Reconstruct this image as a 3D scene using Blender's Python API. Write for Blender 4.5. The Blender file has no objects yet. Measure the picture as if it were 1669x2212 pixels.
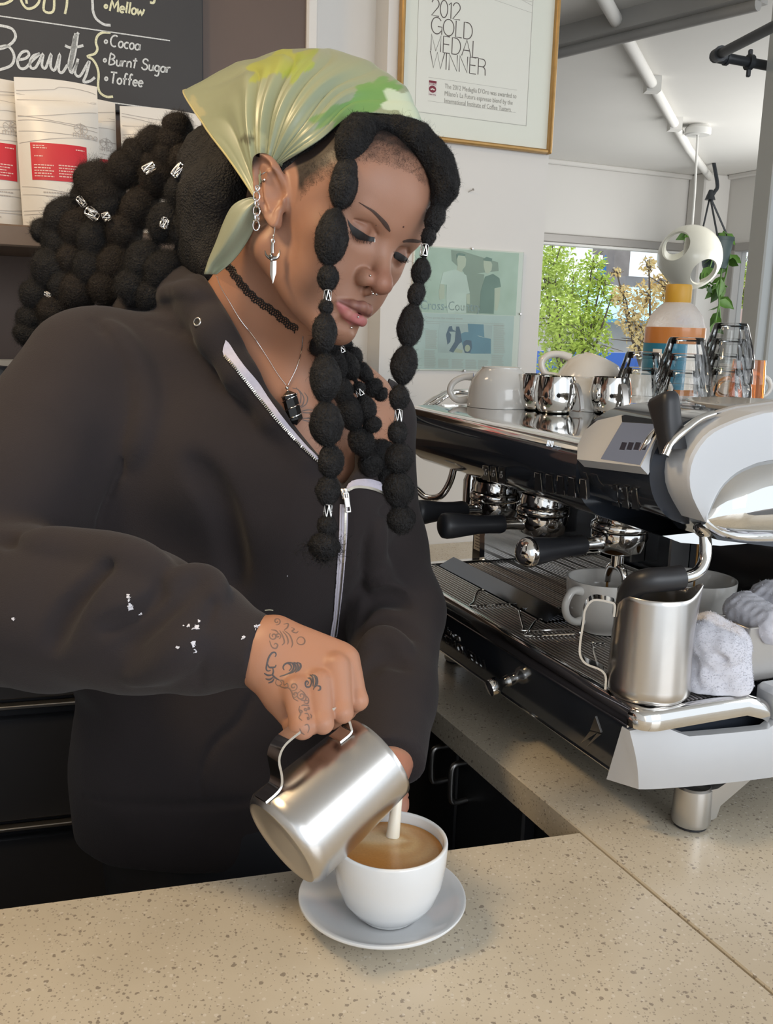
import bpy, bmesh, math, random
import numpy as np
from mathutils import Vector, Matrix
from mathutils.bvhtree import BVHTree
random.seed(7); RNG = np.random.default_rng(7)
SC = bpy.context.scene
COL = SC.collection

# ---------------------------------------------------------------- camera
FPX, IW, IH = 2050.0, 1669.0, 2212.0
TH, RHO = math.atan(402 / FPX), math.atan(.03)
CAM = np.array([0, 0, 1.444])
CF = np.array([0, math.cos(TH), -math.sin(TH)])
_u0 = np.array([0, math.sin(TH), math.cos(TH)]); _r0 = np.array([1.0, 0, 0])
CR = math.cos(RHO) * _r0 + math.sin(RHO) * _u0
CU = -math.sin(RHO) * _r0 + math.cos(RHO) * _u0
cd = bpy.data.cameras.new('camera'); cam = bpy.data.objects.new('camera', cd); COL.objects.link(cam)
cd.sensor_fit = 'HORIZONTAL'; cd.sensor_width = 36.0; cd.lens = FPX / IW * 36.0
cd.clip_start = .02; cd.clip_end = 200
cam.matrix_world = Matrix(((CR[0], CU[0], -CF[0], CAM[0]), (CR[1], CU[1], -CF[1], CAM[1]), (CR[2], CU[2], -CF[2], CAM[2]), (0, 0, 0, 1)))
SC.camera = cam

# ---------------------------------------------------------------- world, lights, exposure
SC.view_settings.view_transform = 'Standard'; SC.view_settings.look = 'None'
SC.view_settings.gamma = 1.0; SC.view_settings.use_curve_mapping = False
SC.view_settings.exposure = 0.12
SC.cycles.max_bounces = 24; SC.cycles.transmission_bounces = 24; SC.cycles.transparent_max_bounces = 32   # the stacked tumblers are many layers of glass
wd = bpy.data.worlds.new('world'); SC.world = wd; wd.use_nodes = True
_b = wd.node_tree.nodes['Background']; _b.inputs[0].default_value = (.86, .93, 1.0, 1); _b.inputs[1].default_value = 1.15

def area(name, loc, aim, size, energy, color):
    l = bpy.data.lights.new(name, 'AREA'); l.shape = 'RECTANGLE'; l.size, l.size_y = size
    l.energy = energy; l.color = color
    o = bpy.data.objects.new(name, l); COL.objects.link(o); o.location = loc
    o.rotation_euler = (Vector(aim) - Vector(loc)).to_track_quat('-Z', 'Y').to_euler()
    return o
# side window daylight, an added dining room fill, then the shop front's window behind the photographer, and the warm lamps over the bar
area('shop_window_light', (1.9, -1.6, 2.1), (0, 1.0, 1.2), (2.2, 1.6), 46, (.92, .96, 1.0))
area('side_window_light', (3.3, 1.2, 1.9), (.5, 1.2, 1.1), (1.8, 1.2), 15, (.90, .95, 1.0))
area('dining_fill_light', (2.75, 4.7, 1.7), (.8, 4.6, 2.3), (1.8, 1.3), 36, (.98, .98, .96))  # unseen area light added beside the side window to brighten the far room
area('bar_lamp_light', (-.75, .75, 2.35), (-.2, .8, .93), (.22, .22), 10, (1.0, .72, .40))
area('wall_lamp_light', (-.95, 1.35, 2.5), (-.45, 1.9, 1.5), (.3, .3), 4.5, (1.0, .76, .52))
SUN = bpy.data.lights.new('sun', 'SUN'); SUN.energy = 5.5; SUN.angle = .01; SUN.color = (1, .95, .86)
suno = bpy.data.objects.new('sun', SUN); COL.objects.link(suno)
suno.rotation_euler = (math.radians(38), 0, math.radians(150))

# ---------------------------------------------------------------- helpers
def ray(px, py): return CF + CR * (px - IW / 2) / FPX - CU * (py - IH / 2) / FPX
def P(px, py, d): return CAM + ray(px, py) * d
def onz(px, py, z):
    q = ray(px, py); return CAM + q * ((z - CAM[2]) / q[2])
def onpl(px, py, p0, n):
    q = ray(px, py); n = np.asarray(n, float); return CAM + q * (np.dot(np.asarray(p0) - CAM, n) / np.dot(q, n))
def proj(p):
    v = np.asarray(p) - CAM; z = v @ CF
    return np.stack([IW / 2 + FPX * (v @ CR) / z, IH / 2 - FPX * (v @ CU) / z], -1)
def unit(v): v = np.asarray(v, float); return v / np.linalg.norm(v)
AV = np.array([math.cos(math.radians(-66)), math.sin(math.radians(-66)), 0])   # along the side counter, towards the camera
NV = np.array([-AV[1], AV[0], 0])                                             # across it, away from the barista
ZV = np.array([0, 0, 1.0])
ZC = .93
OC = onz(1255, 1798, ZC)                                                      # inner corner of the two counters
def mw(a, n, z): return np.array([OC[0], OC[1], 0]) + AV * a + NV * n + ZV * z
def man(p):
    d = np.asarray(p) - OC; return np.array([d @ AV, d @ NV, p[2]])
def onfront(px, py, n): return man(onpl(px, py, mw(0, n, 0), NV))
def onend(px, py, a): return man(onpl(px, py, mw(a, 0, 0), AV))
def frame(o, x, z):
    """4x4 with origin o, x axis x, z axis z (y = z cross x)"""
    x = unit(x); z = unit(np.asarray(z) - x * np.dot(x, z)); y = np.cross(z, x)
    m = np.eye(4); m[:3, 0] = x; m[:3, 1] = y; m[:3, 2] = z; m[:3, 3] = o; return m
def axis_frame(o, z, hint=(1, 0, .01)):
    z = unit(z); x = np.asarray(hint, float); x = x - z * np.dot(x, z)
    if np.linalg.norm(x) < 1e-6: x = np.cross(z, (0, 1, .1))
    return frame(o, x, z)
def xf(M, p):
    p = np.asarray(p, float); return p @ M[:3, :3].T + M[:3, 3]
MACH = np.eye(4); MACH[:3, 0] = AV; MACH[:3, 1] = NV; MACH[:3, 2] = ZV; MACH[:3, 3] = [OC[0], OC[1], 0]

def catmull(pts, n=8, closed=False):
    p = np.asarray(pts, float); m = len(p); out = []
    for i in range(m if closed else m - 1):
        a, b, c, d = (p[(i - 1) % m] if closed or i > 0 else 2 * p[0] - p[1]), p[i % m], p[(i + 1) % m], (p[(i + 2) % m] if closed or i + 2 < m else 2 * p[-1] - p[-2])
        for k in range(n):
            t = k / n
            out.append(.5 * (2 * b + (c - a) * t + (2 * a - 5 * b + 4 * c - d) * t * t + (3 * b - a - 3 * c + d) * t ** 3))
    if not closed: out.append(p[-1])
    return np.array(out)

class MB:
    def __init__(s): s.v = []; s.f = []; s.m = []; s.n = 0
    def add(s, v, f, m=0):
        v = np.asarray(v, float).reshape(-1, 3); o = s.n; s.v.append(v); s.n += len(v)
        s.f += [tuple(int(i) + o for i in q) for q in f]; s.m += [m] * len(f); return s
    def box(s, lo, hi, M=None, m=0, bev=0.0):
        lo = np.minimum(lo, hi).astype(float) if True else lo; hi = np.maximum(lo, hi)
        lo, hi = np.asarray(lo, float), np.asarray(hi, float)
        if bev <= 0:
            v = np.array([[x, y, z] for z in (lo[2], hi[2]) for y in (lo[1], hi[1]) for x in (lo[0], hi[0])])
            f = [(0, 2, 3, 1), (4, 5, 7, 6), (0, 1, 5, 4), (2, 6, 7, 3), (0, 4, 6, 2), (1, 3, 7, 5)]
        else:
            bev = min(bev, .49 * (hi - lo).min()); v = []; idx = {}
            for k in range(8):
                c = np.array([(lo, hi)[(k >> a) & 1][a] for a in range(3)]); sg = np.array([1 if (k >> a) & 1 else -1 for a in range(3)])
                for a in range(3):
                    q = c - sg * bev; q[a] = c[a]; idx[k, a] = len(v); v.append(q)
            f = []
            for a in range(3):
                b, c = (a + 1) % 3, (a + 2) % 3
                for sd in (0, 1):
                    ks = [(sd << a) | (i << b) | (j << c) for i, j in ((0, 0), (1, 0), (1, 1), (0, 1))]
                    q = [idx[k, a] for k in ks]; f.append(q if sd else q[::-1])
                for i in (0, 1):
                    for j in (0, 1):
                        k0 = (i << b) | (j << c); k1 = k0 | (1 << a)
                        q = [idx[k0, b], idx[k1, b], idx[k1, c], idx[k0, c]]
                        f.append(q if (i ^ j) else q[::-1])
            for k in range(8):
                q = [idx[k, 0], idx[k, 1], idx[k, 2]]; par = bin(k).count('1') % 2
                f.append(q if par else q[::-1])
            v = np.array(v)
        s.add(v if M is None else xf(M, v), f, m); return s
    def lathe(s, prof, n=32, M=None, m=0, a0=0, a1=2 * math.pi, rfun=None):
        prof = np.asarray(prof, float); full = abs(a1 - a0 - 2 * math.pi) < 1e-6; k = n if full else n + 1
        th = a0 + (a1 - a0) * np.arange(k) / n; v = []
        for r, z in prof:
            rr = r * (rfun(th, z) if rfun else 1.0)
            v.append(np.stack([rr * np.cos(th), rr * np.sin(th), np.full(k, z)], -1))
        v = np.concatenate(v); f = []
        for i in range(len(prof) - 1):
            for j in range(n):
                a, b = i * k + j, i * k + (j + 1) % k; c, d = b + k, a + k
                if prof[i][0] < 1e-9: f.append((a, c, d))
                elif prof[i + 1][0] < 1e-9: f.append((a, b, d))
                else: f.append((a, b, c, d))
        s.add(v if M is None else xf(M, v), f, m); return s
    def tube(s, pts, r, n=10, closed=False, caps=True, m=0, flat=None, up=None):
        """sweep; flat=(w,h) sweeps a rectangle of width w (along up-cross-tangent) and height h"""
        p = np.asarray(pts, float); N = len(p); r = np.broadcast_to(np.asarray(r, float), (N,))
        t = np.gradient(p, axis=0) if not closed else (np.roll(p, -1, 0) - np.roll(p, 1, 0))
        t /= np.linalg.norm(t, axis=1, keepdims=True) + 1e-12
        x = np.asarray(up, float) if up is not None else np.cross(t[0], (0.13, .21, .97))
        if np.linalg.norm(x) < 1e-4: x = np.cross(t[0], (1, 0, 0))
        rings = []
        for i in range(N):
            if up is not None: x = np.asarray(up, float)
            x = x - t[i] * np.dot(x, t[i]); x = x / (np.linalg.norm(x) + 1e-12); y = np.cross(t[i], x)
            if flat:
                h, w = flat[1] / 2, flat[0] / 2
                q = np.array([[-h, -w], [h, -w], [h, w], [-h, w]]) * (r[i])
                rings.append(p[i] + q[:, :1] * x + q[:, 1:] * y)
            else:
                a = 2 * math.pi * np.arange(n) / n
                rings.append(p[i] + r[i] * (np.cos(a)[:, None] * x + np.sin(a)[:, None] * y))
        k = 4 if flat else n; v = np.concatenate(rings); f = []
        for i in range(N if closed else N - 1):
            for j in range(k):
                a, b = i * k + j, i * k + (j + 1) % k; i2 = ((i + 1) % N) * k
                f.append((a, b, i2 + (j + 1) % k, i2 + j))
        if caps and not closed:
            f.append(tuple(range(k))[::-1]); f.append(tuple(range((N - 1) * k, N * k)))
        s.add(v, f, m); return s
    def grid(s, V, m=0, cu=False, cv=False):
        V = np.asarray(V, float); a, b = V.shape[:2]; f = []
        for i in range(a if cu else a - 1):
            for j in range(b if cv else b - 1):
                i2, j2 = (i + 1) % a, (j + 1) % b
                f.append((i * b + j, i2 * b + j, i2 * b + j2, i * b + j2))
        s.add(V.reshape(-1, 3), f, m); return s
    def prism(s, poly, h0, h1, M=None, m=0):
        """2D polygon (x,y) extruded in z from h0 to h1"""
        p = np.asarray(poly, float); n = len(p)
        v = np.concatenate([np.c_[p, np.full(n, h0)], np.c_[p, np.full(n, h1)]])
        f = [tuple(range(n))[::-1], tuple(range(n, 2 * n))] + [(i, (i + 1) % n, n + (i + 1) % n, n + i) for i in range(n)]
        s.add(v if M is None else xf(M, v), f, m); return s
    def ball(s, c, r, n=12, m=0, M=None):
        r = np.broadcast_to(np.asarray(r, float), (3,)); k = n // 2; v = []
        prof = [(math.sin(math.pi * i / k), -math.cos(math.pi * i / k)) for i in range(k + 1)]
        prof[0] = (0, -1); prof[-1] = (0, 1)
        Ml = np.eye(4); Ml[0, 0], Ml[1, 1], Ml[2, 2] = r; Ml[:3, 3] = c
        return s.lathe(prof, n, Ml if M is None else M @ Ml, m)
    def arrays(s): return np.concatenate(s.v), s.f, s.m

MATS = {}
def empty(name, loc):
    o = bpy.data.objects.new(name, None); o.empty_display_size = .02; COL.objects.link(o); o.location = Vector(loc); return o
def thing(name, label, cat, loc, group=None):
    o = empty(name, loc); o['label'] = label; o['category'] = cat
    if group: o['group'] = group
    return o
def absloc(o):
    p = np.zeros(3)
    while o is not None: p += np.array(o.location); o = o.parent
    return p
def mesh_from(name, v, f, mi=None, mats=(), smooth=40):
    me = bpy.data.meshes.new(name); me.from_pydata(np.asarray(v).tolist(), [], f if isinstance(f, list) else f.tolist())
    for q in mats: me.materials.append(q)
    if mi is not None and len(mats) > 1: me.polygons.foreach_set('material_index', np.asarray(mi, np.int32))
    if smooth is not None:
        me.polygons.foreach_set('use_smooth', np.ones(len(me.polygons), bool))
        if smooth < 180: me.set_sharp_from_angle(angle=math.radians(smooth))
    me.update(); return me
def obj(name, mb, mat, parent=None, smooth=40, label=None, cat=None, group=None, kind=None, fix=True):
    """link the builder's world-space geometry as ONE mesh object"""
    v, f, mi = mb.arrays() if isinstance(mb, MB) else mb
    mats = mat if isinstance(mat, (list, tuple)) else [mat]
    base = absloc(parent) if parent is not None else np.round((v.min(0) + v.max(0)) / 2 * np.array([1, 1, 0]) + np.array([0, 0, v[:, 2].min()]), 5)
    me = mesh_from(name, v - base, f, mi, mats, smooth)
    if fix:
        bm = bmesh.new(); bm.from_mesh(me); bmesh.ops.recalc_face_normals(bm, faces=bm.faces); bm.to_mesh(me); bm.free()
    o = bpy.data.objects.new(name, me); COL.objects.link(o)
    if parent is not None: o.parent = parent
    else: o.location = Vector(base)
    if label: o['label'] = label
    if cat: o['category'] = cat
    if group: o['group'] = group
    if kind: o['kind'] = kind
    return o
def copy_tree(o, loc=None, label=None, rotz=None, parent=None):
    c = o.copy(); COL.objects.link(c)
    if parent is not None: c.parent = parent
    if loc is not None: c.location = Vector(loc)
    if rotz is not None: c.rotation_euler = (0, 0, rotz)
    if label: c['label'] = label
    for ch in list(o.children):
        copy_tree(ch, parent=c)
    return c

# ---------------------------------------------------------------- materials
def _sock(n, name, val):
    if name in n.inputs: n.inputs[name].default_value = val
def mat(name, color, rough=.5, metal=0.0, noise=None, bump=None, trans=0.0, ior=1.45, emit=None, coat=0.0, sss=0.0, sheen=0.0, spec=None, aniso=None, alpha=None):
    """noise=(scale, amount[, color2]) mixes a second colour; bump=(scale, strength, dist)"""
    m = bpy.data.materials.new(name); m.use_nodes = True; nt = m.node_tree; b = nt.nodes['Principled BSDF']
    c = tuple(color) + (1,); b.inputs['Base Color'].default_value = c
    _sock(b, 'Roughness', rough); _sock(b, 'Metallic', metal); _sock(b, 'Transmission Weight', trans); _sock(b, 'IOR', ior)
    _sock(b, 'Coat Weight', coat); _sock(b, 'Coat Roughness', .05); _sock(b, 'Sheen Weight', sheen)
    if spec is not None: _sock(b, 'Specular IOR Level', spec)
    if sss: _sock(b, 'Subsurface Weight', sss); _sock(b, 'Subsurface Radius', (.01, .004, .002)); _sock(b, 'Subsurface Scale', .3)
    if emit: _sock(b, 'Emission Color', tuple(emit[0]) + (1,)); _sock(b, 'Emission Strength', emit[1])
    if alpha is not None: _sock(b, 'Alpha', alpha)
    tc = None
    if noise or bump: tc = nt.nodes.new('ShaderNodeTexCoord')
    if noise:
        n = nt.nodes.new('ShaderNodeTexNoise'); n.inputs['Scale'].default_value = noise[0]; n.inputs['Detail'].default_value = 5
        nt.links.new(tc.outputs['Object'], n.inputs['Vector'])
        mx = nt.nodes.new('ShaderNodeMix'); mx.data_type = 'RGBA'
        c2 = tuple(noise[2]) + (1,) if len(noise) > 2 else tuple(min(1, x * (1 + noise[1])) for x in color) + (1,)
        c1 = c if len(noise) > 2 else tuple(x * (1 - noise[1]) for x in color) + (1,)
        mx.inputs['A'].default_value = c1; mx.inputs['B'].default_value = c2
        nt.links.new(n.outputs['Fac'], mx.inputs['Factor']); nt.links.new(mx.outputs['Result'], b.inputs['Base Color'])
    if bump:
        n = nt.nodes.new('ShaderNodeTexNoise'); n.inputs['Scale'].default_value = bump[0]; n.inputs['Detail'].default_value = 4
        nt.links.new(tc.outputs['Object'], n.inputs['Vector'])
        bp = nt.nodes.new('ShaderNodeBump'); bp.inputs['Strength'].default_value = bump[1]; bp.inputs['Distance'].default_value = bump[2]
        nt.links.new(n.outputs['Fac'], bp.inputs['Height']); nt.links.new(bp.outputs['Normal'], b.inputs['Normal'])
    return m
def thin_glass(name, tint, ior=1.45):
    m = bpy.data.materials.new(name); m.use_nodes = True; nt = m.node_tree; nt.nodes.clear(); L = nt.links.new
    o = nt.nodes.new('ShaderNodeOutputMaterial'); mx = nt.nodes.new('ShaderNodeMixShader'); tr = nt.nodes.new('ShaderNodeBsdfTransparent'); gl = nt.nodes.new('ShaderNodeBsdfGlossy'); fr = nt.nodes.new('ShaderNodeFresnel')
    tr.inputs['Color'].default_value = tuple(tint) + (1,); gl.inputs['Roughness'].default_value = .02; fr.inputs['IOR'].default_value = ior
    L(fr.outputs[0], mx.inputs[0]); L(tr.outputs[0], mx.inputs[1]); L(gl.outputs[0], mx.inputs[2]); L(mx.outputs[0], o.inputs[0]); return m
def edge_glass(name):
    """thin-walled glass: clear face on, denser where the wall is seen edge on"""
    m = thin_glass(name, (1, 1, 1), 1.5); nt = m.node_tree; L = nt.links.new
    lw = nt.nodes.new('ShaderNodeLayerWeight'); lw.inputs['Blend'].default_value = .5; r = ramp(nt, [(0, (.985, .99, .99)), (.6, (.94, .95, .95)), (1, (.55, .58, .59))])
    L(lw.outputs['Facing'], r.inputs['Fac']); L(r.outputs['Color'], next(n for n in nt.nodes if n.type == 'BSDF_TRANSPARENT').inputs['Color']); return m
def ramp(nt, stops):
    r = nt.nodes.new('ShaderNodeValToRGB'); e = r.color_ramp.elements
    while len(e) > 1: e.remove(e[-1])
    e[0].position = stops[0][0]; e[0].color = tuple(stops[0][1]) + (1,)
    for p, c in stops[1:]:
        q = e.new(p); q.color = tuple(c) + (1,)
    return r
def quartz():
    m = bpy.data.materials.new('quartz_counter'); m.use_nodes = True; nt = m.node_tree; b = nt.nodes['Principled BSDF']
    geo = nt.nodes.new('ShaderNodeNewGeometry'); L = nt.links.new
    nz = nt.nodes.new('ShaderNodeTexNoise'); nz.inputs['Scale'].default_value = 7; nz.inputs['Detail'].default_value = 6
    L(geo.outputs['Position'], nz.inputs['Vector'])
    base = ramp(nt, [(.3, (.48, .42, .325)), (.7, (.57, .505, .40))]); L(nz.outputs['Fac'], base.inputs['Fac'])
    prev = base.outputs['Color']
    for sc, thr, dark, rnd in ((190, .20, (.20, .165, .13), .66), (420, .24, (.29, .25, .20), .55), (260, .22, (.63, .58, .50), .72)):
        wob = nt.nodes.new('ShaderNodeTexNoise'); wob.inputs['Scale'].default_value = sc * .9; L(geo.outputs['Position'], wob.inputs['Vector'])
        ad = nt.nodes.new('ShaderNodeVectorMath'); ad.operation = 'MULTIPLY_ADD'; ad.inputs[1].default_value = (.006 * 150 / sc,) * 3
        L(wob.outputs['Color'], ad.inputs[0]); L(geo.outputs['Position'], ad.inputs[2])
        vo = nt.nodes.new('ShaderNodeTexVoronoi'); vo.inputs['Scale'].default_value = sc; L(ad.outputs[0], vo.inputs['Vector'])
        sep = nt.nodes.new('ShaderNodeSeparateColor'); L(vo.outputs['Color'], sep.inputs['Color'])
        gt = nt.nodes.new('ShaderNodeMath'); gt.operation = 'GREATER_THAN'; gt.inputs[1].default_value = rnd; L(sep.outputs[0], gt.inputs[0])
        lt = nt.nodes.new('ShaderNodeMath'); lt.operation = 'LESS_THAN'; L(vo.outputs['Distance'], lt.inputs[0])
        md = nt.nodes.new('ShaderNodeMath'); md.operation = 'MULTIPLY'; md.inputs[1].default_value = thr * 2; L(sep.outputs[1], md.inputs[0]); L(md.outputs[0], lt.inputs[1])
        mu = nt.nodes.new('ShaderNodeMath'); mu.operation = 'MULTIPLY'; L(gt.outputs[0], mu.inputs[0]); L(lt.outputs[0], mu.inputs[1])
        m2 = nt.nodes.new('ShaderNodeMath'); m2.operation = 'MULTIPLY'; m2.inputs[1].default_value = .75; L(mu.outputs[0], m2.inputs[0])
        mx = nt.nodes.new('ShaderNodeMix'); mx.data_type = 'RGBA'; mx.inputs['B'].default_value = dark + (1,)
        L(m2.outputs[0], mx.inputs['Factor']); L(prev, mx.inputs['A']); prev = mx.outputs['Result']
    L(prev, b.inputs['Base Color']); b.inputs['Roughness'].default_value = .24
    return m
M_WALL = mat('white_wall_paint', (.70, .675, .64), .7, noise=(3, .02), bump=(60, .05, .002))
M_CEIL = mat('white_ceiling_paint', (.80, .78, .74), .8, noise=(2.5, .03), bump=(9, .06, .004))
M_BROWN = mat('brown_laminate', (.115, .078, .062), .5, noise=(8, .06))
M_GREYCOL = mat('grey_column_paint', (.40, .42, .42), .6, noise=(4, .04))
M_FLOOR = mat('dark_floor_tile', (.10, .09, .085), .5, noise=(4, .15))
M_QUARTZ = quartz()
M_DARKCAB = mat('black_cabinet', (.028, .029, .034), .45, noise=(12, .1))
M_CHROME = mat('chrome', (.80, .79, .77), .07, 1.0)
M_STEEL = mat('brushed_steel', (.66, .64, .62), .26, 1.0, noise=(30, .05), bump=(240, .02, .0005))
M_STEELR = mat('satin_steel', (.58, .56, .54), .34, 1.0, noise=(18, .08))
M_ALU = mat('cast_aluminium', (.62, .62, .62), .32, 1.0)
M_BLACKPL = mat('black_gloss_panel', (.026, .031, .041), .10, coat=.4)
M_BLACKMT = mat('black_rubber', (.020, .021, .025), .42)
M_GREYPL = mat('silver_grey_plastic', (.53, .54, .56), .36, metal=.1)
M_GREYPL2 = mat('dull_grey_plastic', (.36, .34, .32), .4, metal=.2)
M_PORC = mat('white_porcelain', (.74, .75, .76), .13, coat=.5)
M_PORC2 = mat('cream_porcelain', (.60, .585, .555), .15, coat=.4)
M_GLASS = edge_glass('clear_glass')
M_PANE = thin_glass('window_glass', (.99, 1, .995), 1.10)
M_GOLD = mat('gilt_wood', (.46, .27, .09), .38, metal=.35, noise=(60, .2))
M_PAPER = mat('white_paper', (.78, .745, .69), .75)
M_MATB = mat('mat_board', (.76, .74, .67), .75)
M_INK = mat('dark_print_ink', (.10, .075, .07), .7)
M_GREYINK = mat('grey_print_ink', (.48, .45, .42), .7)
M_WOOD = mat('walnut_shelf', (.15, .105, .075), .45, noise=(14, .25))
M_SLATE = mat('chalkboard_slate', (.052, .052, .055), .75, noise=(6, .12))
M_CHALKW = mat('white_chalk', (.60, .63, .67), .95, noise=(500, .6), bump=(600, .5, .001))
M_CHALKY = mat('pale_yellow_chalk', (.72, .71, .48), .95, noise=(500, .5))
M_RED = mat('red_label', (.50, .022, .035), .5, noise=(20, .06))
M_BAG = mat('white_coffee_bag', (.66, .63, .58), .36, noise=(9, .04), bump=(22, .25, .004))
M_BAGPRT = mat('pale_print', (.72, .50, .46), .6)
M_BAGLINE = mat('grey_line_print', (.40, .36, .33), .6)
M_WHITE = mat('white_plastic', (.74, .73, .70), .4)
M_PIPE = mat('black_iron_pipe', (.030, .034, .040), .35, noise=(20, .2))
M_LEAF = mat('pothos_leaf', (.075, .17, .025), .4, noise=(30, .4))
M_LEAFY = mat('spring_leaf', (.47, .60, .10), .5, noise=(3, .35))
M_LEAFO = mat('blossom_leaf', (.74, .56, .26), .5, noise=(3, .4))
M_TWIG = mat('bark', (.12, .09, .07), .8, noise=(20, .3))
M_BLUE = mat('blue_awning', (.13, .42, .62), .6, noise=(2, .2))
M_BLUE2 = mat('deep_blue_hoarding', (.055, .16, .58), .6, noise=(2, .1))
M_ROOF = mat('grey_roof', (.27, .26, .27), .7, noise=(3, .3))
M_FACADE = mat('pale_facade', (.60, .56, .52), .8, noise=(3, .1))
M_ASPH = mat('asphalt', (.22, .22, .22), .9, noise=(3, .2))

# ================================================================ the setting
def struct(name, mb, m, label=None, parent=None, smooth=30): return obj(name, mb, m, parent, smooth, label, kind='structure' if parent is None else None)
WP = P(1000, 400, 2.15); AW = man(WP)[0]
def wl(px, py, off=0.0): return man(onpl(px, py, mw(AW + off, 0, 0), AV))    # wall coordinates (a, n, z) of a point seen on the back wall
def mbox(mb, a0, a1, n0, n1, z0, z1, m=0, bev=0.0): return mb.box((a0, n0, z0), (a1, n1, z1), MACH, m, bev)
N_EDGE = wl(1186, 320)[1]; N_STEP = wl(826, 500)[1]; N_TRIM1 = wl(680, 60)[1]; N_TRIM0 = wl(656, 60)[1]
CEIL = 2.5
AWIN = man(P(1195, 345, 5.97))[0]; NCOR = man(onpl(1569, 500, mw(AWIN + .16, 0, 0), AV))[1]; NCOL = man(onpl(1513, 500, mw(AWIN + .16, 0, 0), AV))[1]
fl = MB(); mbox(fl, AWIN - .2, 3.2, -2.4, NCOR + .2, -.1, 0); struct('floor', fl, M_FLOOR)
cl = MB(); mbox(cl, AWIN - .2, 2.0, -2.4, NCOR + .2, CEIL, CEIL + .1); struct('ceiling', cl, M_CEIL)
w = MB(); mbox(w, AW - .12, AW, N_STEP, N_EDGE, 0, CEIL); struct('wall_back', w, M_WALL)
w = MB(); mbox(w, AW - .2, AW - .07, -2.3, N_STEP, 0, CEIL); struct('wall_recess', w, M_WALL)
w = MB(); mbox(w, AWIN - .1, 3.0, -2.4, -2.3, 0, CEIL); struct('wall_left', w, M_WALL)
w = MB(); mbox(w, AW - .07, AW + .012, -2.3, N_TRIM0, 0, CEIL); struct('wall_panelling', w, M_BROWN)
w = MB(); mbox(w, AW - .07, AW + .022, N_TRIM0, N_TRIM1, 0, CEIL, bev=.004); struct('trim_1', w, M_WALL)
# window wall with its opening, the corner post and the side wall with a second window
zh = man(onpl(1180, 499, mw(AWIN, 0, 0), AV))[2]; zh = (zh + man(onpl(1480, 531, mw(AWIN, 0, 0), AV))[2]) / 2
n0w = man(onpl(1020, 600, mw(AWIN, 0, 0), AV))[1]; n1w = man(onpl(1512, 600, mw(AWIN, 0, 0), AV))[1]; zs = .82
w = MB(); mbox(w, AWIN - .12, AWIN, -2.3, NCOR, zh, CEIL); mbox(w, AWIN - .12, AWIN, -2.3, NCOR, 0, zs)
mbox(w, AWIN - .12, AWIN, -2.3, n0w, zs, zh); mbox(w, AWIN - .12, AWIN, n1w, NCOR, zs, zh)
struct('wall_window', w, M_WALL)
wf = MB(); t = .055
mbox(wf, AWIN - .09, AWIN + .02, n0w, n1w, zh - t, zh, bev=.006); mbox(wf, AWIN - .09, AWIN + .02, n0w, n1w, zs, zs + t, bev=.006)
mbox(wf, AWIN - .09, AWIN + .02, n0w, n0w + t, zs, zh, bev=.006); mbox(wf, AWIN - .09, AWIN + .02, n1w - t, n1w, zs, zh, bev=.006)
win = struct('window_1', wf, M_GREYPL2)
g = MB(); mbox(g, AWIN - .05, AWIN - .044, n0w + t, n1w - t, zs + t, zh - t); obj('pane', g, M_PANE, win)
g = MB(); mbox(g, AWIN - .02, AWIN + .03, n0w + t, n1w - t, zh - t - .018, zh - t, bev=.004); obj('bead_strip', g, M_WHITE, win)
a1w = AWIN + .22; a2w = AWIN + 2.4
w = MB(); mbox(w, AWIN, 2.0, NCOR, NCOR + .12, zh, CEIL); mbox(w, AWIN, 2.0, NCOR, NCOR + .12, 0, zs)
mbox(w, AWIN, a1w, NCOR, NCOR + .12, zs, zh); mbox(w, a2w, 2.0, NCOR, NCOR + .12, zs, zh); struct('wall_right', w, M_WALL)
wf = MB()
mbox(wf, a1w, a2w, NCOR - .02, NCOR + .09, zh - t, zh, bev=.006); mbox(wf, a1w, a2w, NCOR - .02, NCOR + .09, zs, zs + t, bev=.006)
mbox(wf, a1w, a1w + t, NCOR - .02, NCOR + .09, zs, zh, bev=.006); mbox(wf, a2w - t, a2w, NCOR - .02, NCOR + .09, zs, zh, bev=.006)
win2 = struct('window_2', wf, M_GREYPL2)
g = MB(); mbox(g, a1w + t, a2w - t, NCOR + .04, NCOR + .046, zs + t, zh - t); obj('pane', g, M_PANE, win2)
w = MB(); mbox(w, AWIN + .0, AWIN + .16, NCOL, NCOR, 0, CEIL, bev=.01); struct('column_corner', w, M_WALL)
w = MB(); mbox(w, AWIN, AWIN + .035, -2.3, NCOR, CEIL - .03, CEIL, bev=.006); struct('trim_2', w, M_WALL)
w = MB(); mbox(w, AWIN + .16, 2.0, NCOR - .035, NCOR, CEIL - .03, CEIL, bev=.006); struct('trim_3', w, M_WALL)
pc = man(P(1650, 560, 2.35)); dcol = next(d for d in np.arange(.02, .4, .004) if proj(mw(pc[0] - d, pc[1], pc[2]))[0] < 1613)
w = MB(); mbox(w, pc[0] - dcol, pc[0], pc[1], pc[1] + .3, 0, CEIL, bev=.004); mbox(w, pc[0] - .03, pc[0] + .012, pc[1] + .03, pc[1] + .3, 0, CEIL, bev=.004); struct('column_grey', w, M_GREYCOL)

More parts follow.
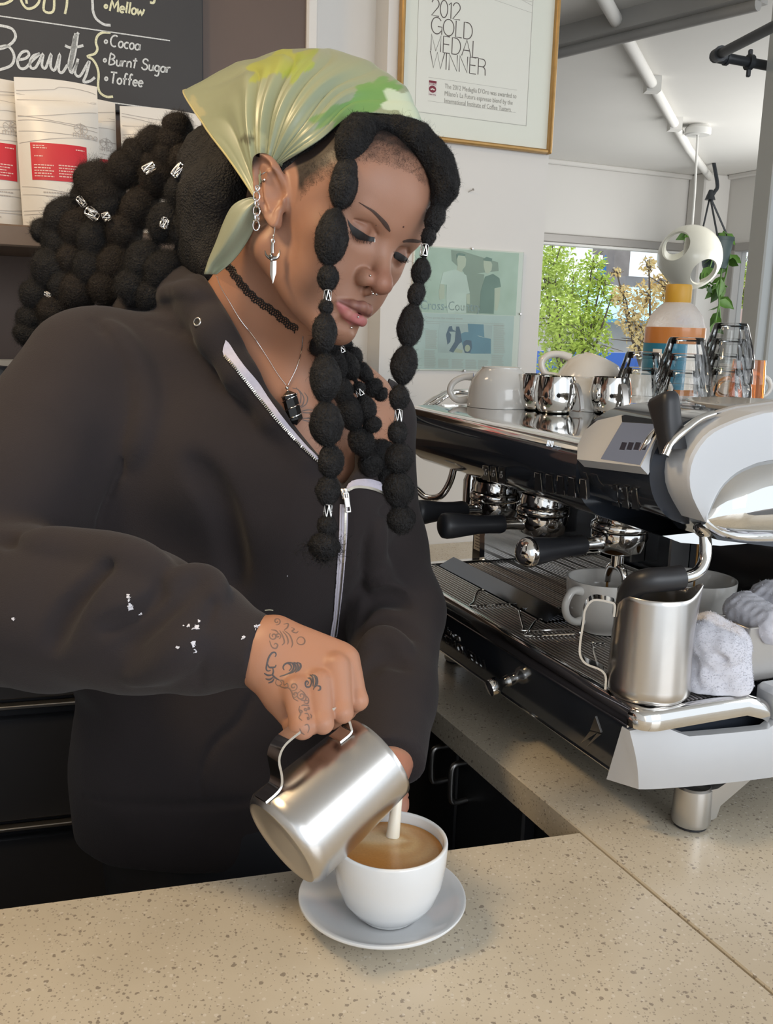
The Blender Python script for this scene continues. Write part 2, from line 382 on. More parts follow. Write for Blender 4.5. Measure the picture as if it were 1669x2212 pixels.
# ---------------------------------------------------------------- street outside
g = MB(); mbox(g, -40, AWIN - .15, -14, 30, -.35, -.3); struct('ground', g, M_ASPH)
def bx(mb, px0, py0, px1, py1, d, th, m=0, rz=0.0):
    """a block standing out there: seen corner to corner between two pixels at depth d, th deep"""
    c = P((px0 + px1) / 2, (py0 + py1) / 2, d); hw = abs(px1 - px0) / 2 * d / FPX; hh = abs(py1 - py0) / 2 * d / FPX
    M = frame(c, (math.cos(rz + .42), math.sin(rz + .42), 0), ZV)
    return mb.box((-hw, 0, -hh), (hw, th, hh), M, m)
bl = thing('shop_building', 'low grey shop building across the street with a pale blue awning', 'building', P(1390, 760, 24) * np.array([1, 1, 0]) + np.array([0, 0, -.3]))
zf = 24
m = MB(); bx(m, 1215, 690, 1560, 1020, zf, 3); obj('wall', m, M_FACADE, bl)
m = MB(); c0 = P(1215, 640, zf); M = frame(P(1390, 655, zf - .6), (math.cos(.42), math.sin(.42), 0), ZV)
m.prism([(-.9, -.42), (0.2, .38), (.2, .30), (-.9, -.5)], -2.2, 2.4, M @ np.array([[0, 0, 1, 0], [1, 0, 0, 0], [0, 1, 0, 0], [0, 0, 0, 1.]])); obj('awning', m, M_BLUE, bl)
m = MB(); bx(m, 1338, 600, 1470, 642, zf + .8, 2); obj('roof', m, M_ROOF, bl)
for k, (x0, x1) in enumerate(((1275, 1302), (1308, 1340), (1346, 1385))):
    m = MB(); bx(m, x0, 706, x1, 745, zf - .05, .1); obj('window', m, M_GREYPL2, bl)
tw = thing('stone_tower', 'grey stone tower with a blue banner rising over the awning roof', 'tower', P(1328, 640, 30) * np.array([1, 1, 0]) + np.array([0, 0, -.3]))
m = MB(); bx(m, 1307, 540, 1347, 1020, 30, .6); bx(m, 1304, 534, 1350, 548, 29.95, .7); obj('shaft', m, mat('tower_stone', (.30, .27, .26), .85, noise=(3, .3)), tw)
m = MB(); M = frame(P(1296, 590, 29.4), (math.cos(.42), math.sin(.42), 0), ZV)
m.prism([(-.45, -.6), (.0, -.62), (.2, .1), (.16, .55), (-.05, .2)], -.02, .02, M @ np.array([[1, 0, 0, 0], [0, 0, 1, 0], [0, 1, 0, 0], [0, 0, 0, 1.]])); obj('banner', m, mat('blue_banner', (.04, .22, .62), .6), tw)
hb = MB(); bx(hb, 1120, 764, 1620, 960, 17, .1); obj('hoarding', hb, M_BLUE2, None, label='deep blue hoarding along the street below the trees', cat='hoarding')
sg = MB(); bx(sg, 1575, 600, 1625, 700, 16, .1); bx(sg, 1598, 700, 1602, 880, 16.02, .03); obj('street_sign', sg, mat('orange_sign', (.62, .25, .15), .6, noise=(2, .5, (.65, .62, .6))), None, label='orange and white shop sign outside the side window', cat='sign')
sg = MB(); bx(sg, 1560, 700, 1630, 925, 15, .1); obj('parked_van_side', sg, M_BLUE, None, label='light blue van side outside the side window below the sign', cat='van')

def tree(name, label, base_px, d, blobs, mleaf, nleaf, size, seed, group=None):
    rng = np.random.default_rng(seed); b = P(*base_px, d); b[2] = -.3
    t = thing(name, label, 'tree', b)
    cs = [np.append(P(x, y, d + dd), r * d / FPX) for x, y, r, dd in blobs]
    m = MB(); top = P(base_px[0], base_px[1] - 120, d)
    m.tube(catmull([b, b * .5 + top * .5 + np.array([.05, 0, 0]), top], 5), np.linspace(.07, .035, 11), 8)
    for c in cs:
        p0 = b * .25 + top * .75; m.tube(catmull([p0, p0 * .5 + c[:3] * .5 - np.array([0, 0, .1]), c[:3] + np.array([0, 0, c[3] * .6])], 5), np.linspace(.025, .006, 11), 6)
    for k in range(60):
        c = cs[rng.integers(len(cs))]; q = c[:3] + rng.normal(size=3) * c[3] * .6; p0 = c[:3] + rng.normal(size=3) * c[3] * .15
        m.tube(np.array([p0, (p0 + q) / 2 + rng.normal(size=3) * .02, q]), [.007, .005, .003], 5)
    obj('trunk', m, M_TWIG, t)
    wts = np.array([c[3] ** 2 for c in cs]); wts /= wts.sum(); V = []; F = []
    for k in range(nleaf):
        c = cs[rng.choice(len(cs), p=wts)]; q = rng.normal(size=3); q = q / np.linalg.norm(q) * c[3] * rng.random() ** .45
        ax = unit(rng.normal(size=3) + np.array([.8, -.3, -.2])); up = unit(np.cross(ax, rng.normal(size=3))); s = size * rng.uniform(.6, 1.3); o = c[:3] + q
        i = len(V); V += [o - ax * s, o + up * s * .42 + np.cross(ax, up) * s * .1, o + ax * s, o - up * s * .42 + np.cross(ax, up) * s * .1]
        F += [(i, i + 1, i + 2), (i, i + 2, i + 3)]
    o = obj('foliage', (np.array(V), F, None), mleaf, t, smooth=None, fix=False); o['kind'] = 'stuff'
tree('leafy_street_tree', 'bright green young street tree at the window\'s left edge', (1235, 900), 10,
     [(1190, 560, 55, 0), (1235, 640, 75, .2), (1200, 700, 70, -.2), (1255, 740, 70, 0), (1215, 790, 60, .1), (1280, 575, 34, .1), (1300, 610, 26, 0), (1325, 640, 24, -.1), (1170, 620, 60, 0), (1290, 690, 35, .1)], M_LEAFY, 7500, .028, 3)
tree('blossom_street_tree', 'sparse street tree with orange and yellow young leaves, behind the honey bottle', (1420, 900), 9,
     [(1345, 640, 26, 0), (1365, 690, 38, 0), (1400, 640, 40, .1), (1425, 720, 50, .1), (1390, 740, 40, 0), (1440, 620, 36, 0), (1330, 590, 12, 0), (1400, 575, 20, 0), (1470, 660, 40, 0)], M_LEAFO, 2400, .026, 5)
tree('side_street_tree', 'yellow green tree seen through the narrow side window', (1600, 900), 12,
     [(1595, 590, 34, 0), (1610, 640, 30, 0), (1585, 560, 25, 0)], M_LEAFY, 500, .04, 6)

# ---------------------------------------------------------------- counters
FB = np.array([math.cos(math.radians(16.37)), math.sin(math.radians(16.37)), 0]); FN = np.array([FB[1], -FB[0], 0])
XY = lambda p: (float(p[0]), float(p[1]))
def slab(mb, poly, z0, z1, b=.003):
    p = np.array(poly); c = p.mean(0); q = p - (p - c) / np.linalg.norm(p - c, axis=1, keepdims=True) * b * 1.4
    n = len(p); v = np.concatenate([np.c_[p, np.full(n, z0)], np.c_[p, np.full(n, z1 - b)], np.c_[q, np.full(n, z1)]])
    f = [tuple(range(n))[::-1], tuple(range(2 * n, 3 * n))]
    for k in (0, 1): f += [(k * n + i, k * n + (i + 1) % n, (k + 1) * n + (i + 1) % n, (k + 1) * n + i) for i in range(n)]
    mb.add(v, f)
e = NV * .0011
s1 = MB(); slab(s1, [XY(OC - e), XY(OC - FB * 1.7 - e), XY(OC - FB * 1.7 + FN * .86 - e), XY(OC + AV * .92 - e)], ZC - .036, ZC, .0012)
front_counter = obj('front_counter_slab', s1, M_QUARTZ, None, 20, 'speckled cream quartz slab of the front bar under the saucer', 'counter')
s2 = MB(); slab(s2, [XY(OC + e), XY(OC + AV * 1.0 + e), XY(OC + AV * 1.0 + NV * .72), XY(OC + AV * (AW + .002) + NV * .72), XY(OC + AV * (AW + .002) + e)], ZC - .036, ZC, .0012)
side_counter = obj('side_counter_slab', s2, M_QUARTZ, None, 20, 'speckled cream quartz slab under the espresso machine', 'counter')
cb = thing('side_cabinet', 'black base cabinet with two bar handles under the espresso machine counter', 'cabinet', mw(-.45, .35, 0))
m = MB(); mbox(m, AW + .03, .15, .05, .70, 0, ZC - .0365); obj('carcass', m, M_DARKCAB, cb)
hp = [onfront(938, 1616, .008), onfront(980, 1652, .008)]
aL = hp[0][0]; aR = hp[1][0]; mid = (aL + aR) / 2
for k, (lo, hi, hpt) in enumerate(((mid - .30, mid - .002, aL), (mid + .002, mid + .17, aR))):
    m = MB(); mbox(m, lo, hi, .03, .05, .08, ZC - .05, bev=.003); dr = obj('door', m, M_DARKCAB, cb)
    zt = hp[k][2]; zb = onfront((953, 990)[k], (1708, 1748)[k], .008)[2]
    m = MB(); m.tube(xf(MACH, catmull([(hpt, .03, zt), (hpt, .012, zt), (hpt, .006, zt - .006), (hpt, .005, zt - .02), (hpt, .005, zb + .02), (hpt, .006, zb + .006), (hpt, .012, zb), (hpt, .03, zb)], 5)), .0042, 10)
    obj('handle', m, M_STEELR, dr)
fc = thing('front_cabinet', 'black bar front panel under the front counter', 'cabinet', OC - FB * .7 + FN * .4 - np.array([0, 0, ZC]))
m = MB(); p = [XY(OC - FB * .05 + FN * .05), XY(OC - FB * 1.68 + FN * .05), XY(OC - FB * 1.68 + FN * .80), XY(OC + FN * .80 + FB * .0)]
m.prism(p, 0, ZC - .036); obj('carcass', m, M_DARKCAB, fc)

# ---------------------------------------------------------------- pipes, lamp and plant under the ceiling
def ceil_pt(px, py, z=CEIL): return onz(px, py, z)
m = MB(); m.tube(np.array([ceil_pt(1290, -28, CEIL - .03), ceil_pt(1487, 322, CEIL - .03), ceil_pt(1540, 392, CEIL - .03)]), .022, 12)
for t_ in (.15, .45, .75):
    q = ceil_pt(1290, -28, CEIL - .03) * (1 - t_) + ceil_pt(1487, 322, CEIL - .03) * t_; m.box(q - .03, q + np.array([.03, .03, .03]))
obj('conduit_pipe', m, M_CEIL, None, label='white painted conduit pipe running along the ceiling to the corner', cat='pipe')
m = MB(); q0, q1 = ceil_pt(1180, 96, CEIL - .03), ceil_pt(1640, -22, CEIL - .03)
m.tube(np.array([q0, q1]), 1, flat=(.11, .06), up=(0, 0, 1)); m.tube(np.array([q0, q1]) - np.array([0, 0, .04]), .02, 10)
obj('ceiling_track', m, mat('track_paint', (.46, .45, .43), .6, noise=(5, .2)), None, label='pale grey track crossing the ceiling under the white conduit', cat='track')
pr = thing('pipe_rail', 'black iron pipe rail with elbow, fixed to the grey column', 'rail', mw(pc[0] - dcol / 2, pc[1], 1.9))
e0 = P(1546, 121, 2.33); e1 = P(1690, 47, 2.0); e2 = P(1662, 143, 2.37)
m = MB(); m.tube(np.array([e0, e1]), .0118, 14); m.tube(np.array([e0, e2]), .0118, 14); obj('pipe', m, M_PIPE, pr)
m = MB(); m.ball(e0, .0165, 14)
for tip in (e1, e2):
    dr = unit(tip - e0); m.tube(np.array([e0, e0 + dr * .03]), .0158, 14); m.tube(np.array([e0 + dr * .026, e0 + dr * .033]), .018, 14)
obj('elbow_fitting', m, M_PIPE, pr)
dr = unit(e2 - e0); q = e0 + dr * .095
m = MB(); m.tube(np.array([q - dr * .006, q + dr * .006]), .019, 14); m.box(q + np.array([-.005, -.005, -.034]), q + np.array([.005, .005, .03]), bev=.002); obj('clamp', m, M_PIPE, pr)

lc = onz(1508, 270, CEIL); gc = P(1490, 556, np.dot(lc - CAM, CF) * .985); gc[:2] = lc[:2] + (gc[:2] - lc[:2]) * .15
# the globe hangs straight below its canopy, a little off as the cord sways
gc = P(1489, 556, np.dot(lc - CAM, CF) - .06); RG = 68 * np.dot(gc - CAM, CF) / FPX
lp = thing('pendant_lamp', 'cream globe pendant lamp with round cut-out holes on a thin cord', 'lamp', gc)
m = MB(); Mc = np.eye(4); Mc[:3, 3] = lc; m.lathe([(0, -.05), (.060, -.05), (.066, -.045), (.066, -.018), (.06, -.012), (.05, -.0004)], 24, Mc); obj('ceiling_rose', m, M_WHITE, lp)
m = MB(); m.tube(np.array([lc - np.array([0, 0, .045]), (lc + gc) / 2 + np.array([.004, 0, 0]), gc + np.array([0, 0, RG * .2])]), .006, 8); obj('cord', m, M_WHITE, lp)
m = MB(); Mg = np.eye(4); Mg[:3, 3] = gc; m.lathe([(0, RG * .62), (.03, RG * .6), (.034, RG * .3), (.034, RG * .05), (.02, 0), (0, 0)], 16, Mg); obj('bulb_holder', m, M_PORC2, lp)
def globe(c, R, holes):
    n = 72; V = {}; m = MB(); dirs = []
    th = np.linspace(.001, math.pi - .001, n); ph = np.linspace(0, 2 * math.pi, 2 * n, endpoint=False)
    D = np.stack([np.sin(th)[:, None] * np.cos(ph), np.sin(th)[:, None] * np.sin(ph), np.cos(th)[:, None] * np.ones_like(ph)], -1)
    sd = np.full(D.shape[:2], 9.0); near = np.zeros(D.shape[:2], int)
    for k, (h, a) in enumerate(holes):
        q = np.arccos(np.clip(D @ h, -1, 1)) - a; near = np.where(q < sd, k, near); sd = np.minimum(sd, q)
    # pull the verts next to each rim onto it so that every hole is a clean circle
    Dn = D.copy(); step = math.pi / n * 1.05
    for i in range(n):
        for j in range(2 * n):
            if abs(sd[i, j]) < step:
                h, a = holes[near[i, j]]; t_ = unit(D[i, j] - h * (D[i, j] @ h)); Dn[i, j] = h * math.cos(a) + t_ * math.sin(a)
    keep = lambda i, j: sd[i % n, j % (2 * n)] > -step
    f = []
    for i in range(n - 1):
        for j in range(2 * n):
            ids = [(i, j), (i + 1, j), (i + 1, (j + 1) % (2 * n)), (i, (j + 1) % (2 * n))]
            if all(keep(*q) for q in ids) and sum(abs(sd[q]) < step for q in ids) < 4: f.append([q[0] * 2 * n + q[1] for q in ids])
    return Dn.reshape(-1, 3), f
cdv = unit(CAM - gc)
def lookdir(dx, dy, ):
    q = cdv * math.sqrt(max(0, 1 - dx * dx - dy * dy)) + CR * dx + CU * dy; return unit(q)
hs = [(lookdir(-.50, .42), .50), (lookdir(.48, -.50), .46), (-lookdir(-.5, .35), .5), (-lookdir(.45, -.55), .46), (lookdir(.85, .5), .3), (unit(np.array([0, 0, -1.]) - cdv * .5), .42), (-lookdir(.75, .6), .42)]
D, f = globe(gc, RG, hs)
used = sorted({i for q in f for i in q}); mp = {o: k for k, o in enumerate(used)}; f = [[mp[i] for i in q] for q in f]; D = D[used]; nD = len(D)
edge = {}
for q in f:
    for a, b in zip(q, q[1:] + q[:1]): edge[a, b] = 1
rim = [(a, b) for a, b in edge if (b, a) not in edge]
V = np.concatenate([D * RG, D * RG * .93]) + gc
F = f + [[i + nD for i in q[::-1]] for q in f] + [[b, a, a + nD, b + nD] for a, b in rim]
obj('globe_shade', (V, F, None), mat('ivory_lamp_plastic', (.74, .72, .62), .3, coat=.3), lp, smooth=60)

hk = onpl(1544, 398, mw(AWIN + .46, 0, 0), AV); hk[2] = CEIL; dp = np.dot(onpl(1544, 450, mw(AWIN + .46, 0, 0), AV) - CAM, CF); pot = P(1548, 520, dp)
pl = thing('hanging_planter', 'dark hanging pot with long trailing green vines in the window corner', 'plant', pot)
m = MB(); m.tube(catmull([hk + np.array([-.02, 0, .0]), P(1549, 400, dp), P(1543, 414, dp), P(1536, 425, dp)], 5), .012, 8); m.lathe([(0, .03), (.012, .03), (.034, -.03), (0, -.03)], 10, axis_frame(P(1534, 421, dp), ZV)); obj('hook', m, M_PIPE, pl)
m = MB(); pr_ = 34 * dp / FPX
for ang in (2.7, .5, 4.4):
    m.tube(np.array([P(1533, 424, dp), pot + np.array([math.cos(ang) * pr_, math.sin(ang) * pr_, .02])]), .006, 6)
obj('hanger', m, M_PIPE, pl)
m = MB(); m.lathe([(0, -.17), (pr_ * .7, -.17), (pr_ * .78, -.15), (pr_, .0), (pr_ * 1.06, .0), (pr_ * 1.06, .02), (pr_ * .95, .02), (pr_ * .9, -.02), (0, -.02)], 20, axis_frame(pot, ZV)); obj('pot', m, mat('dark_green_pot', (.03, .05, .05), .5), pl)
rng = np.random.default_rng(11); leafM = MB()
leafM.add([(0, 0, 0), (.3, .26, .05), (.62, .22, .02), (1, 0, -.1), (.62, -.22, .02), (.3, -.26, .05), (.3, 0, -.02), (.62, 0, -.06)], [(0, 6, 1), (1, 6, 7, 2), (2, 7, 3), (0, 5, 6), (5, 4, 7, 6), (4, 3, 7)])
lv, lf, _ = leafM.arrays(); lme = None
vines = [[(1556, 505), (1572, 540), (1570, 580), (1560, 620), (1552, 660), (1546, 690), (1543, 708)], [(1540, 510), (1558, 560), (1556, 600), (1552, 640), (1556, 690)], [(1548, 515), (1538, 560), (1528, 600), (1540, 615), (1556, 612), (1570, 620)], [(1562, 500), (1570, 505)], [(1530, 505), (1500, 500), (1484, 505), (1478, 512)], [(1524, 580), (1520, 600), (1534, 625)], [(1560, 560), (1576, 548), (1572, 570)]]
for vi, vn in enumerate(vines):
    pts = catmull([P(x, y, dp + .05 * math.sin(vi * 2 + i)) for i, (x, y) in enumerate(vn)], 6)
    m = MB(); m.tube(pts, .005, 6); vo = obj('vine', m, M_LEAF, pl)
    nl = max(3, int(len(pts) / 3.2))
    for k in range(nl):
        p = pts[int((k + .6) / nl * (len(pts) - 1))]; dr = unit(np.array([rng.normal() * .8, rng.normal() * .5, -.75 + .3 * rng.normal()])); s_ = rng.uniform(.075, .135)
        M_ = frame(p, dr, -CF + rng.normal(size=3) * .7); v = xf(M_, lv * s_)
        obj('leaf', (v, lf, None), M_LEAF, vo, smooth=180, fix=False)

# ================================================================ writing: stroke letters
def arc(cx, cy, rx, ry, a0, a1, n=14):
    t = np.radians(np.linspace(a0, a1, n)); return [(cx + rx * math.cos(q), cy + ry * math.sin(q)) for q in t]
G = {  # capitals on a unit-high box: (advance, strokes)
 '2': (.62, [arc(.28, .72, .25, .27, 170, -40, 16) + [(.03, .02), (.55, .02)]]), '0': (.66, [arc(.31, .5, .26, .5, 0, 360, 26)]), '1': (.36, [[(.03, .78), (.2, .95), (.2, 0)]]),
 'G': (.84, [arc(.42, .5, .39, .5, 40, 325, 24) + [(.80, .18), (.80, .46), (.5, .46)], [(.80, .3), (.80, .0)]]), 'O': (.86, [arc(.41, .5, .39, .5, 0, 360, 30)]), 'L': (.56, [[(.05, 1), (.05, .01), (.5, .01)]]),
 'D': (.74, [[(.05, 0), (.05, 1), (.28, 1)] + arc(.28, .5, .4, .5, 90, -90, 18) + [(.05, 0)]]), 'M': (.84, [[(.05, 0), (.05, 1), (.4, .02), (.75, 1), (.75, 0)]]), 'E': (.60, [[(.52, 1), (.05, 1), (.05, 0), (.54, 0)], [(.05, .52), (.48, .52)]]),
 'A': (.72, [[(.0, 0), (.35, 1), (.70, 0)], [(.12, .35), (.58, .35)]]), 'W': (1.06, [[(.0, 1), (.26, 0), (.52, .98), (.78, 0), (1.04, 1)]]), 'I': (.20, [[(.08, 0), (.08, 1)]]), 'N': (.72, [[(.05, 0), (.05, 1), (.64, 0), (.64, 1)]]),
 'R': (.68, [[(.05, 0), (.05, 1), (.35, 1)] + arc(.35, .76, .23, .24, 90, -90, 12) + [(.05, .52)], arc(.35, .3, .23, .22, 90, 0, 8) + [(.6, 0)]]), ' ': (.4, []), 'S': (.6, [arc(.28, .75, .22, .24, 20, 250, 12) + arc(.28, .26, .25, .26, 80, -160, 14)]), 'U': (.7, [[(.05, 1), (.05, .3)] + arc(.32, .3, .27, .29, 180, 360, 12) + [(.59, 1)]]), 'V': (.7, [[(0, 1), (.33, 0), (.66, 1)]])}
H = {  # hand lettering, x-height .55
 'C': (.72, [arc(.40, .5, .34, .48, 55, 300, 16)]), 'o': (.48, [arc(.23, .27, .19, .26, 0, 360, 14)]), 'c': (.44, [arc(.25, .27, .2, .26, 50, 310, 12)]), 'a': (.52, [arc(.22, .26, .19, .25, 0, 360, 14), [(.42, .52), (.44, .02)]]),
 'B': (.66, [[(.06, 0), (.08, 1)] + arc(.12, .76, .36, .24, 80, -80, 10) + arc(.12, .27, .44, .26, 85, -90, 12) + [(.06, .01)]]), 'u': (.52, [[(.04, .54), (.06, .2)] + arc(.22, .17, .16, .16, 180, 350, 8) + [(.40, .54), (.43, .0)]]), 'r': (.40, [[(.06, .54), (.06, 0)], [(.06, .34), (.18, .52), (.34, .50)]]), 'n': (.52, [[(.05, .54), (.05, 0)], [(.05, .36), (.2, .54), (.36, .48), (.40, .3), (.41, 0)]]),
 't': (.44, [[(.2, .92), (.18, .0)], [(.0, .66), (.38, .70)]]), ' ': (.34, []), 'S': (.62, [arc(.30, .75, .22, .22, 10, 250, 12) + arc(.28, .26, .25, .25, 80, -170, 14)]), 'g': (.52, [arc(.22, .28, .19, .25, 0, 360, 14), [(.42, .52), (.43, -.22), (.3, -.4), (.08, -.34)]]),
 'T': (.62, [[(.0, .98), (.58, 1.0)], [(.30, .98), (.28, 0)]]), 'f': (.44, [[(.40, .92), (.28, 1.02), (.18, .85), (.17, 0)], [(.0, .52), (.36, .54)]]), 'e': (.48, [[(.05, .27), (.40, .32)] + arc(.23, .28, .19, .26, 10, 320, 14)]), 'M': (.84, [[(.04, 0), (.12, 1), (.38, .3), (.64, 1), (.74, 0)]]), 'l': (.24, [[(.1, 1.0), (.1, .02)]]), 'w': (.66, [[(.02, .54), (.14, 0), (.3, .45), (.44, 0), (.6, .56)]]), '*': (.46, [arc(.14, .34, .12, .14, 0, 360, 12)])}
def strokes(text, font, h, x0, y0, track=0.0):
    out = []; x = x0
    for ch in text:
        adv, ss = font[ch]
        out += [[(x + a * h, y0 + b * h) for a, b in s] for s in ss]; x += (adv + track) * h
    return out
def ribbon(mb, pts3, nrm, w, th=.0004, wv=None):
    p = np.asarray(pts3, float); t = np.gradient(p, axis=0); t /= np.linalg.norm(t, axis=1, keepdims=True) + 1e-12
    n = np.broadcast_to(np.asarray(nrm, float), p.shape); s = np.cross(n, t); s /= np.linalg.norm(s, axis=1, keepdims=True) + 1e-12
    w = np.broadcast_to(np.asarray(w, float), (len(p),))[:, None]
    mb.grid(np.stack([p - s * w / 2, p - s * w / 2 + n * th, p + s * w / 2 + n * th, p + s * w / 2], 1), cv=True)
    k = mb.n - 4 * len(p); mb.f += [(k, k + 1, k + 2, k + 3), tuple(mb.n - 1 - i for i in range(4))]; mb.m += [0, 0]
WN = AV.copy()                                   # normal of the back wall, into the room
def wpt(px, py, off): return onpl(px, py, mw(AW + off, 0, 0), AV)
def px_strokes(mb, strk, off, w, nrm=WN, smooth=4):
    for s in strk:
        p = [wpt(x, y, off) for x, y in s]
        ribbon(mb, catmull(p, smooth) if smooth > 1 and len(p) > 2 else np.array(p), nrm, w)
def textmesh(body, size, M, th=.0003, align='LEFT'):
    c = bpy.data.curves.new('t', 'FONT'); c.body = body; c.size = size; c.extrude = th; c.align_x = align; c.resolution_u = 2; c.space_line = 1.05
    o = bpy.data.objects.new('t', c); COL.objects.link(o); dg = bpy.context.evaluated_depsgraph_get(); dg.update()
    me = bpy.data.meshes.new_from_object(o.evaluated_get(dg)); v = np.zeros(len(me.vertices) * 3); me.vertices.foreach_get('co', v)
    f = [tuple(p.vertices) for p in me.polygons]; bpy.data.objects.remove(o); bpy.data.curves.remove(c); bpy.data.meshes.remove(me)
    return xf(M, v.reshape(-1, 3)), f

# ---------------------------------------------------------------- chalkboard
BO = .036
c1 = wl(440, 200, BO); cbd = thing('chalkboard', 'black chalkboard with handwritten coffee flavours above the white bags', 'chalkboard', mw(AW, c1[1] - .4, 1.75))
zb = wl(330, 250, BO)[2]
m = MB(); mbox(m, AW + .0126, AW + BO, c1[1] - 1.0, c1[1], zb, CEIL - .1, bev=.003); obj('slate_panel', m, M_SLATE, cbd)
W_ = MB(); Y_ = MB(); o_ = BO + .0003
px_strokes(W_, [[(-60, 26), (367, 88)], [(200, 216), (368, 239)]], o_, .0022, smooth=1)
Zs = lambda pts: [(x * 450 / 1669, y * 450 / 1669) for x, y in pts]
for s in ([(735, -60), (742, 40), (745, 90), (770, 150), (830, 195), (885, 203)], [(-40, 200), (40, 212), (100, 235), (125, 290), (100, 340), (40, 380), (-20, 395)], [(-20, 380), (60, 370), (105, 420), (112, 480), (80, 530), (-20, 565)], [(140, 480), (200, 470), (232, 440), (215, 410), (170, 425), (140, 490), (160, 545), (205, 545), (255, 490), (320, 430)],
          [(320, 430), (265, 450), (240, 500), (250, 545), (290, 535), (345, 430), (335, 520), (365, 545), (410, 430), (405, 530), (440, 560), (480, 430), (470, 560), (500, 580), (540, 520)], [(630, 262), (600, 300), (570, 420), (550, 520), (575, 585), (620, 500)], [(520, 365), (560, 382), (610, 378), (668, 365)], [(625, 470), (600, 580), (640, 610), (700, 510), (715, 500), (690, 600), (668, 655), (720, 650), (760, 620)]):
    px_strokes(W_, [Zs(s)], o_, .0046)
for s in ([(600, 290), (575, 440), (565, 560)], [(618, 280), (596, 430), (560, 560)], [(608, 268), (582, 440), (556, 540)]): px_strokes(W_, [Zs(s)], o_, .006)
for s in ([(885, 262), (820, 262), (780, 290), (768, 340), (780, 390), (760, 430), (700, 452), (740, 475), (775, 530), (790, 600), (785, 680), (800, 740), (850, 775), (905, 775)],
          [(-20, 35), (40, 30), (95, 0), (100, -30)], [(165, -30), (175, 20), (215, 68), (270, 60), (310, 20), (318, -30)], [(205, -30), (215, 30)], [(360, -30), (352, 85), (425, 92), (435, -30)], [(520, 112), (535, 40), (538, -40)], [(1240, -10), (1230, 22), (1200, 20)]):
    px_strokes(Y_, [Zs(s)], o_, .0042)
def hand(mb, text, x, y, ang, h, w):
    s = strokes(text, H, h, 0, 0, .02); ca, sa = math.cos(ang), math.sin(ang)
    px_strokes(mb, [[(x + a * ca + b * sa, y + a * sa - b * ca) for a, b in q] for q in s], o_, w, smooth=2)
hand(Y_, '*Mellow', 224, 22, .14, 25, .0034)
hand(W_, '*Cocoa', 224, 98, .14, 25, .0028); hand(W_, '*Burnt Sugar', 222, 138, .14, 24, .0028); hand(W_, '*Toffee', 225, 178, .12, 24, .0030)
obj('white_lettering', W_, M_CHALKW, cbd, None); obj('yellow_lettering', Y_, M_CHALKY, cbd, None)

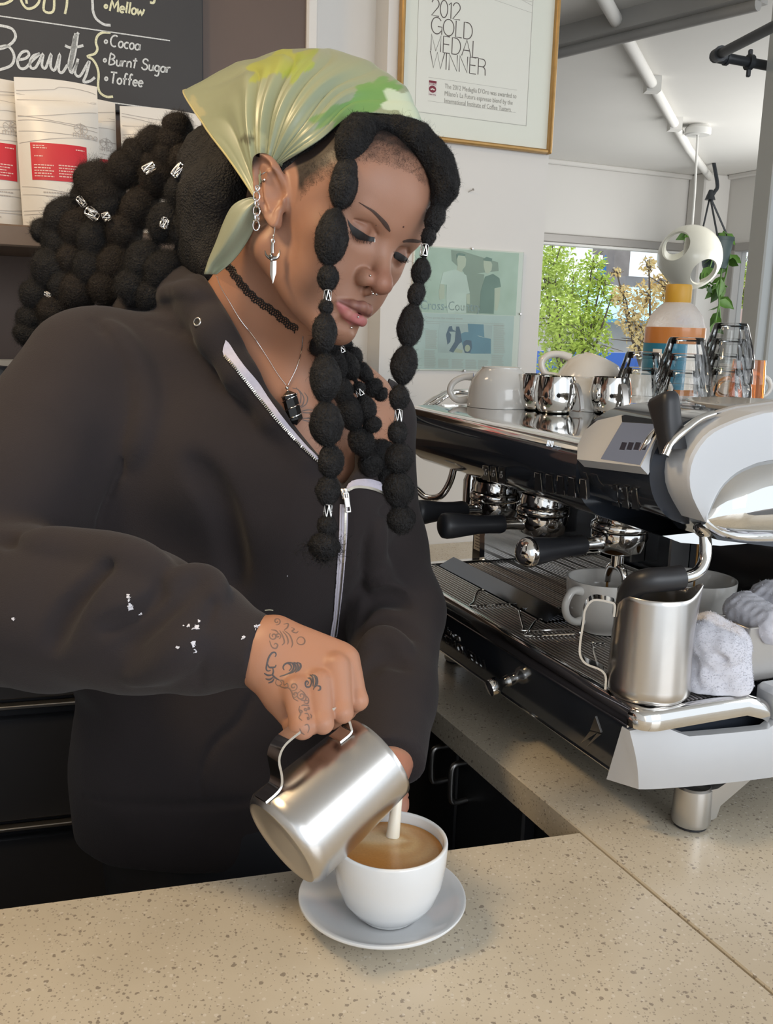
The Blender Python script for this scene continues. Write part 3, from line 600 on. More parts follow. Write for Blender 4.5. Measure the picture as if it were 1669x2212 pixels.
# ---------------------------------------------------------------- shelf and coffee bags
SA = AW + .30; zsh = man(onpl(100, 489, mw(SA, 0, 0), AV))[2]; zsb = man(onpl(60, 534, mw(SA, 0, 0), AV))[2]
nsr = wl(600, 500, .1)[1]
m = MB(); mbox(m, AW + .013, SA, -2.28, nsr, zsb, zsh, bev=.003); obj('wall_shelf', m, M_WOOD, None, label='walnut wall shelf carrying the white coffee bags', cat='shelf')
def bag(px_l, px_r, y_top_l, y_top_r, a, label, lean=.0, hflip=0, zt=None, detail=True, group='coffee bags on the shelf'):
    """a stand-up pouch whose foot is on the shelf at depth a; seen between two pixel columns"""
    pl_ = man(onpl(px_l, 400, mw(a, 0, 0), AV)); pr_ = man(onpl(px_r, 400, mw(a, 0, 0), AV)); wd_ = pr_[1] - pl_[1]
    zt = man(onpl((px_l + px_r) / 2, (y_top_l + y_top_r) / 2, mw(a - lean, 0, 0), AV))[2]; hh = zt - zsh - .0008
    o = mw(a, (pl_[1] + pr_[1]) / 2, zsh + .0008)
    t = thing('coffee_bag', label, 'bag', o, group); nu, nv = 25, 31; dep = .034
    M = np.eye(4); M[:3, 0] = NV; M[:3, 1] = AV; M[:3, 2] = ZV; M[:3, 3] = o
    def surf(u, v, side):
        x = (u - .5) * wd_ * (1 - .05 * (1 - v) * (1 - v)); b = max(0, 1 - (2 * abs(u - .5)) ** 2.6)
        prof = (1 - v) ** .5 * min(1, (1 - v) * 5) if v > .84 else (.55 + .45 * math.sin(math.pi * min(1, (v + .12) / .9)))
        prof = prof if v <= .84 else (.55 + .45 * math.sin(math.pi * (.96 / .9))) * max(0, (1 - (v - .84) / .05)) if v < .89 else 0
        y = side * (dep * b * prof + .0012) + .0018 * math.sin(9 * u + 7 * v + px_l) * b * (1 - v) - lean * v
        z = hh * v + .004 * math.sin(3 * u) * (v > .95)
        return (x, y, z)
    vs = np.linspace(0, 1, nv); us = np.linspace(0, 1, nu)
    F = np.array([[surf(u, v, 1) for u in us] for v in vs]); B = np.array([[surf(u, v, -1) for u in us] for v in vs])
    m = MB(); m.grid(xf(M, F)); m.grid(xf(M, B[:, ::-1]))
    for A_, C_ in ((F[0], B[0]), (F[-1], B[-1]), (F[:, 0], B[:, 0]), (F[:, -1], B[:, -1])): m.grid(xf(M, np.stack([A_, C_])))
    obj('pouch', m, M_BAG, t, smooth=50)
    def on(u, v, e=.0006): q = surf(u, v, 1); return (q[0], q[1] + e, q[2])
    def patch(u0, u1, v0, v1, e, n=12): return np.array([[on(u, v, e) for u in np.linspace(u0, u1, n)] for v in np.linspace(v0, v1, n)])
    m = MB(); m.grid(xf(M, patch(.14, .82, .315, .565, .0009))); obj('red_label', m, M_RED, t, smooth=60)
    m = MB(); rr = np.random.default_rng(int(px_l) + 500)
    for v0 in (.93, .89, .865, .78, .73, .70, .64, .595, .20, .13, .09, .26):
        am = rr.uniform(.004, .03); ph = rr.uniform(0, 6); sl = rr.normal() * .03
        us_ = np.linspace(.02, .98, 18); pts = [xf(M, on(u, min(.985, v0 + am * math.sin(3.3 * u + ph) + sl * (u - .5)), .0007)) for u in us_]
        ribbon(m, np.array(pts), AV, .0007, .0002)
    obj('line_print', m, M_BAGLINE, t, None)
    if detail:
        m = MB()
        def put(strk, u0, v0, s, wdt):
            for st in strk: ribbon(m, np.array([xf(M, on(u0 + x * s / wd_, v0 + y * s / hh, .0011)) for x, y in st]), AV, wdt, .0002)
        put([arc(0, 0, 1, .75, 0, 360, 20), [(-1, 0), (1, .05)], [(0, -.75), (.05, .95)], arc(-.1, 0, .4, .7, -80, 80, 8), arc(.3, 0, .4, .7, 100, 260, 8), [(-.6, .5), (.6, -.5)], [(-.5, -.5), (.6, .5)]], .76, .685, .0115, .0007)
        lo = {'m': [[(0, 0), (0, .6)], arc(.2, .4, .2, .2, 180, 0, 7) + [(.4, 0)], arc(.6, .4, .2, .2, 180, 0, 7) + [(.8, 0)]], 'i': [[(.1, 0), (.1, .6)], [(.1, .8), (.1, .86)]], 'l': [[(.1, 0), (.1, 1)]], 'a': [arc(.28, .3, .27, .3, 0, 360, 12), [(.56, .6), (.56, 0)]], 'n': [[(0, 0), (0, .6)], arc(.25, .36, .25, .24, 180, 0, 8) + [(.5, 0)]], 'o': [arc(.3, .3, .3, .3, 0, 360, 14)]}
        x = 0
        for ch, ad in zip('milano', (1.0, .3, .3, .75, .7, .7)):
            put([[(x + p_, q_) for p_, q_ in s] for s in lo[ch]], .66, .625, .0115, .0009); x += ad
        obj('logo', m, M_BAGLINE, t, None)
        m = MB()
        for k, (u0, u1, v0) in enumerate([(.17, .30, .545), (.17, .33, .53), (.68, .79, .535), (.18, .28, .475)] + [(.17, .17 + .23 - .03 * (k % 2), .415 - .0185 * k) for k in range(5)] + [(.46, .46 + .31 - .04 * (k % 3), .42 - .0185 * k) for k in range(5)]):
            rr2 = np.random.default_rng(k); u = u0
            while u < u1:
                l = rr2.uniform(.012, .04); m.grid(xf(M, np.array([[on(q, v0 + w_, .0013) for q in np.linspace(u, min(u1, u + l), 3)] for w_ in (-.0035, .0035)]))); u += l + .008
        obj('label_print', m, M_BAGPRT, t, None)
        m = MB()
        for k, (u0, u1, v0) in enumerate([(.26, .76, .235), (.29, .73, .21), (.43, .56, .085), (.38, .60, .065)]):
            rr2 = np.random.default_rng(k + 9); u = u0
            while u < u1:
                l = rr2.uniform(.012, .03); m.grid(xf(M, np.array([[on(q, v0 + w_, .0009) for q in np.linspace(u, min(u1, u + l), 3)] for w_ in (-.004, .004)]))); u += l + .009
        obj('foot_print', m, M_BAGLINE, t, None)
    return t
bag(42, 220, 174, 184, SA - .06, 'front white coffee bag with red label, beside the barista\'s hair', .03)
bag(-105, 68, 168, 178, SA - .10, 'white coffee bag with red label cut off by the picture\'s left edge', .02)
bag(150, 256, 215, 222, SA - .17, 'white coffee bag half hidden behind the front bag', .02)
bag(266, 440, 222, 258, SA - .15, 'white coffee bag standing behind the barista\'s hair puffs, nearest the chalkboard corner', .02)
bag(455, 600, 320, 330, SA - .15, 'white coffee bag glimpsed between hair and scarf tail', .02, detail=False)

# ---------------------------------------------------------------- cabinets with steel rails behind the barista, lower left
cab = thing('back_cabinet', 'black drawer cabinet with thin steel rails behind the barista', 'cabinet', P(60, 1700, 1.62) * np.array([1, 1, 0]))
CFx = FB; cp = P(60, 1523, 1.55); Mcab = frame([cp[0], cp[1], 0], FB, ZV)    # y axis points away from camera
def cz(px, py): 
    q = onpl(px, py, cp, FN); return (q - np.array([cp[0], cp[1], 0])) @ FB, q[2]
zt1 = cz(60, 1523)[1]; zt2 = cz(70, 1782)[1]; zt0 = cz(40, 1478)[1]
m = MB(); m.box((-.9, .012, 0), (.30, .45, zt0 + .07), Mcab); obj('carcass', m, M_DARKCAB, cab)
for z0, z1 in ((zt1 + .012, zt0 + .05), (zt2 + .012, zt1 - .02), (.05, zt2 - .018)):
    m = MB(); m.box((-.88, -.004, z0), (.28, .012, z1), Mcab, bev=.003); dr = obj('drawer', m, M_DARKCAB, cab)
    m = MB(); m.box((-.87, -.016, z0 - .012), (.27, .004, z0 - .006), Mcab, bev=.0015); obj('rail_handle', m, M_STEELR, dr)
m = MB(); m.box((-.95, -.02, zt0 + .07), (.32, .47, zt0 + .09), Mcab, bev=.003); obj('worktop', m, M_BLACKPL, cab)
# lit splashback strip and two black grinders seen at the far left edge
m = MB(); q0 = wl(-80, 774, .014); q1 = wl(70, 800, .014); mbox(m, AW + .0125, AW + .02, q0[1], q1[1] + .3, q1[2] - .32, wl(30, 776, .014)[2], bev=.002)
obj('splashback', m, mat('cream_splashback', (.68, .58, .46), .5), None, label='cream splashback panel under the brown shelf wall at the left edge', cat='panel')
for x, y, lab, w_ in ((-12, 788, 'tall black flask with rounded cap at the picture\'s left edge', .032), (70, 790, 'black flask partly hidden behind the barista\'s shoulder', .034)):
    o = P(x, y, 1.72); zc_ = zt0 + .0905; Mo = np.eye(4); Mo[:3, 3] = (o[0], o[1], zc_)
    # stands on the black worktop of the drawer cabinet
    h = o[2] - zc_
    t = thing('flask', lab, 'flask', (o[0], o[1], zc_))
    m = MB(); m.lathe([(0, 0), (w_ * .95, 0), (w_, .006), (w_, h - .05), (w_ * .93, h - .032), (0, h - .032)], 24, Mo); obj('body', m, M_BLACKMT, t)
    m = MB(); m.lathe([(0, h - .031), (w_ * .88, h - .031), (w_ * .88, h - .01), (w_ * .7, h - .002), (0, h)], 24, Mo); obj('cap', m, M_BLACKPL, t)

# ---------------------------------------------------------------- framed gold medal print
po = wl(858, 120); pq = wl(1192, 165); zbt = (wl(957, 306)[2] + wl(1176, 337)[2]) / 2
n0, n1, z0, z1 = po[1], pq[1] + .002, zbt, zbt + .66
pf = thing('framed_print', 'gilt framed gold medal print hanging on the white wall', 'picture', mw(AW, (n0 + n1) / 2, z0))
fw = .0095
for nm, (a, b, c_, d_) in {'l': (n0, n0 + fw, z0, z1), 'r': (n1 - fw, n1, z0, z1), 'b': (n0 + fw, n1 - fw, z0, z0 + fw), 't': (n0 + fw, n1 - fw, z1 - fw, z1)}.items():
    m = MB(); mbox(m, AW + .0008, AW + .019, a, b, c_, d_, bev=.003); obj('frame_rail', m, M_GOLD, pf)
m = MB(); mbox(m, AW + .001, AW + .006, n0 + fw * .8, n1 - fw * .8, z0 + fw * .8, z1 - fw * .8); obj('mount', m, M_MATB, pf)
nr = wl(1140, 150)[1]; zl = wl(1130, 272)[2]; nl = wl(896, 150)[1]
m = MB()
for lo, hi in (((nl, z1 - .09), (nr, z1 - .088)), ((nl, zl - .0012), (nr, zl)), ((nr - .0012, zl), (nr, z1 - .09)), ((nl, zl), (nl + .0004, z1 - .09))): mbox(m, AW + .006, AW + .0068, lo[0], hi[0], lo[1], hi[1])
obj('mount_edge', m, M_GREYINK, pf, None)
m = MB(); mbox(m, AW + .0055, AW + .0062, nl + .001, nr - .001, zl + .001, z1 - .091); obj('print_sheet', m, M_PAPER, pf)
def wall_text(mb, lines, off, w, sm=1):
    for s in lines: ribbon(mb, np.array([mw(AW + off, q[0], q[1]) for q in s]), WN, w, .0003)
m = MB()
for txt, pa, pb in (('2012', (928, 38), (991, 43)), ('GOLD', (927, 76), (1019, 85)), ('MEDAL', (926, 112), (1033, 126)), ('WINNER', (925, 148), (1048, 164))):
    qa = wl(pa[0], pa[1]); qb = wl(pb[0], pb[1]); h = {'2012': 32, 'GOLD': 31, 'MEDAL': 31, 'WINNER': 31}[txt] * 2.15 / FPX * 1.02
    adv = sum(G[c][0] for c in txt); trk = ((qb[1] - qa[1]) / h - adv) / len(txt); zz = wl((pa[0] + pb[0]) / 2, (pa[1] + pb[1]) / 2)[2]
    wall_text(m, strokes(txt, G, h, qa[1], zz, trk), .0064, .0019)
obj('headline', m, M_INK, pf, None)
m = MB(); zA = (wl(923, 169)[2] + wl(1113, 196)[2]) / 2; zB = (wl(920, 219)[2] + wl(1110, 245)[2]) / 2; nA = wl(922, 190)[1]; nB = wl(1112, 210)[1]
for zz in (zA, zB): mbox(m, AW + .0062, AW + .0066, nA, nB, zz, zz + .0006)
for a, b in (((1060, 0), (1146, 30)), ((1110, -6), (1146, 14)), ((1120, 0), (1146, 6))): ribbon(m, np.array([mw(AW + .0064, *wl(*a)[1:]), mw(AW + .0064, *wl(*b)[1:])]), WN, .0006, .0002)
Mt = np.eye(4); Mt[:3, 0] = NV; Mt[:3, 1] = ZV; Mt[:3, 2] = AV
q = wl(957, 192); Mt[:3, 3] = mw(AW + .0063, q[1], q[2])
wid = wl(1112, 205)[1] - q[1]
v, f = textmesh('The 2012 Medaglia D\'Oro was awarded to\nMilano\'s La Futura espresso blend by the\nInternational Institute of Coffee Tasters.', .0142, Mt); sx = wid / max(1e-6, ((v - Mt[:3, 3]) @ NV).max())
v = Mt[:3, 3] + np.outer((v - Mt[:3, 3]) @ NV * sx, NV) + np.outer((v - Mt[:3, 3]) @ ZV, ZV) + AV * .0003; m.add(v, f)
obj('small_print', m, M_GREYINK, pf, None)
q = wl(931, 194); M2 = Mt.copy(); M2[:3, 3] = mw(AW + .0064, q[1], q[2]); mar = mat('maroon_print', (.22, .03, .05), .7)
m = MB(); m.box((-.0095, -.0135, 0), (.0095, .0175, .0002), M2); obj('seal_card', m, mat('seal_card', (.70, .62, .60), .7), pf)
m = MB(); m.prism([(.0088 * math.cos(t_), .0072 * math.sin(t_)) for t_ in np.linspace(0, 2 * math.pi, 20, endpoint=False)], .0002, .0005, M2); m.box((-.0092, .0125, .0002), (.0092, .0172, .0004), M2)
M3 = M2.copy(); M3[:3, 3] += ZV * .0084 + AV * .0003; v, f = textmesh("D'ORO", .0052, M3, align='CENTER'); m.add(v, f)
M3 = M2.copy(); M3[:3, 3] -= ZV * .0118 - AV * .0003; v, f = textmesh('Coffee Tasting', .0028, M3, align='CENTER'); m.add(v, f); obj('seal', m, mar, pf, None)
m = MB()
for k in (-1, 0, 1): m.ball((.0032 * k, .001 * (k == 0) - .0006, .0006), (.0022, .0016, .0003), 8, M=M2)
obj('seal_beans', m, M_PAPER, pf, None)
m = MB(); mbox(m, AW + .0098, AW + .0112, n0 + fw * .9, n1 - fw * .9, z0 + fw * .9, z1 - fw * .9); obj('glazing', m, M_PANE, pf)
# old nail
m = MB(); q = wl(1010, 416); p0 = mw(AW + .0, q[1], q[2]); m.tube(np.array([p0 - AV * .004, p0 + AV * .012 + ZV * .006 + NV * .007]), .0013, 8); m.lathe([(0, 0), (.003, 0), (.003, .001), (0, .001)], 10, axis_frame(p0 + AV * .012 + ZV * .006 + NV * .007, AV + ZV * .5 + NV * .5))
obj('nail', m, M_STEELR, None, label='bent nail left in the white wall beside the barista\'s forehead', cat='nail')

# ---------------------------------------------------------------- clip frame with two newspaper pages
na, nb = wl(886, 700)[1], wl(1122, 650)[1]; zt_, zb_ = (wl(930, 531)[2] + wl(1128, 546)[2]) / 2, (wl(900, 797)[2] + wl(1112, 804)[2]) / 2
nf = thing('newspaper_frame', 'frameless glass clip frame with two newspaper cuttings under the gilt print', 'picture', mw(AW, (na + nb) / 2, zb_))
m = MB(); mbox(m, AW + .0006, AW + .004, na, nb, zb_, zt_); obj('backing', m, M_PAPER, nf)
def np_(px, py): q = wl(px, py); return q[1], q[2]
sp = wl(1000, 678)[2]; nr2 = np_(1119, 600)[0]
def rect(mb, n_0, n_1, z_0, z_1, off, th=.0002): mbox(mb, AW + off, AW + off + th, n_0, n_1, z_0, z_1)
def poly(mb, pts, off, th=.0002):
    M_ = np.eye(4); M_[:3, 0] = NV; M_[:3, 1] = ZV; M_[:3, 2] = AV; M_[:3, 3] = mw(AW + off, 0, 0); mb.prism([np_(*p) for p in pts], 0, th, M_)
Zn = lambda pts: [(880 + x * 260 / 1669, 520 + y * 260 / 1669) for x, y in pts]
mg = lambda n, c: mat('newsprint_' + n, c, .75, noise=(14, .25))
m = MB(); rect(m, na + .004, nr2 - .004, sp, zt_ - .003, .004); obj('upper_page', m, mat('newsprint_green', (.44, .51, .42), .75, noise=(26, .5, (.62, .68, .60))), nf)
m = MB(); poly(m, Zn([(590, 130), (760, 150), (1240, 300), (1250, 420), (800, 470), (600, 280)]), .0042); poly(m, Zn([(770, 420), (1050, 470), (1000, 1010), (780, 1000)]), .0043); obj('photo_van', m, mg('olive', (.33, .37, .31)), nf)
sk = mat('newsprint_skin', (.58, .58, .47), .75)
m = MB(); poly(m, Zn([(670, 230), (690, 200), (780, 215), (800, 260), (790, 350), (750, 400), (740, 440), (670, 420), (680, 350)]), .0045); poly(m, Zn([(1040, 280), (1130, 260), (1160, 330), (1150, 410), (1100, 460), (1060, 440), (1040, 350)]), .0045)
poly(m, Zn([(440, 600), (500, 610), (500, 800), (430, 820), (420, 700)]), .0045); poly(m, Zn([(1190, 660), (1270, 650), (1265, 800), (1230, 970), (1195, 965)]), .0045); poly(m, Zn([(800, 740), (850, 740), (850, 880), (810, 870)]), .0045); obj('photo_skin', m, sk, nf)
m = MB(); poly(m, Zn([(480, 440), (650, 400), (740, 440), (800, 480), (850, 730), (800, 740), (800, 1000), (540, 1000), (520, 800), (530, 610), (440, 600)]), .0047); obj('photo_white_shirt', m, mg('white', (.62, .66, .60)), nf)
m = MB(); poly(m, Zn([(1060, 500), (1170, 460), (1260, 520), (1280, 640), (1190, 660), (1180, 1015), (980, 1005), (1000, 700)]), .0047); poly(m, Zn([(660, 190), (700, 165), (790, 190), (780, 215), (690, 205), (668, 260)]), .0048); poly(m, Zn([(1030, 260), (1080, 225), (1160, 250), (1150, 290), (1060, 280)]), .0048); obj('photo_dark_shirt', m, mg('dark', (.22, .29, .25)), nf)
# masthead lettering
m = MB(); q = np_(905, 668); M3 = Mt.copy(); M3[:3, 3] = mw(AW + .0049, q[0], q[1]); v, f = textmesh('Cross-Country', .030, M3); wdt = ((v - M3[:3, 3]) @ NV).max(); tgt = np_(1036, 676)[0] - q[0]
v = M3[:3, 3] + np.outer((v - M3[:3, 3]) @ NV * tgt / wdt, NV) + np.outer((v - M3[:3, 3]) @ ZV, ZV); m.add(v, f); obj('masthead', m, mat('pale_blue_print', (.60, .68, .70), .7), nf, None)
m = MB(); rect(m, na + .002, nr2 - .008, zb_ + .003, sp - .001, .0042); obj('lower_page', m, mat('newsprint_grey', (.50, .56, .54), .75, noise=(20, .2, (.62, .66, .64))), nf)
m = MB(); poly(m, Zn([(410, 1385), (430, 1140), (1160, 1180), (1140, 1570), (410, 1550)]), .0045); obj('photo_background', m, mg('pale', (.52, .56, .55)), nf)
m = MB(); poly(m, Zn([(700, 1300), (780, 1265), (900, 1270), (980, 1330), (1140, 1360), (1140, 1565), (860, 1565), (760, 1480)]), .0047); poly(m, Zn([(820, 1150), (1040, 1160), (1050, 1340), (830, 1270)]), .0046); obj('photo_car', m, mg('carblue', (.20, .32, .40)), nf)
m = MB(); poly(m, Zn([(560, 1190), (600, 1180), (610, 1230), (660, 1260), (560, 1260), (590, 1300), (580, 1400), (540, 1440), (520, 1300)]), .0049); poly(m, Zn([(660, 1190), (700, 1190), (720, 1260), (740, 1400), (700, 1430), (620, 1550), (560, 1530), (640, 1400), (650, 1290)]), .0049); poly(m, Zn([(760, 1400), (800, 1375), (870, 1385), (880, 1480), (850, 1560), (780, 1555), (755, 1480)]), .0049); obj('photo_men', m, mg('ink', (.15, .19, .25)), nf)
m = MB(); M_ = Mt.copy(); q = np_(*Zn([(815, 1490)])[0]); M_[:3, 3] = mw(AW + .0051, *q); m.prism([(.0072 * math.cos(t_), .0082 * math.sin(t_)) for t_ in np.linspace(0, 2 * math.pi, 16, endpoint=False)], 0, .0002, M_); poly(m, Zn([(640, 1480), (750, 1520), (740, 1560), (630, 1540)]), .0049); obj('photo_wheel', m, mg('yellow', (.52, .52, .40)), nf)
m = MB(); rng = np.random.default_rng(2)
def column(x0, x1, y0, y1, dy=13):
    y = y0
    while y < y1:
        a, b = Zn([(x0, y)])[0], Zn([(x1 - rng.uniform(0, 25), y + 1)])[0]; A_, B_ = np_(*a), np_(*b); rect(m, A_[0], B_[0], A_[1] - .0006, A_[1] + .0003, .0044); y += dy
column(235, 400, 1240, 1500); column(1180, 1340, 1165, 1560); column(220, 380, 1520, 1760); column(410, 570, 1640, 1765); column(600, 760, 1645, 1770); column(790, 945, 1650, 1775); column(965, 1110, 1655, 1780); column(1150, 1320, 1580, 1785)
for yy in (1115, 1140): A_, B_ = np_(*Zn([(235, yy)])[0]), np_(*Zn([(1320, yy)])[0]); rect(m, A_[0], B_[0], A_[1] - .0007, A_[1], .0044)
q = np_(*Zn([(235, 1078)])[0]); M3 = Mt.copy(); M3[:3, 3] = mw(AW + .0044, q[0], q[1]); v, f = textmesh('Drive across the country sweet', .0075, M3, .0002); m.add(v, f)
obj('newsprint_columns', m, M_GREYINK, nf, None)
m = MB(); mbox(m, AW + .0056, AW + .0076, na, nb, zb_, zt_); obj('glazing', m, thin_glass('clip_glass', (.96, .99, .97), 1.25), nf)
for q, vert in (((1017, 537), 0), ((1000, 799), 0), ((1120, 678), 1)):
    A_ = np_(*q); m = MB(); s_ = .0025
    zz = zt_ if q[1] < 600 else zb_ if not vert else A_[1]; nn = nb if vert else A_[0]
    mbox(m, AW + .0008, AW + .009, nn - s_, nn + s_, zz - s_, zz + s_, bev=.0006); obj('clip', m, M_STEELR, nf)

# ================================================================ espresso machine (frame: a along the counter to the camera, n into the machine, z up)
MA = np.eye(4); MA[:3, 0] = NV; MA[:3, 1] = ZV; MA[:3, 2] = AV; MA[:3, 3] = [OC[0], OC[1], 0]   # prism: (n,z) section extruded along a
mm = lambda a, n, z: xf(MACH, (a, n, z))
M_DKSTEEL = mat('dark_polished_steel', (.14, .15, .17), .14, 1.0)
FAR, NEAR = -.555, .046
em = thing('espresso_machine', 'large three-group chrome, black and silver espresso machine on the side counter', 'machine', mw(-.25, .28, ZC))
def ext(name, sec, a0, a1, m, parent=None, smooth=35, bevel=0):
    b = MB(); b.prism(sec, a0, a1, MA); return obj(name, b, m, parent or em, smooth)
def smoothsec(pts, n=6): return [tuple(q) for q in catmull(np.array(pts, float), n)]
# lower body: black front panel, grey curved side panel, chrome tray surround
ext('front_panel', [(.044, .985), (.026, 1.058), (.2, 1.058), (.5, 1.058), (.5, .985)], FAR, .028, M_BLACKPL)
b = MB(); b.tube(xf(MACH, [(FAR, .0245, 1.057), (.030, .0245, 1.057)]), .0014, 8); b.tube(xf(MACH, [(FAR, .043, .9855), (.024, .043, .9855)]), .0012, 8); obj('trim_line', b, M_CHROME, em)
# side panel: bulged in plan, cut-out along its top edge
def side_a(n): return .030 + .034 * math.sin(min(1, max(0, (n - .02) / .26)) * math.pi / 2) if n < .28 else .064
ns = np.linspace(.026, .54, 40); V = []
for n in ns:
    zt = 1.056 - .004 * math.exp(-((n - .03) / .01) ** 2) - .014 * max(0, min(1, (n - .06) / .03)) * max(0, min(1, (.205 - n) / .02)); zb = .986
    nb = max(n, .0); row = []
    for k in range(9):
        t_ = k / 8; z = zb + (zt - zb) * t_; lean = .018 * (1 - t_) * math.exp(-(n - .026) / .03)
        row.append(mm(side_a(n) + .004 * math.sin(math.pi * t_) , n + lean, z))
    row += [mm(side_a(n) - .012, n, zt), mm(side_a(n) - .03, n, zb)]; V.append(row)
b = MB(); b.grid(np.array(V), cv=True); b.f.append(tuple(range(11))[::-1]); b.f.append(tuple(range(39 * 11, 40 * 11))); b.m += [0, 0]; obj('side_panel', b, M_GREYPL, em, 50)
sec = [(.024, 1.058), (.022, 1.066), (.024, 1.075), (.028, 1.079), (.034, 1.079), (.036, 1.072), (.036, 1.058)]
b = MB(); b.prism(sec, FAR, .030, MA)
# rounded near corner and the chrome block along the near end
ring = []
for t_ in np.linspace(0, math.pi / 2, 8):
    ca, sa = math.sin(t_), math.cos(t_); c_ = (.030, .046)
    ring.append([mm(c_[0] + (c_[1] - q[0]) * ca, c_[1] - (c_[1] - q[0]) * sa, q[1]) for q in sec])
for n in (.10, .16, .182, .19): ring.append([mm(.030 + (.046 - q[0]), n, q[1] - (0 if n < .17 else .012 * (n - .17) / .02)) for q in sec])
b.grid(np.array(ring), cv=True); b.f.append(tuple(b.n - 1 - i for i in range(7))); b.m.append(0); obj('tray_rail', b, M_CHROME, em, 50)
b = MB(); mbox(b, .024, .062, .193, .54, 1.045, 1.082, bev=.006); obj('end_block', b, M_GREYPL, em)
b = MB(); mbox(b, FAR + .002, .03, .034, .41, 1.055, 1.064); obj('tray_floor', b, M_BLACKPL, em)
b = MB(); mbox(b, FAR - .006, FAR + .012, .03, .41, 1.05, 1.080, bev=.003); obj('far_rail', b, M_CHROME, em)
sl = None
for k in range(21):                                        # front grate bars, one by one
    n = .040 + k * .0056
    if n > .098:
        a0 = -.235
    else: a0 = FAR + .014
    b = MB(); b.tube(xf(MACH, [(a0, n, 1.0755), (.036 if n < .165 else .03, n, 1.0755)]), .0019, 8); obj('grate_bar', b, M_STEEL, em, 60)
b = MB()
for a in (-.5, -.4, -.3, -.2, -.1, .0): b.tube(xf(MACH, [(a, .037, 1.0722), (a, .16 if a > -.23 else .098, 1.0722)]), .0016, 6)
obj('grate_crossbar', b, M_STEEL, em)
b = MB(); b.prism([(.099, 1.066), (.101, 1.077), (.126, 1.089), (.129, 1.087), (.129, 1.066)], FAR + .012, -.238, MA); obj('chrome_ledge', b, M_DKSTEEL, em)
for k in range(48):                                        # rear grate under the spouts
    n = .132 + k * .0056
    b = MB(); b.tube(xf(MACH, [(FAR + .014, n, 1.0755), (-.238 if n < .152 else .012, n, 1.0755)]), .0018, 6); obj('grate_bar', b, M_STEEL, em, 60)
# back wall of the work area, far cheek
b = MB(); mbox(b, FAR + .015, .03, .405, .42, 1.06, 1.30); obj('back_plate', b, M_DKSTEEL, em)
b = MB(); b.prism([(.18, 1.080), (.178, 1.12), (.20, 1.26), (.41, 1.27), (.41, 1.08)], FAR, FAR + .016, MA); obj('far_cheek', b, M_CHROME, em)
b = MB(); mbox(b, -.43, -.425, .38, .404, 1.09, 1.25); mbox(b, -.33, -.325, .37, .404, 1.09, 1.25); obj('back_rib', b, M_STEELR, em)
q = onpl(1040, 1165, mw(0, .25, 0), NV); qa = man(q)
b = MB(); mbox(b, qa[0] - .024, qa[0] + .024, .248, .2495, qa[2] - .022, qa[2] + .022); st = obj('instruction_card', b, mat('cream_card', (.55, .50, .42), .7), em)
b = MB()
for k in range(7): mbox(b, qa[0] - .018, qa[0] + .018 - .006 * (k % 3), .2474, .248, qa[2] + .014 - .0052 * k, qa[2] + .0152 - .0052 * k)
obj('card_print', b, M_INK, st); b = MB(); mbox(b, qa[0] - .03, qa[0] + .03, .2496, .405, qa[2] - .1, qa[2] + .05); obj('card_holder', b, M_DKSTEEL, em)

# hood: black front with mirror top (far part), taller near part with the C-shaped end
far_sec = smoothsec([(.092, 1.237), (.070, 1.245), (.050, 1.263), (.040, 1.290), (.042, 1.311), (.052, 1.322)], 5)
a_bez = onfront(1246, 990, .040)[0]
ext('hood_front', far_sec + [(.30, 1.318), (.30, 1.240)], FAR, a_bez, M_BLACKPL, smooth=50)
top_sec = smoothsec([(.044, 1.3155), (.050, 1.3235), (.064, 1.3268), (.10, 1.3275)], 5)
b = MB(); b.prism(top_sec + [(.62, 1.3275), (.62, 1.31), (.06, 1.31)], FAR - .004, a_bez, MA); b.prism([(.165, 1.3275), (.62, 1.3275), (.62, 1.312), (.165, 1.312)], a_bez, -.052, MA); obj('cup_tray', b, M_CHROME, em, 50)
near_sec = smoothsec([(.088, 1.257), (.066, 1.266), (.048, 1.285), (.040, 1.309), (.044, 1.331), (.058, 1.349), (.082, 1.362), (.115, 1.368), (.15, 1.370)], 5)
ext('hood_near', near_sec + [(.16, 1.366), (.16, 1.33), (.30, 1.33), (.30, 1.259)], a_bez, .012, M_BLACKPL, smooth=50)
b = MB(); b.prism([(.16, 1.372), (.155, 1.366), (.155, 1.31), (.55, 1.31), (.55, 1.366), (.54, 1.372)], -.05, .012, MA); obj('end_cover', b, M_STEELR, em)
# silver bezel and tilted screen
def onsec(px, py, a=None):
    """the point of the near hood's skin seen at a pixel"""
    o, d = CAM, ray(px, py); best = None
    S = np.array(near_sec)
    for i in range(len(S) - 1):
        p0, p1 = S[i], S[i + 1]; nn = NV * (p1[1] - p0[1]) - ZV * (p1[0] - p0[0]); q = onpl(px, py, mw(0, p0[0], p0[1]), nn); r_ = man(q); t_ = ((r_[1:] - p0) @ (p1 - p0)) / ((p1 - p0) @ (p1 - p0))
        if -.001 <= t_ <= 1.001:
            dd = (q - CAM) @ CF
            if best is None or dd < best[0]: best = (dd, r_, unit(nn) if nn @ d < 0 else -unit(nn))
    return best
def skin_patch(pxs, off, n=8):
    """quad given by 4 pixels (tl, tr, br, bl), wrapped on the hood at a small offset"""
    tl, tr, br, bl = [np.array(p, float) for p in pxs]; V = []
    for i in range(n + 1):
        row = []
        for j in range(n + 1):
            u, v = j / n, i / n; p = (tl * (1 - u) + tr * u) * (1 - v) + (bl * (1 - u) + br * u) * v; h = onsec(*p)
            if h is None: return None
            row.append(xf(MACH, h[1]) + h[2] * off)
        V.append(row)
    return np.array(V)
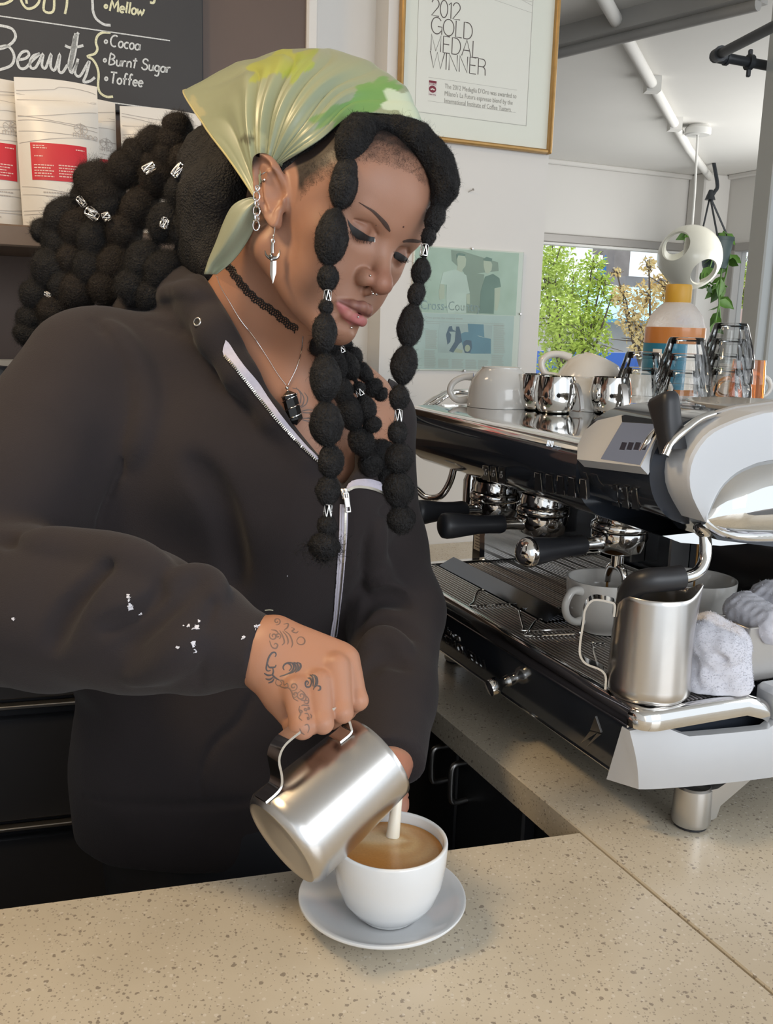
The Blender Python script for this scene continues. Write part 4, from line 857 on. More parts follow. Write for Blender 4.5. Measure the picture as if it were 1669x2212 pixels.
def flat_px(name, pts, n0, tilt, m, th=.004, parent=None):
    """a flat plate through (n0, 1.31), leaning back by tilt, with the outline seen at these pixels"""
    nn = -NV * math.cos(tilt) + ZV * math.sin(tilt); o = mw(0, n0, 1.31); M_ = frame(o, AV, nn); b = MB()
    pl = [np.linalg.inv(M_) @ np.append(onpl(x, y, o, nn), 1) for x, y in pts]; b.prism([(q[0], q[1]) for q in pl], -th, 0, M_); return obj(name, b, m, parent or em, 30), M_
bez, Mb = flat_px('screen_bezel', [(1246, 992), (1247, 962), (1262, 930), (1290, 908), (1342, 896), (1412, 906), (1432, 914), (1383, 1008)], .0215, math.radians(40), M_GREYPL, .013)
scr, Ms = flat_px('screen', [(1297, 991), (1343, 912), (1424, 917), (1381, 1004)], .0208, math.radians(40), mat('screen_glass', (.10, .11, .14), .12, emit=((.30, .33, .42), .22)), .002)
flat_px('screen_hood', [(1342, 898), (1350, 896), (1420, 907), (1424, 916), (1343, 911)], .0206, math.radians(40), M_BLACKPL, .003)
for k in range(4):
    x = 1340 + k * 15; flat_px('screen_icon', [(x + 3, 955), (x + 14, 956), (x + 8, 972), (x - 3, 971)], .0206, math.radians(40), mat('screen_icon', (.03, .03, .05), .3), .0004, scr)
# steam lever in its chrome-edged slot
def ridge(px, w, m, name, parent=em):
    pts = [];
    for x, y in px:
        h = onsec(x, y)
        if h: pts.append(xf(MACH, h[1]) + h[2] * .001)
    b = MB(); b.tube(catmull(pts, 4), w, 10); return obj(name, b, m, parent)
ridge([(1376, 1012), (1386, 985), (1404, 952), (1428, 925), (1436, 915)], .0045, M_CHROME, 'slot_rim')
ridge([(1438, 985), (1452, 957), (1478, 932), (1510, 908), (1540, 897)], .0040, M_CHROME, 'slot_rim')
h = onsec(1425, 985); h2 = onsec(1482, 925)
lv0 = onsec(1440, 965); base = xf(MACH, lv0[1]) - lv0[2] * .01; d0 = np.dot(base - CAM, CF); tip = P(1430, 855, d0 + .01)
Ml = frame(base, np.cross(AV, tip - base), tip - base); Ll = np.linalg.norm(tip - base)
b = MB(); secs = []
for t_, w_, th_ in ((0, .011, .012), (.3, .011, .0115), (.55, .0125, .011), (.8, .0155, .0105), (.93, .0165, .010), (1.0, .0145, .008), (1.02, .009, .005)):
    secs.append([xf(Ml, (math.copysign(abs(math.cos(q)) ** .55, math.cos(q)) * th_, math.copysign(abs(math.sin(q)) ** .55, math.sin(q)) * w_, t_ * Ll)) for q in np.linspace(0, 2 * math.pi, 20, endpoint=False)])
b.grid(np.array(secs), cv=True); b.f.append(tuple(range(b.n - 20, b.n))); b.m.append(0); obj('steam_lever', b, M_BLACKMT, em, 50)
# C-shaped silver end and bulged chrome side
outer = [(1523, 1128), (1506, 1099), (1492, 1070), (1486, 1041), (1488, 1008), (1497, 981), (1517, 950), (1543, 928), (1587, 908), (1632, 893), (1669, 886)]
inner = [(1523, 1128), (1534, 1099), (1548, 1070), (1565, 1045), (1594, 1021), (1627, 1006), (1669, 996)]
oo = catmull([onend(x, y, NEAR)[1:] for x, y in outer] + [(.30, 1.385), (.46, 1.375), (.54, 1.345), (.57, 1.30)], 4); ii = catmull([onend(x, y, NEAR)[1:] for x, y in inner] + [(.30, 1.335), (.42, 1.33), (.50, 1.31), (.56, 1.285)], 4)
def resample(p, n):
    d = np.r_[0, np.cumsum(np.linalg.norm(np.diff(p, axis=0), axis=1))]; t_ = np.linspace(0, d[-1], n); return np.stack([np.interp(t_, d, p[:, k]) for k in range(p.shape[1])], 1)
O_, I_ = resample(oo, 60), resample(ii, 60); b = MB(); rings = []
for k in range(60):
    o, i = O_[k], I_[k]; cen = np.array([.30, 1.28]); oi = o + unit(o - cen) * .004
    rings.append([mm(NEAR - .040, *o), mm(NEAR - .003, *o), mm(NEAR, *(o + (i - o) * .04)), mm(NEAR + .002, *((o + i) / 2)), mm(NEAR, *(i + (o - i) * .03)), mm(NEAR - .006, *i), mm(NEAR - .040, *i)])
b.grid(np.array(rings), cv=True); obj('end_arch', b, M_GREYPL, em, 35)
edge = MB(); edge.tube(np.array([mm(NEAR - .038, *q) for q in O_]), .003, 8); obj('arch_band', edge, M_GREYPL2, em)
low = catmull([onend(x, y, NEAR)[1:] for x, y in ((1523, 1128), (1540, 1140), (1568, 1154), (1612, 1163), (1669, 1164))] + [(.30, 1.238), (.45, 1.245), (.55, 1.27), (.56, 1.285)], 4); Lw = resample(low, 60); rings = []
for k in range(60):
    i, l = I_[k], Lw[k]; w_ = np.linalg.norm(i - l); row = []
    for t_ in np.linspace(0, 1, 12): q = i * (1 - t_) + l * t_; row.append(mm(NEAR - .004 + .020 * math.sin(math.pi * t_) ** .7 * min(1, w_ / .06), *q))
    rings.append(row)
b = MB(); b.grid(np.array(rings)); obj('chrome_side', b, mat('mirror_chrome', (.86, .86, .85), .04, 1.0), em, 180)
b = MB(); b.tube(np.array([mm(NEAR - .002, *q) for q in Lw]), .0035, 8); obj('side_trim', b, M_CHROME, em)
b = MB(); b.prism([tuple(q) for q in Lw] + [(.55, 1.22), (.30, 1.215), (.11, 1.245)], -.02, NEAR - .008, MA); obj('hood_underside', b, M_BLACKPL, em)
b = MB(); b.prism([(.090, 1.238), (.30, 1.242), (.30, 1.222), (.17, 1.222), (.115, 1.229)], FAR + .004, -.02, MA); obj('group_housing', b, M_CHROME, em)

# buttons in four banks, each wrapped on the hood's skin
def onskin(S, px, py):
    S = np.array(S); best = None; d = ray(px, py)
    for i in range(len(S) - 1):
        p0, p1 = S[i], S[i + 1]; nn = NV * (p1[1] - p0[1]) - ZV * (p1[0] - p0[0]); q = onpl(px, py, mw(0, p0[0], p0[1]), nn); r_ = man(q); t_ = ((r_[1:] - p0) @ (p1 - p0)) / ((p1 - p0) @ (p1 - p0))
        if -.001 <= t_ <= 1.001 and (best is None or (q - CAM) @ CF < best[0]): best = ((q - CAM) @ CF, q, unit(nn) if nn @ d < 0 else -unit(nn))
    return best
BANK = [((901, 983, 1010), (964, 988, 1016), 5, .80), ((1009, 999, 1027), (1094, 1010, 1042), 5, .80), ((1152, 1019, 1056), (1274, 1036, 1076), 5, .60), ((1320, 1045, 1087), (1384, 1055, 1098), 3, .62)]
for gi, (l_, r_, nb_, fill) in enumerate(BANK):
    S = near_sec if l_[0] > 1240 else far_sec
    for bi in range(nb_):
        u0 = bi / nb_ + (1 - fill) / nb_ * .5; u1 = u0 + fill / nb_; lp = lambda u, k: l_[k] * (1 - u) + r_[k] * u; dx = (u1 - u0) * (r_[0] - l_[0])
        quad = [(lp(u0, 0) + 2, lp(u0, 1)), (lp(u1, 0) - 1, lp(u1, 1)), (lp(u1, 0) + 2, lp(u1, 2)), (lp(u0, 0) - 1, lp(u0, 2))]
        hs_ = [onskin(S, *q) for q in quad]
        if any(h is None for h in hs_): continue
        top_ = np.array([h[1] + h[2] * .0026 for h in hs_]); bot_ = np.array([h[1] - h[2] * .002 for h in hs_]); c_ = top_.mean(0); top_i = c_ + (top_ - c_) * .9
        b = MB(); b.add(np.concatenate([bot_, top_ - .0006 * hs_[0][2], top_i]), [(8, 9, 10, 11)] + [(k * 4 + i, k * 4 + (i + 1) % 4, (k + 1) * 4 + (i + 1) % 4, (k + 1) * 4 + i) for k in (0, 1) for i in range(4)]); bo = obj('button', b, M_BLACKMT, em, 20)
        n_ = hs_[0][2]; rim_ = MB(); rim_.tube(np.array([top_[0] * .75 + top_[3] * .25, top_[0], top_[1], top_[2], top_[2] + (top_[3] - top_[2]) * .3]), .0007, 6); obj('button_rim', rim_, M_CHROME, bo)
        if gi == 1 or (gi == 0 and bi == 4):
            U = (top_[1] - top_[0]) * .30; W_ = (top_[0] - top_[3]) * .16; ic = MB(); c_ = c_ + n_ * .0006 + W_ * .2
            for st_ in ([(-.8, .4), (-.7, -1), (.5, -1), (.6, .4), (-.8, .4)], [(.6, .1), (1.1, -.1), (.55, -.6)], [(-.4, .9), (-.2, 1.6)], [(.2, .9), (.4, 1.6)]): ic.tube(np.array([c_ + U * p[0] + W_ * p[1] for p in st_]), .0004, 5)
            obj('button_icon', ic, mat('white_print', (.8, .8, .8), .6), bo)
dg = MB(); dm = mat('lit_digits', (.7, .75, .8), .5, emit=((.8, .88, 1.0), .8))
seg = {'8': [[(0, 0), (0, 1), (.6, 1), (.6, 0), (0, 0)], [(0, .5), (.6, .5)]], '7': [[(0, 1), (.6, 1), (.2, 0)]], '0': [[(0, 0), (0, 1), (.6, 1), (.6, 0), (0, 0)]]}
hq = onfront(1184, 957, .041)
for k, ch in enumerate('870'):
    for s in seg[ch]: dg.tube(np.array([mm(hq[0] + (k * .9 + x + (.3 if k == 2 else 0)) * .0042, .0396 + (y - .5) * .0012, hq[2] + (y - .5) * .006) for x, y in s]), .0004, 5)
obj('digit_display', dg, dm, em)

# groups and portafilters
GA = (-.412, -.302, -.186); GN = (.118, .128, .165)
def group_head(a, n):
    M_ = MACH.copy(); M_[:3, 3] = mm(a, n, 0)
    b = MB(); b.lathe([(0, 1.232), (.029, 1.232), (.031, 1.226), (.031, 1.218), (.035, 1.215), (.036, 1.208), (.034, 1.2055), (0, 1.2055)], 32, M_); obj('group_head', b, M_CHROME, em, 50)
def portafilter(a, n, tip, cap_chrome, spouts, lab, length):
    c = mm(a, n, 1.193); tp = mm(*tip); d = unit(tp - c); h = unit(np.array([d[0], d[1], 0]))
    t = thing('portafilter', lab, 'portafilter', c, 'portafilters locked into the groups')
    M_ = axis_frame(c, ZV); b = MB(); b.lathe([(.0345, .0115), (.0350, .004), (.033, -.001), (.030, -.012), (.02, -.017), (0, -.017)], 32, M_); b.lathe([(0, .010), (.033, .010), (.0345, .0115)], 32, M_); obj('basket_holder', b, M_CHROME, t, 50)
    b = MB(); b.tube(np.array([c + d * .028, c + d * .05, c + d * .062]), [.0095, .0075, .0085], 14); obj('neck', b, M_CHROME, t)
    s0 = .060; L = np.linalg.norm(tp - c); Mh = axis_frame(c + d * s0, d, ZV)
    Lh = L - s0; prof = [(0, 0), (.0115, 0), (.0125, .004), (.0118, .02), (.0122, Lh * .4), (.0145, Lh * .62), (.0165, Lh * .8), (.0168, Lh * .9)]
    prof += [(.0166, Lh * .93), (0, Lh * .93)] if cap_chrome else [(.0158, Lh * .96), (.012, Lh * .99), (.006, Lh), (0, Lh)]
    b = MB(); b.lathe(prof, 28, Mh); obj('handle', b, M_BLACKMT, t, 50)
    if cap_chrome:
        b = MB(); b.lathe([(0, Lh * .90), (.0172, Lh * .90), (.0180, Lh * .912)] + [(.0182 * math.cos(t_), Lh * .925 + .0155 * math.sin(t_)) for t_ in np.linspace(0, math.pi / 2 - .03, 9)] + [(0, Lh * .925 + .0155)], 32, Mh); obj('handle_cap', b, M_CHROME, t, 60)
    if spouts:
        b = MB(); b.tube(np.array([c - ZV * .015, c - ZV * .034]), .008, 12)
        for sg in (-1, 1):
            q = AV * sg; b.tube(catmull([c - ZV * .033, c + q * .010 - ZV * .036, c + q * .016 - ZV * .046, c + q * .017 - ZV * .058], 5), np.linspace(.006, .0042, 16), 12)
        obj('spout', b, M_CHROME, t)
    return t, c
for k in range(3): group_head(GA[k], GN[k])
portafilter(GA[0], GN[0], (-.372, -.03, 1.201), False, False, 'portafilter with black rubber handle nearest the barista\'s braid', 0)
portafilter(GA[1], GN[1], (-.307, -.022, 1.196), False, False, 'middle portafilter with a thick rounded black handle end', 0)
pf3, c3 = portafilter(GA[2], GN[2], (-.166, .016, 1.191), True, True, 'portafilter with a chrome ball cap on its handle, above the white cups', 0)
b = MB(); Mq = MACH.copy(); Mq[:3, 3] = mm(-.150, .258, 0); b.lathe([(0, 1.262), (.022, 1.262), (.022, 1.222), (.018, 1.216), (.007, 1.214), (.006, 1.200), (0, 1.200)], 20, Mq); obj('water_spout', b, M_CHROME, em)
# far steam wand and hot water tube
b = MB(); b.tube(catmull(xf(MACH, [(-.500, .10, 1.258), (-.503, .094, 1.22), (-.51, .082, 1.195), (-.53, .068, 1.19), (-.55, .06, 1.20)]), 6), .0055, 12); obj('far_wand', b, M_CHROME, em)
b = MB(); Mq = MACH.copy(); Mq[:3, 3] = mm(-.468, .11, 0); b.lathe([(0, 1.256), (.008, 1.256), (.008, 1.235), (.012, 1.225), (.012, 1.16), (.009, 1.15), (0, 1.15)], 16, Mq); obj('hot_water_tube', b, M_CHROME, em)
# near steam wand with black grip that dips into the milk jug
dW = .955
wp = [P(1521, 1150, dW), P(1524, 1180, dW - .002), P(1522, 1208, dW - .004), P(1510, 1232, dW - .008), P(1488, 1245, dW - .012), P(1450, 1250, dW - .018), P(1400, 1254, dW - .022), P(1374, 1262, dW - .012), P(1360, 1284, dW + .002), P(1358, 1330, dW + .016), P(1362, 1400, dW + .024)]
b = MB(); b.tube(catmull(wp, 6), .0062, 14); b.ball(wp[0] + np.array([0, 0, .006]), .012, 14); sw = obj('steam_wand', b, M_CHROME, em)
b = MB(); b.tube(catmull([P(1471, 1247, dW - .015), P(1440, 1251, dW - .019), P(1400, 1254, dW - .022), P(1374, 1263, dW - .012), P(1360, 1284, dW + .002), P(1358, 1312, dW + .011)], 6), .0122, 18); obj('wand_grip', b, M_BLACKMT, sw, 50)
# feet
def foot(a, n):
    M_ = MACH.copy(); M_[:3, 3] = mm(a, n, 0); b = MB()
    b.lathe([(0, ZC + .004), (.0195, ZC + .004), (.0205, ZC + .008), (.0195, ZC + .045), (.017, ZC + .047), (.015, ZC + .040), (0, ZC + .040)], 28, M_)
    b.prism([(.008, ZC + .010), (.02, ZC + .012), (.024, ZC + .025), (.075, .985), (.04, .985), (.018, ZC + .046), (.008, ZC + .046)], -.016, .016, MA @ np.array([[1, 0, 0, n], [0, 1, 0, 0], [0, 0, 1, a], [0, 0, 0, 1.]])); f_ = obj('foot', b, M_ALU, em)
    b = MB(); b.lathe([(0, ZC + .0005), (.0175, ZC + .0005), (.0175, ZC + .005), (0, ZC + .005)], 24, M_); obj('foot_pad', b, M_BLACKMT, f_)
ft = man(onz(1490, 1781, ZC)); foot(ft[0], ft[1]); foot(FAR + .05, ft[1]); foot(ft[0], .46); foot(FAR + .05, .46)
# front panel fittings: knob, emblem, lettering, ring logo
def panel(px, py, e=0.0):
    nn = unit(-NV * .073 + -ZV * .018 * -1.0 * -1); p0 = mw(0, .044, .985); q = onpl(px, py, p0, np.cross(AV, mw(0, .026, 1.058) - p0)); nrm = unit(np.cross(AV, mw(0, .026, 1.058) - p0)); nrm = nrm if nrm @ (CAM - q) > 0 else -nrm
    return q + nrm * e, nrm
q, nrm = panel(1098, 1470); b = MB(); b.lathe([(0, 0), (.008, 0), (.0075, .004), (.0065, .012), (.0105, .016), (.0115, .022), (.0105, .028), (0, .030)], 20, axis_frame(q, nrm)); obj('drain_knob', b, M_CHROME, em, 60)
b = MB(); fr = MB()
for tri in (((1287, 1547), (1299, 1582), (1276, 1576)), ((1275, 1579), (1290, 1582), (1256, 1604)), ((1291, 1583), (1299, 1585), (1268, 1612))):
    pts = [panel(x, y, .0012)[0] for x, y in tri]; bk = [panel(x, y, .0001)[0] for x, y in tri]; b.add(np.array(pts + bk), [(0, 1, 2), (0, 1, 4, 3), (1, 2, 5, 4), (2, 0, 3, 5)])
obj('emblem', b, M_STEELR, em)
b = MB(); qs, nrm = panel(962, 1388, .0003); up = unit(ZV - nrm * (ZV @ nrm)); Mt2 = np.eye(4); Mt2[:3, 0] = np.cross(up, nrm); Mt2[:3, 1] = up; Mt2[:3, 2] = nrm; Mt2[:3, 3] = qs
xdir = Mt2[:3, 0]; 
v, f = textmesh('SIMONELLI', .020, Mt2, .0008); wd_ = ((v - qs) @ xdir).max(); tg = (panel(1046, 1433)[0] - qs) @ xdir; v = v + np.outer((v - qs) @ xdir * (tg / wd_ - 1), xdir); b.add(v, f)
qs2, _ = panel(962, 1366, .0003); Mt3 = Mt2.copy(); Mt3[:3, 3] = qs2; v, f = textmesh('Nuova', .017, Mt3, .0008); b.add(v, f)
qr, _ = panel(948, 1357, .0008); b.tube(np.array([qr + xdir * .007 * math.cos(t_) + up * .007 * math.sin(t_) for t_ in np.linspace(0, 2 * math.pi, 24, endpoint=False)]), .0014, 8, closed=True); obj('brand_lettering', b, M_CHROME, em)
# cup rail
b = MB(); zr = 1.325
rl = [onz(866, 912, 1.315), P(900, 888, 1.50), P(945, 858, 1.55), P(965, 849, 1.57), P(1000, 847, 1.60), P(1060, 848, 1.72)]
b.tube(catmull(rl, 6), .0052, 12); rl2 = [p + NV * .02 - ZV * .004 - AV * .01 for p in rl[:4]]; b.tube(catmull([onz(872, 915, 1.312)] + [P(908, 890, 1.47), P(945, 868, 1.5), P(962, 856, 1.53), P(978, 850, 1.57)], 6), .0042, 12)
b.tube(np.array([rl[-1], rl[-1] - ZV * .045]), .0045, 10); obj('cup_rail', b, M_CHROME, em)

# ---------------------------------------------------------------- things standing in and on the machine
ZT = 1.0776
def vfun(n, amp, ph=0): return lambda th, z: 1 + amp * np.cos(n * th + ph)
def mug(name, label, o, R, H, hdir, tilt=None, inv=False, m=M_PORC, group=None, coffee=None, hs=1.0, foot=.55):
    """round-bottomed cappuccino cup; o is the middle of its foot (or of its rim when upside down)"""
    M_ = axis_frame(o, ZV if tilt is None else tilt, hdir)
    if inv: M_ = M_ @ np.diag([1, -1, -1, 1.0])
    if inv: M_[:3, 3] = o + (ZV if tilt is None else unit(tilt)) * H
    t = thing(name, label, 'cup', o, group); T = max(.0032, R * .05)
    prof = [(0, .0012), (R * foot * .85, .0012), (R * foot * .9, 0), (R * foot, 0), (R * foot, .0025), (R * .72, H * .13), (R * .88, H * .34), (R * .97, H * .62), (R, H * .97), (R * .995, H), (R - T * .6, H * 1.002), (R - T, H * .985), (R * .97 - T, H * .62), (R * .86 - T, H * .34), (R * .66 - T, H * .16), (R * .3, H * .1), (0, H * .1)]
    b = MB(); b.lathe(prof, 48, M_); obj('bowl', b, m, t, 60)
    hr = R * .36 * hs; hh = H * .33; cx = R * .97
    pts = [xf(M_, (cx * .97 - .002, 0, H * .84)), xf(M_, (cx + hr * .9, 0, H * .88)), xf(M_, (cx + hr * 1.55, 0, H * .68)), xf(M_, (cx + hr * 1.35, 0, H * .45)), xf(M_, (cx + hr * .55, 0, H * .30)), xf(M_, (R * .83, 0, H * .27))]
    b = MB(); b.tube(catmull(pts, 6), np.interp(np.linspace(0, 1, 31), [0, .2, .8, 1], [.0062, .0046, .0046, .006]) * R / .047, 12); obj('handle', b, m, t, 60)
    if coffee:
        b = MB(); b.lathe([(0, H * coffee), (R * .93 - T, H * coffee)], 40, M_); obj('espresso', b, mat('espresso', (.16, .07, .02), .15), t)
    return t, M_
M_PORCD = M_PORC2
c1 = mw(-.188, .150, ZT + .0003); hd = unit(-NV * .9 + AV * .25)
mug('cappuccino_cup', 'large white cup with handle, catching espresso under the chrome-capped portafilter', c1, .0475, .067, hd, m=M_PORCD, coffee=.5, group='large white cups on the drip tray')
c2 = mw(-.150, .258, ZT + .0003)
mug('cappuccino_cup', 'large white cup on the drip tray, half hidden behind the steam wand and milk jug', c2, .0515, .068, NV * .6 - AV, m=M_PORCD, coffee=.45, group='large white cups on the drip tray')
coffee_m = mat('espresso_stream', (.30, .15, .04), .2)
for sg in (-1, 1):
    s_ = c3 + AV * sg * .017 - ZV * .055
    b = MB(); b.tube(np.array([s_, s_ - ZV * .03, [s_[0], s_[1], ZT + .034]]), [.0018, .0013, .0016], 8); obj('espresso_stream', b, coffee_m, None, label='thin %s stream of espresso falling from the spout into the white cup' % ('far' if sg < 0 else 'near'), cat='coffee', group='espresso streams')
s_ = mm(-.150, .258, 1.200); b = MB(); b.tube(np.array([s_, s_ - ZV * .03, [s_[0], s_[1], ZT + .031]]), [.0018, .0012, .0014], 8); obj('espresso_stream', b, coffee_m, None, label='thin stream of espresso falling into the cup behind the steam wand', cat='coffee', group='espresso streams')
# milk jug on the grate
def jug(name, label, o, axis, hdir, R, H, spout_up=.012, m=M_STEEL, sp_=.20):
    M_ = axis_frame(o, axis, hdir)      # handle along +x, spout along -x
    t = thing(name, label, 'jug', o); nT, nZ = 72, 26; th = 2 * math.pi * np.arange(nT) / nT
    zs = np.r_[0, .004, .012, np.linspace(.02, 1, nZ - 3) * 1.0 * H][:nZ]; zs = np.r_[0, .0008, .003, .007, np.linspace(.014, H, nZ - 4)]
    def rad(z, tt):
        r = R * (1.02 - .10 * (z / H) ** 1.2) if z > .007 else R * 1.02 - (.007 - z) ** 1.5 * 9.0
        sp = np.exp(-(np.angle(np.exp(1j * (tt - math.pi))) / .30) ** 2); k = max(0, (z / H - .55) / .45)
        return r * (1 + sp * sp_ * k ** 1.4)
    def top(z, tt): return z + spout_up * np.exp(-(np.angle(np.exp(1j * (tt - math.pi))) / .33) ** 2) * max(0, (z / H - .7) / .3) ** 1.5
    ring = lambda z, dr: np.stack([(rad(z, th) - dr) * np.cos(th), (rad(z, th) - dr) * np.sin(th), top(z, th)], -1)
    V = [ring(z, 0) for z in zs] + [ring(H * 1.004, .0006)] + [ring(z, .0013) for z in zs[::-1][:-3]]
    b = MB(); b.grid(xf(M_, np.array(V)).reshape(len(V), nT, 3), cv=True)
    n = len(V); b.add(xf(M_, [(0, 0, .0042)]), []); ci = b.n - 1; b.f += [((n - 1) * nT + j, (n - 1) * nT + (j + 1) % nT, ci) for j in range(nT)]; b.m += [0] * nT
    bo = obj('body', b, m, t, 60)
    b = MB(); rb = rad(0, np.array([0.]))[0]; b.lathe([(rb, .0), (rb * .97, -.0004), (rb * .93, .0004), (rb * .5, .0008), (0, .001)], 48, M_); obj('base', b, M_STEELR, bo, 60)
    hz1, hz0 = H * .86, H * .17; r1, r0 = rad(hz1, np.array([0.]))[0], rad(hz0, np.array([0.]))[0]; D = R * .72
    pts = [(r1 + .0012, 0, hz1 - .012), (r1 + .0012, 0, hz1), (r1 + .006, 0, hz1 + .003), (r1 + D * .75, 0, hz1 + .004), (r1 + D, 0, hz1 - .006), (r1 + D * 1.04, 0, hz1 - .02), (r0 + D * 1.0, 0, hz0 + .030), (r0 + D * .96, 0, hz0 + .018), (r0 + D * .75, 0, hz0 + .010), (r0 + D * .35, 0, hz0 + .006), (r0 + .004, 0, hz0 + .002), (r0 + .0014, 0, hz0 - .004), (r0 + .0012, 0, hz0 - .016)]
    # strap: rectangle with its width along the jug's y axis
    P3 = xf(M_, catmull(pts, 4)); t_ = np.gradient(P3, axis=0); t_ /= np.linalg.norm(t_, axis=1, keepdims=True); Y = M_[:3, 1]; X = np.cross(t_, Y)
    w_, h_ = .0085, .0011; ringS = np.stack([P3 - Y * w_ - X * h_, P3 + Y * w_ - X * h_, P3 + Y * w_ + X * h_, P3 - Y * w_ + X * h_], 1); b = MB(); b.grid(ringS, cv=True); b.f += [(0, 1, 2, 3), tuple(b.n - 1 - i for i in range(4))]; b.m += [0, 0]
    obj('handle', b, M_CHROME, t, 40)
    return t, M_, pts
jo = onz(1397, 1500, ZT); jo[2] = 1.0796
jug('milk_jug', 'steel milk jug with strap handle standing on the drip tray under the steam wand', jo, ZV, unit(-CR * 1.0 + CF * .18), .0415, .108)
b = MB()
# wire cup stands on the grate
for i, (lab, pts) in enumerate((('bent wire cup stand lying farthest along the grate', [(1115, 1303), (1021, 1309), (1022, 1300), (1030, 1279), (1040, 1274), (1046, 1276)]), ('bent wire cup stand with two loops in the middle of the grate', [(1212, 1313), (1122, 1314), (1121, 1322), (1130, 1357), (1135, 1362), (1235, 1359)]),
                             ('bent wire cup stand in front of the two-looped one on the grate', [(1240, 1370), (1140, 1374), (1140, 1366), (1156, 1342), (1166, 1337), (1172, 1338)]), ('small bent wire stand beside the milk jug handle', [(1306, 1389), (1284, 1389), (1279, 1393), (1292, 1442), (1296, 1446)]))):
    zz = ZT + .0016; b = MB(); b.tube(catmull([onz(x, y, zz) for x, y in pts], 5), .0013, 8); obj('wire_stand', b, M_CHROME, None, label=lab, cat='stand', group='wire cup stands')
# towels are built with the soft things further down; steel box for rinse cloths behind
tk = thing('cloth_box', 'grey steel box on the drip tray holding a folded white cloth, at the right edge', 'box', mw(-.004, .228, ZT))
b = MB(); Mx = MACH.copy(); Mx[:3, 3] = mm(-.004, .228, ZT + .0006)
for lo, hi in (((-.026, -.045, 0), (.024, .045, .003)), ((-.026, -.045, 0), (-.023, .045, .062)), ((.021, -.045, 0), (.024, .045, .062)), ((-.026, -.045, 0), (.024, -.042, .062)), ((-.026, .042, 0), (.024, .045, .062))): b.box(lo, hi, Mx, bev=.0012)
obj('box_wall', b, M_STEELR, tk)
# top of the machine
ZP = lambda n: 1.3275
def on_tray(px, py):
    q = onz(px, py, 1.3275); q[2] += .0004; return q
o = on_tray(1078, 879); mug('cappuccino_cup', 'cream cup upside down on the machine top beside the cup rail', o, .050, .060, unit(-CR + CF * .2), inv=True, m=M_PORC2, group='cups on the machine top', foot=.6)
o = on_tray(1268, 884) ; mug('cappuccino_cup', 'white cup upside down at the bottom of the leaning pair on the machine top', o, .054, .050, unit(CR + CF), inv=True, m=M_PORC2, group='cups on the machine top')
o2 = P(1262, 857, np.dot(o - CAM, CF) + .02); mug('cappuccino_cup', 'tilted white cup leaning on another with its handle up against the window', o2, .054, .062, unit(-CR + CU * .6), tilt=unit(ZV + CR * .42 + CF * .1), inv=True, m=M_PORC2, group='cups on the machine top')
o = on_tray(1405, 870); mug('cappuccino_cup', 'white cup upside down behind the left stack of glasses', o - AV * .03 - NV * .02, .045, .055, unit(CR), inv=True, m=M_PORC2, group='cups on the machine top')
def esp(px, py, hd, lab):
    o = on_tray(px, py); t = thing('espresso_cup', lab, 'cup', o, 'steel espresso cups'); M_ = axis_frame(o, ZV, hd); R, H = .031, .052
    b = MB(); b.lathe([(0, .001), (R * .72, 0), (R * .86, .006), (R * .99, .018), (R, .030), (R * .93, .044), (R * .86, H), (R * .82, H), (R * .89, .044), (R * .96, .03), (R * .93, .016), (R * .7, .004), (0, .004)], 40, M_); obj('body', b, M_CHROME, t, 60)
    Pp = xf(M_, catmull([(R * .9, 0, H * .84), (R * 1.16, 0, H * .80), (R * 1.38, 0, H * .5), (R * 1.48, 0, H * .12), (R * 1.1, 0, H * .10)], 5)); Y = M_[:3, 1]; tt = np.gradient(Pp, axis=0); X = np.cross(tt / np.linalg.norm(tt, axis=1, keepdims=True), Y)
    b = MB(); b.grid(np.stack([Pp - Y * .0045 - X * .0008, Pp + Y * .0045 - X * .0008, Pp + Y * .0045 + X * .0008, Pp - Y * .0045 + X * .0008], 1), cv=True); b.f += [(0, 1, 2, 3), tuple(b.n - 1 - i for i in range(4))]; b.m += [0, 0]; obj('handle', b, M_STEELR, t)
esp(1155, 884, unit(-CF + CR * .5), 'taller looking steel espresso cup nearest the inverted cream cup'); esp(1197, 891, unit(-CF + CR * 1.0), 'steel espresso cup in front of the leaning white cups'); esp(1315, 892, unit(-CF + CR * .3), 'steel espresso cup beside the left stack of glasses')
# stacked glass tumblers, upside down
def tumbler(o, lab, M=M_GLASS):
    t = thing('glass_tumbler', lab, 'glass', o, 'stacked glass tumblers'); M_ = axis_frame(o, ZV); R, r, H = .0390, .0248, .067
    def rf(th, z): return 1 - .055 * np.abs(np.sin(8 * th)) ** 1.5 * (1 if .014 < z < H - .004 else 0)
    prof = [(R * .985, .0), (R, .0006), (R, .004), (R * .985, .012), (R * .965, .017), (R * .86, H * .5), (r * 1.10, H - .012), (r * 1.02, H - .004), (r * .93, H - .0005), (r * .8, H), (0, H - .001)]
    b = MB(); b.lathe(prof, 96, M_, rfun=rf); obj('glass_wall', b, M, t, 35)
    b = MB(); b.lathe([(0, H - .0095), (r * .86, H - .0095), (r * .9, H - .0060), (r * .8, H - .0035), (0, H - .0035)], 48, M_); obj('glass_base', b, M, t, 60)
for (px, py, names) in ((1378, 893, ('left tumbler stack, bottom glass behind the steel cup', 'left tumbler stack, top glass')), (1468, 903, ('middle tumbler stack, lowest glass half behind the plates', 'middle tumbler stack, second glass', 'middle tumbler stack, top glass')), (1560, 893, ('right tumbler stack, lowest glass behind the plates', 'right tumbler stack, second glass', 'right tumbler stack, third glass', 'right tumbler stack, top glass under the vine'))):
    o = on_tray(px, py)
    for k, nm in enumerate(names): tumbler(o + ZV * (k * .0228 + .0002), nm + ', upside down')
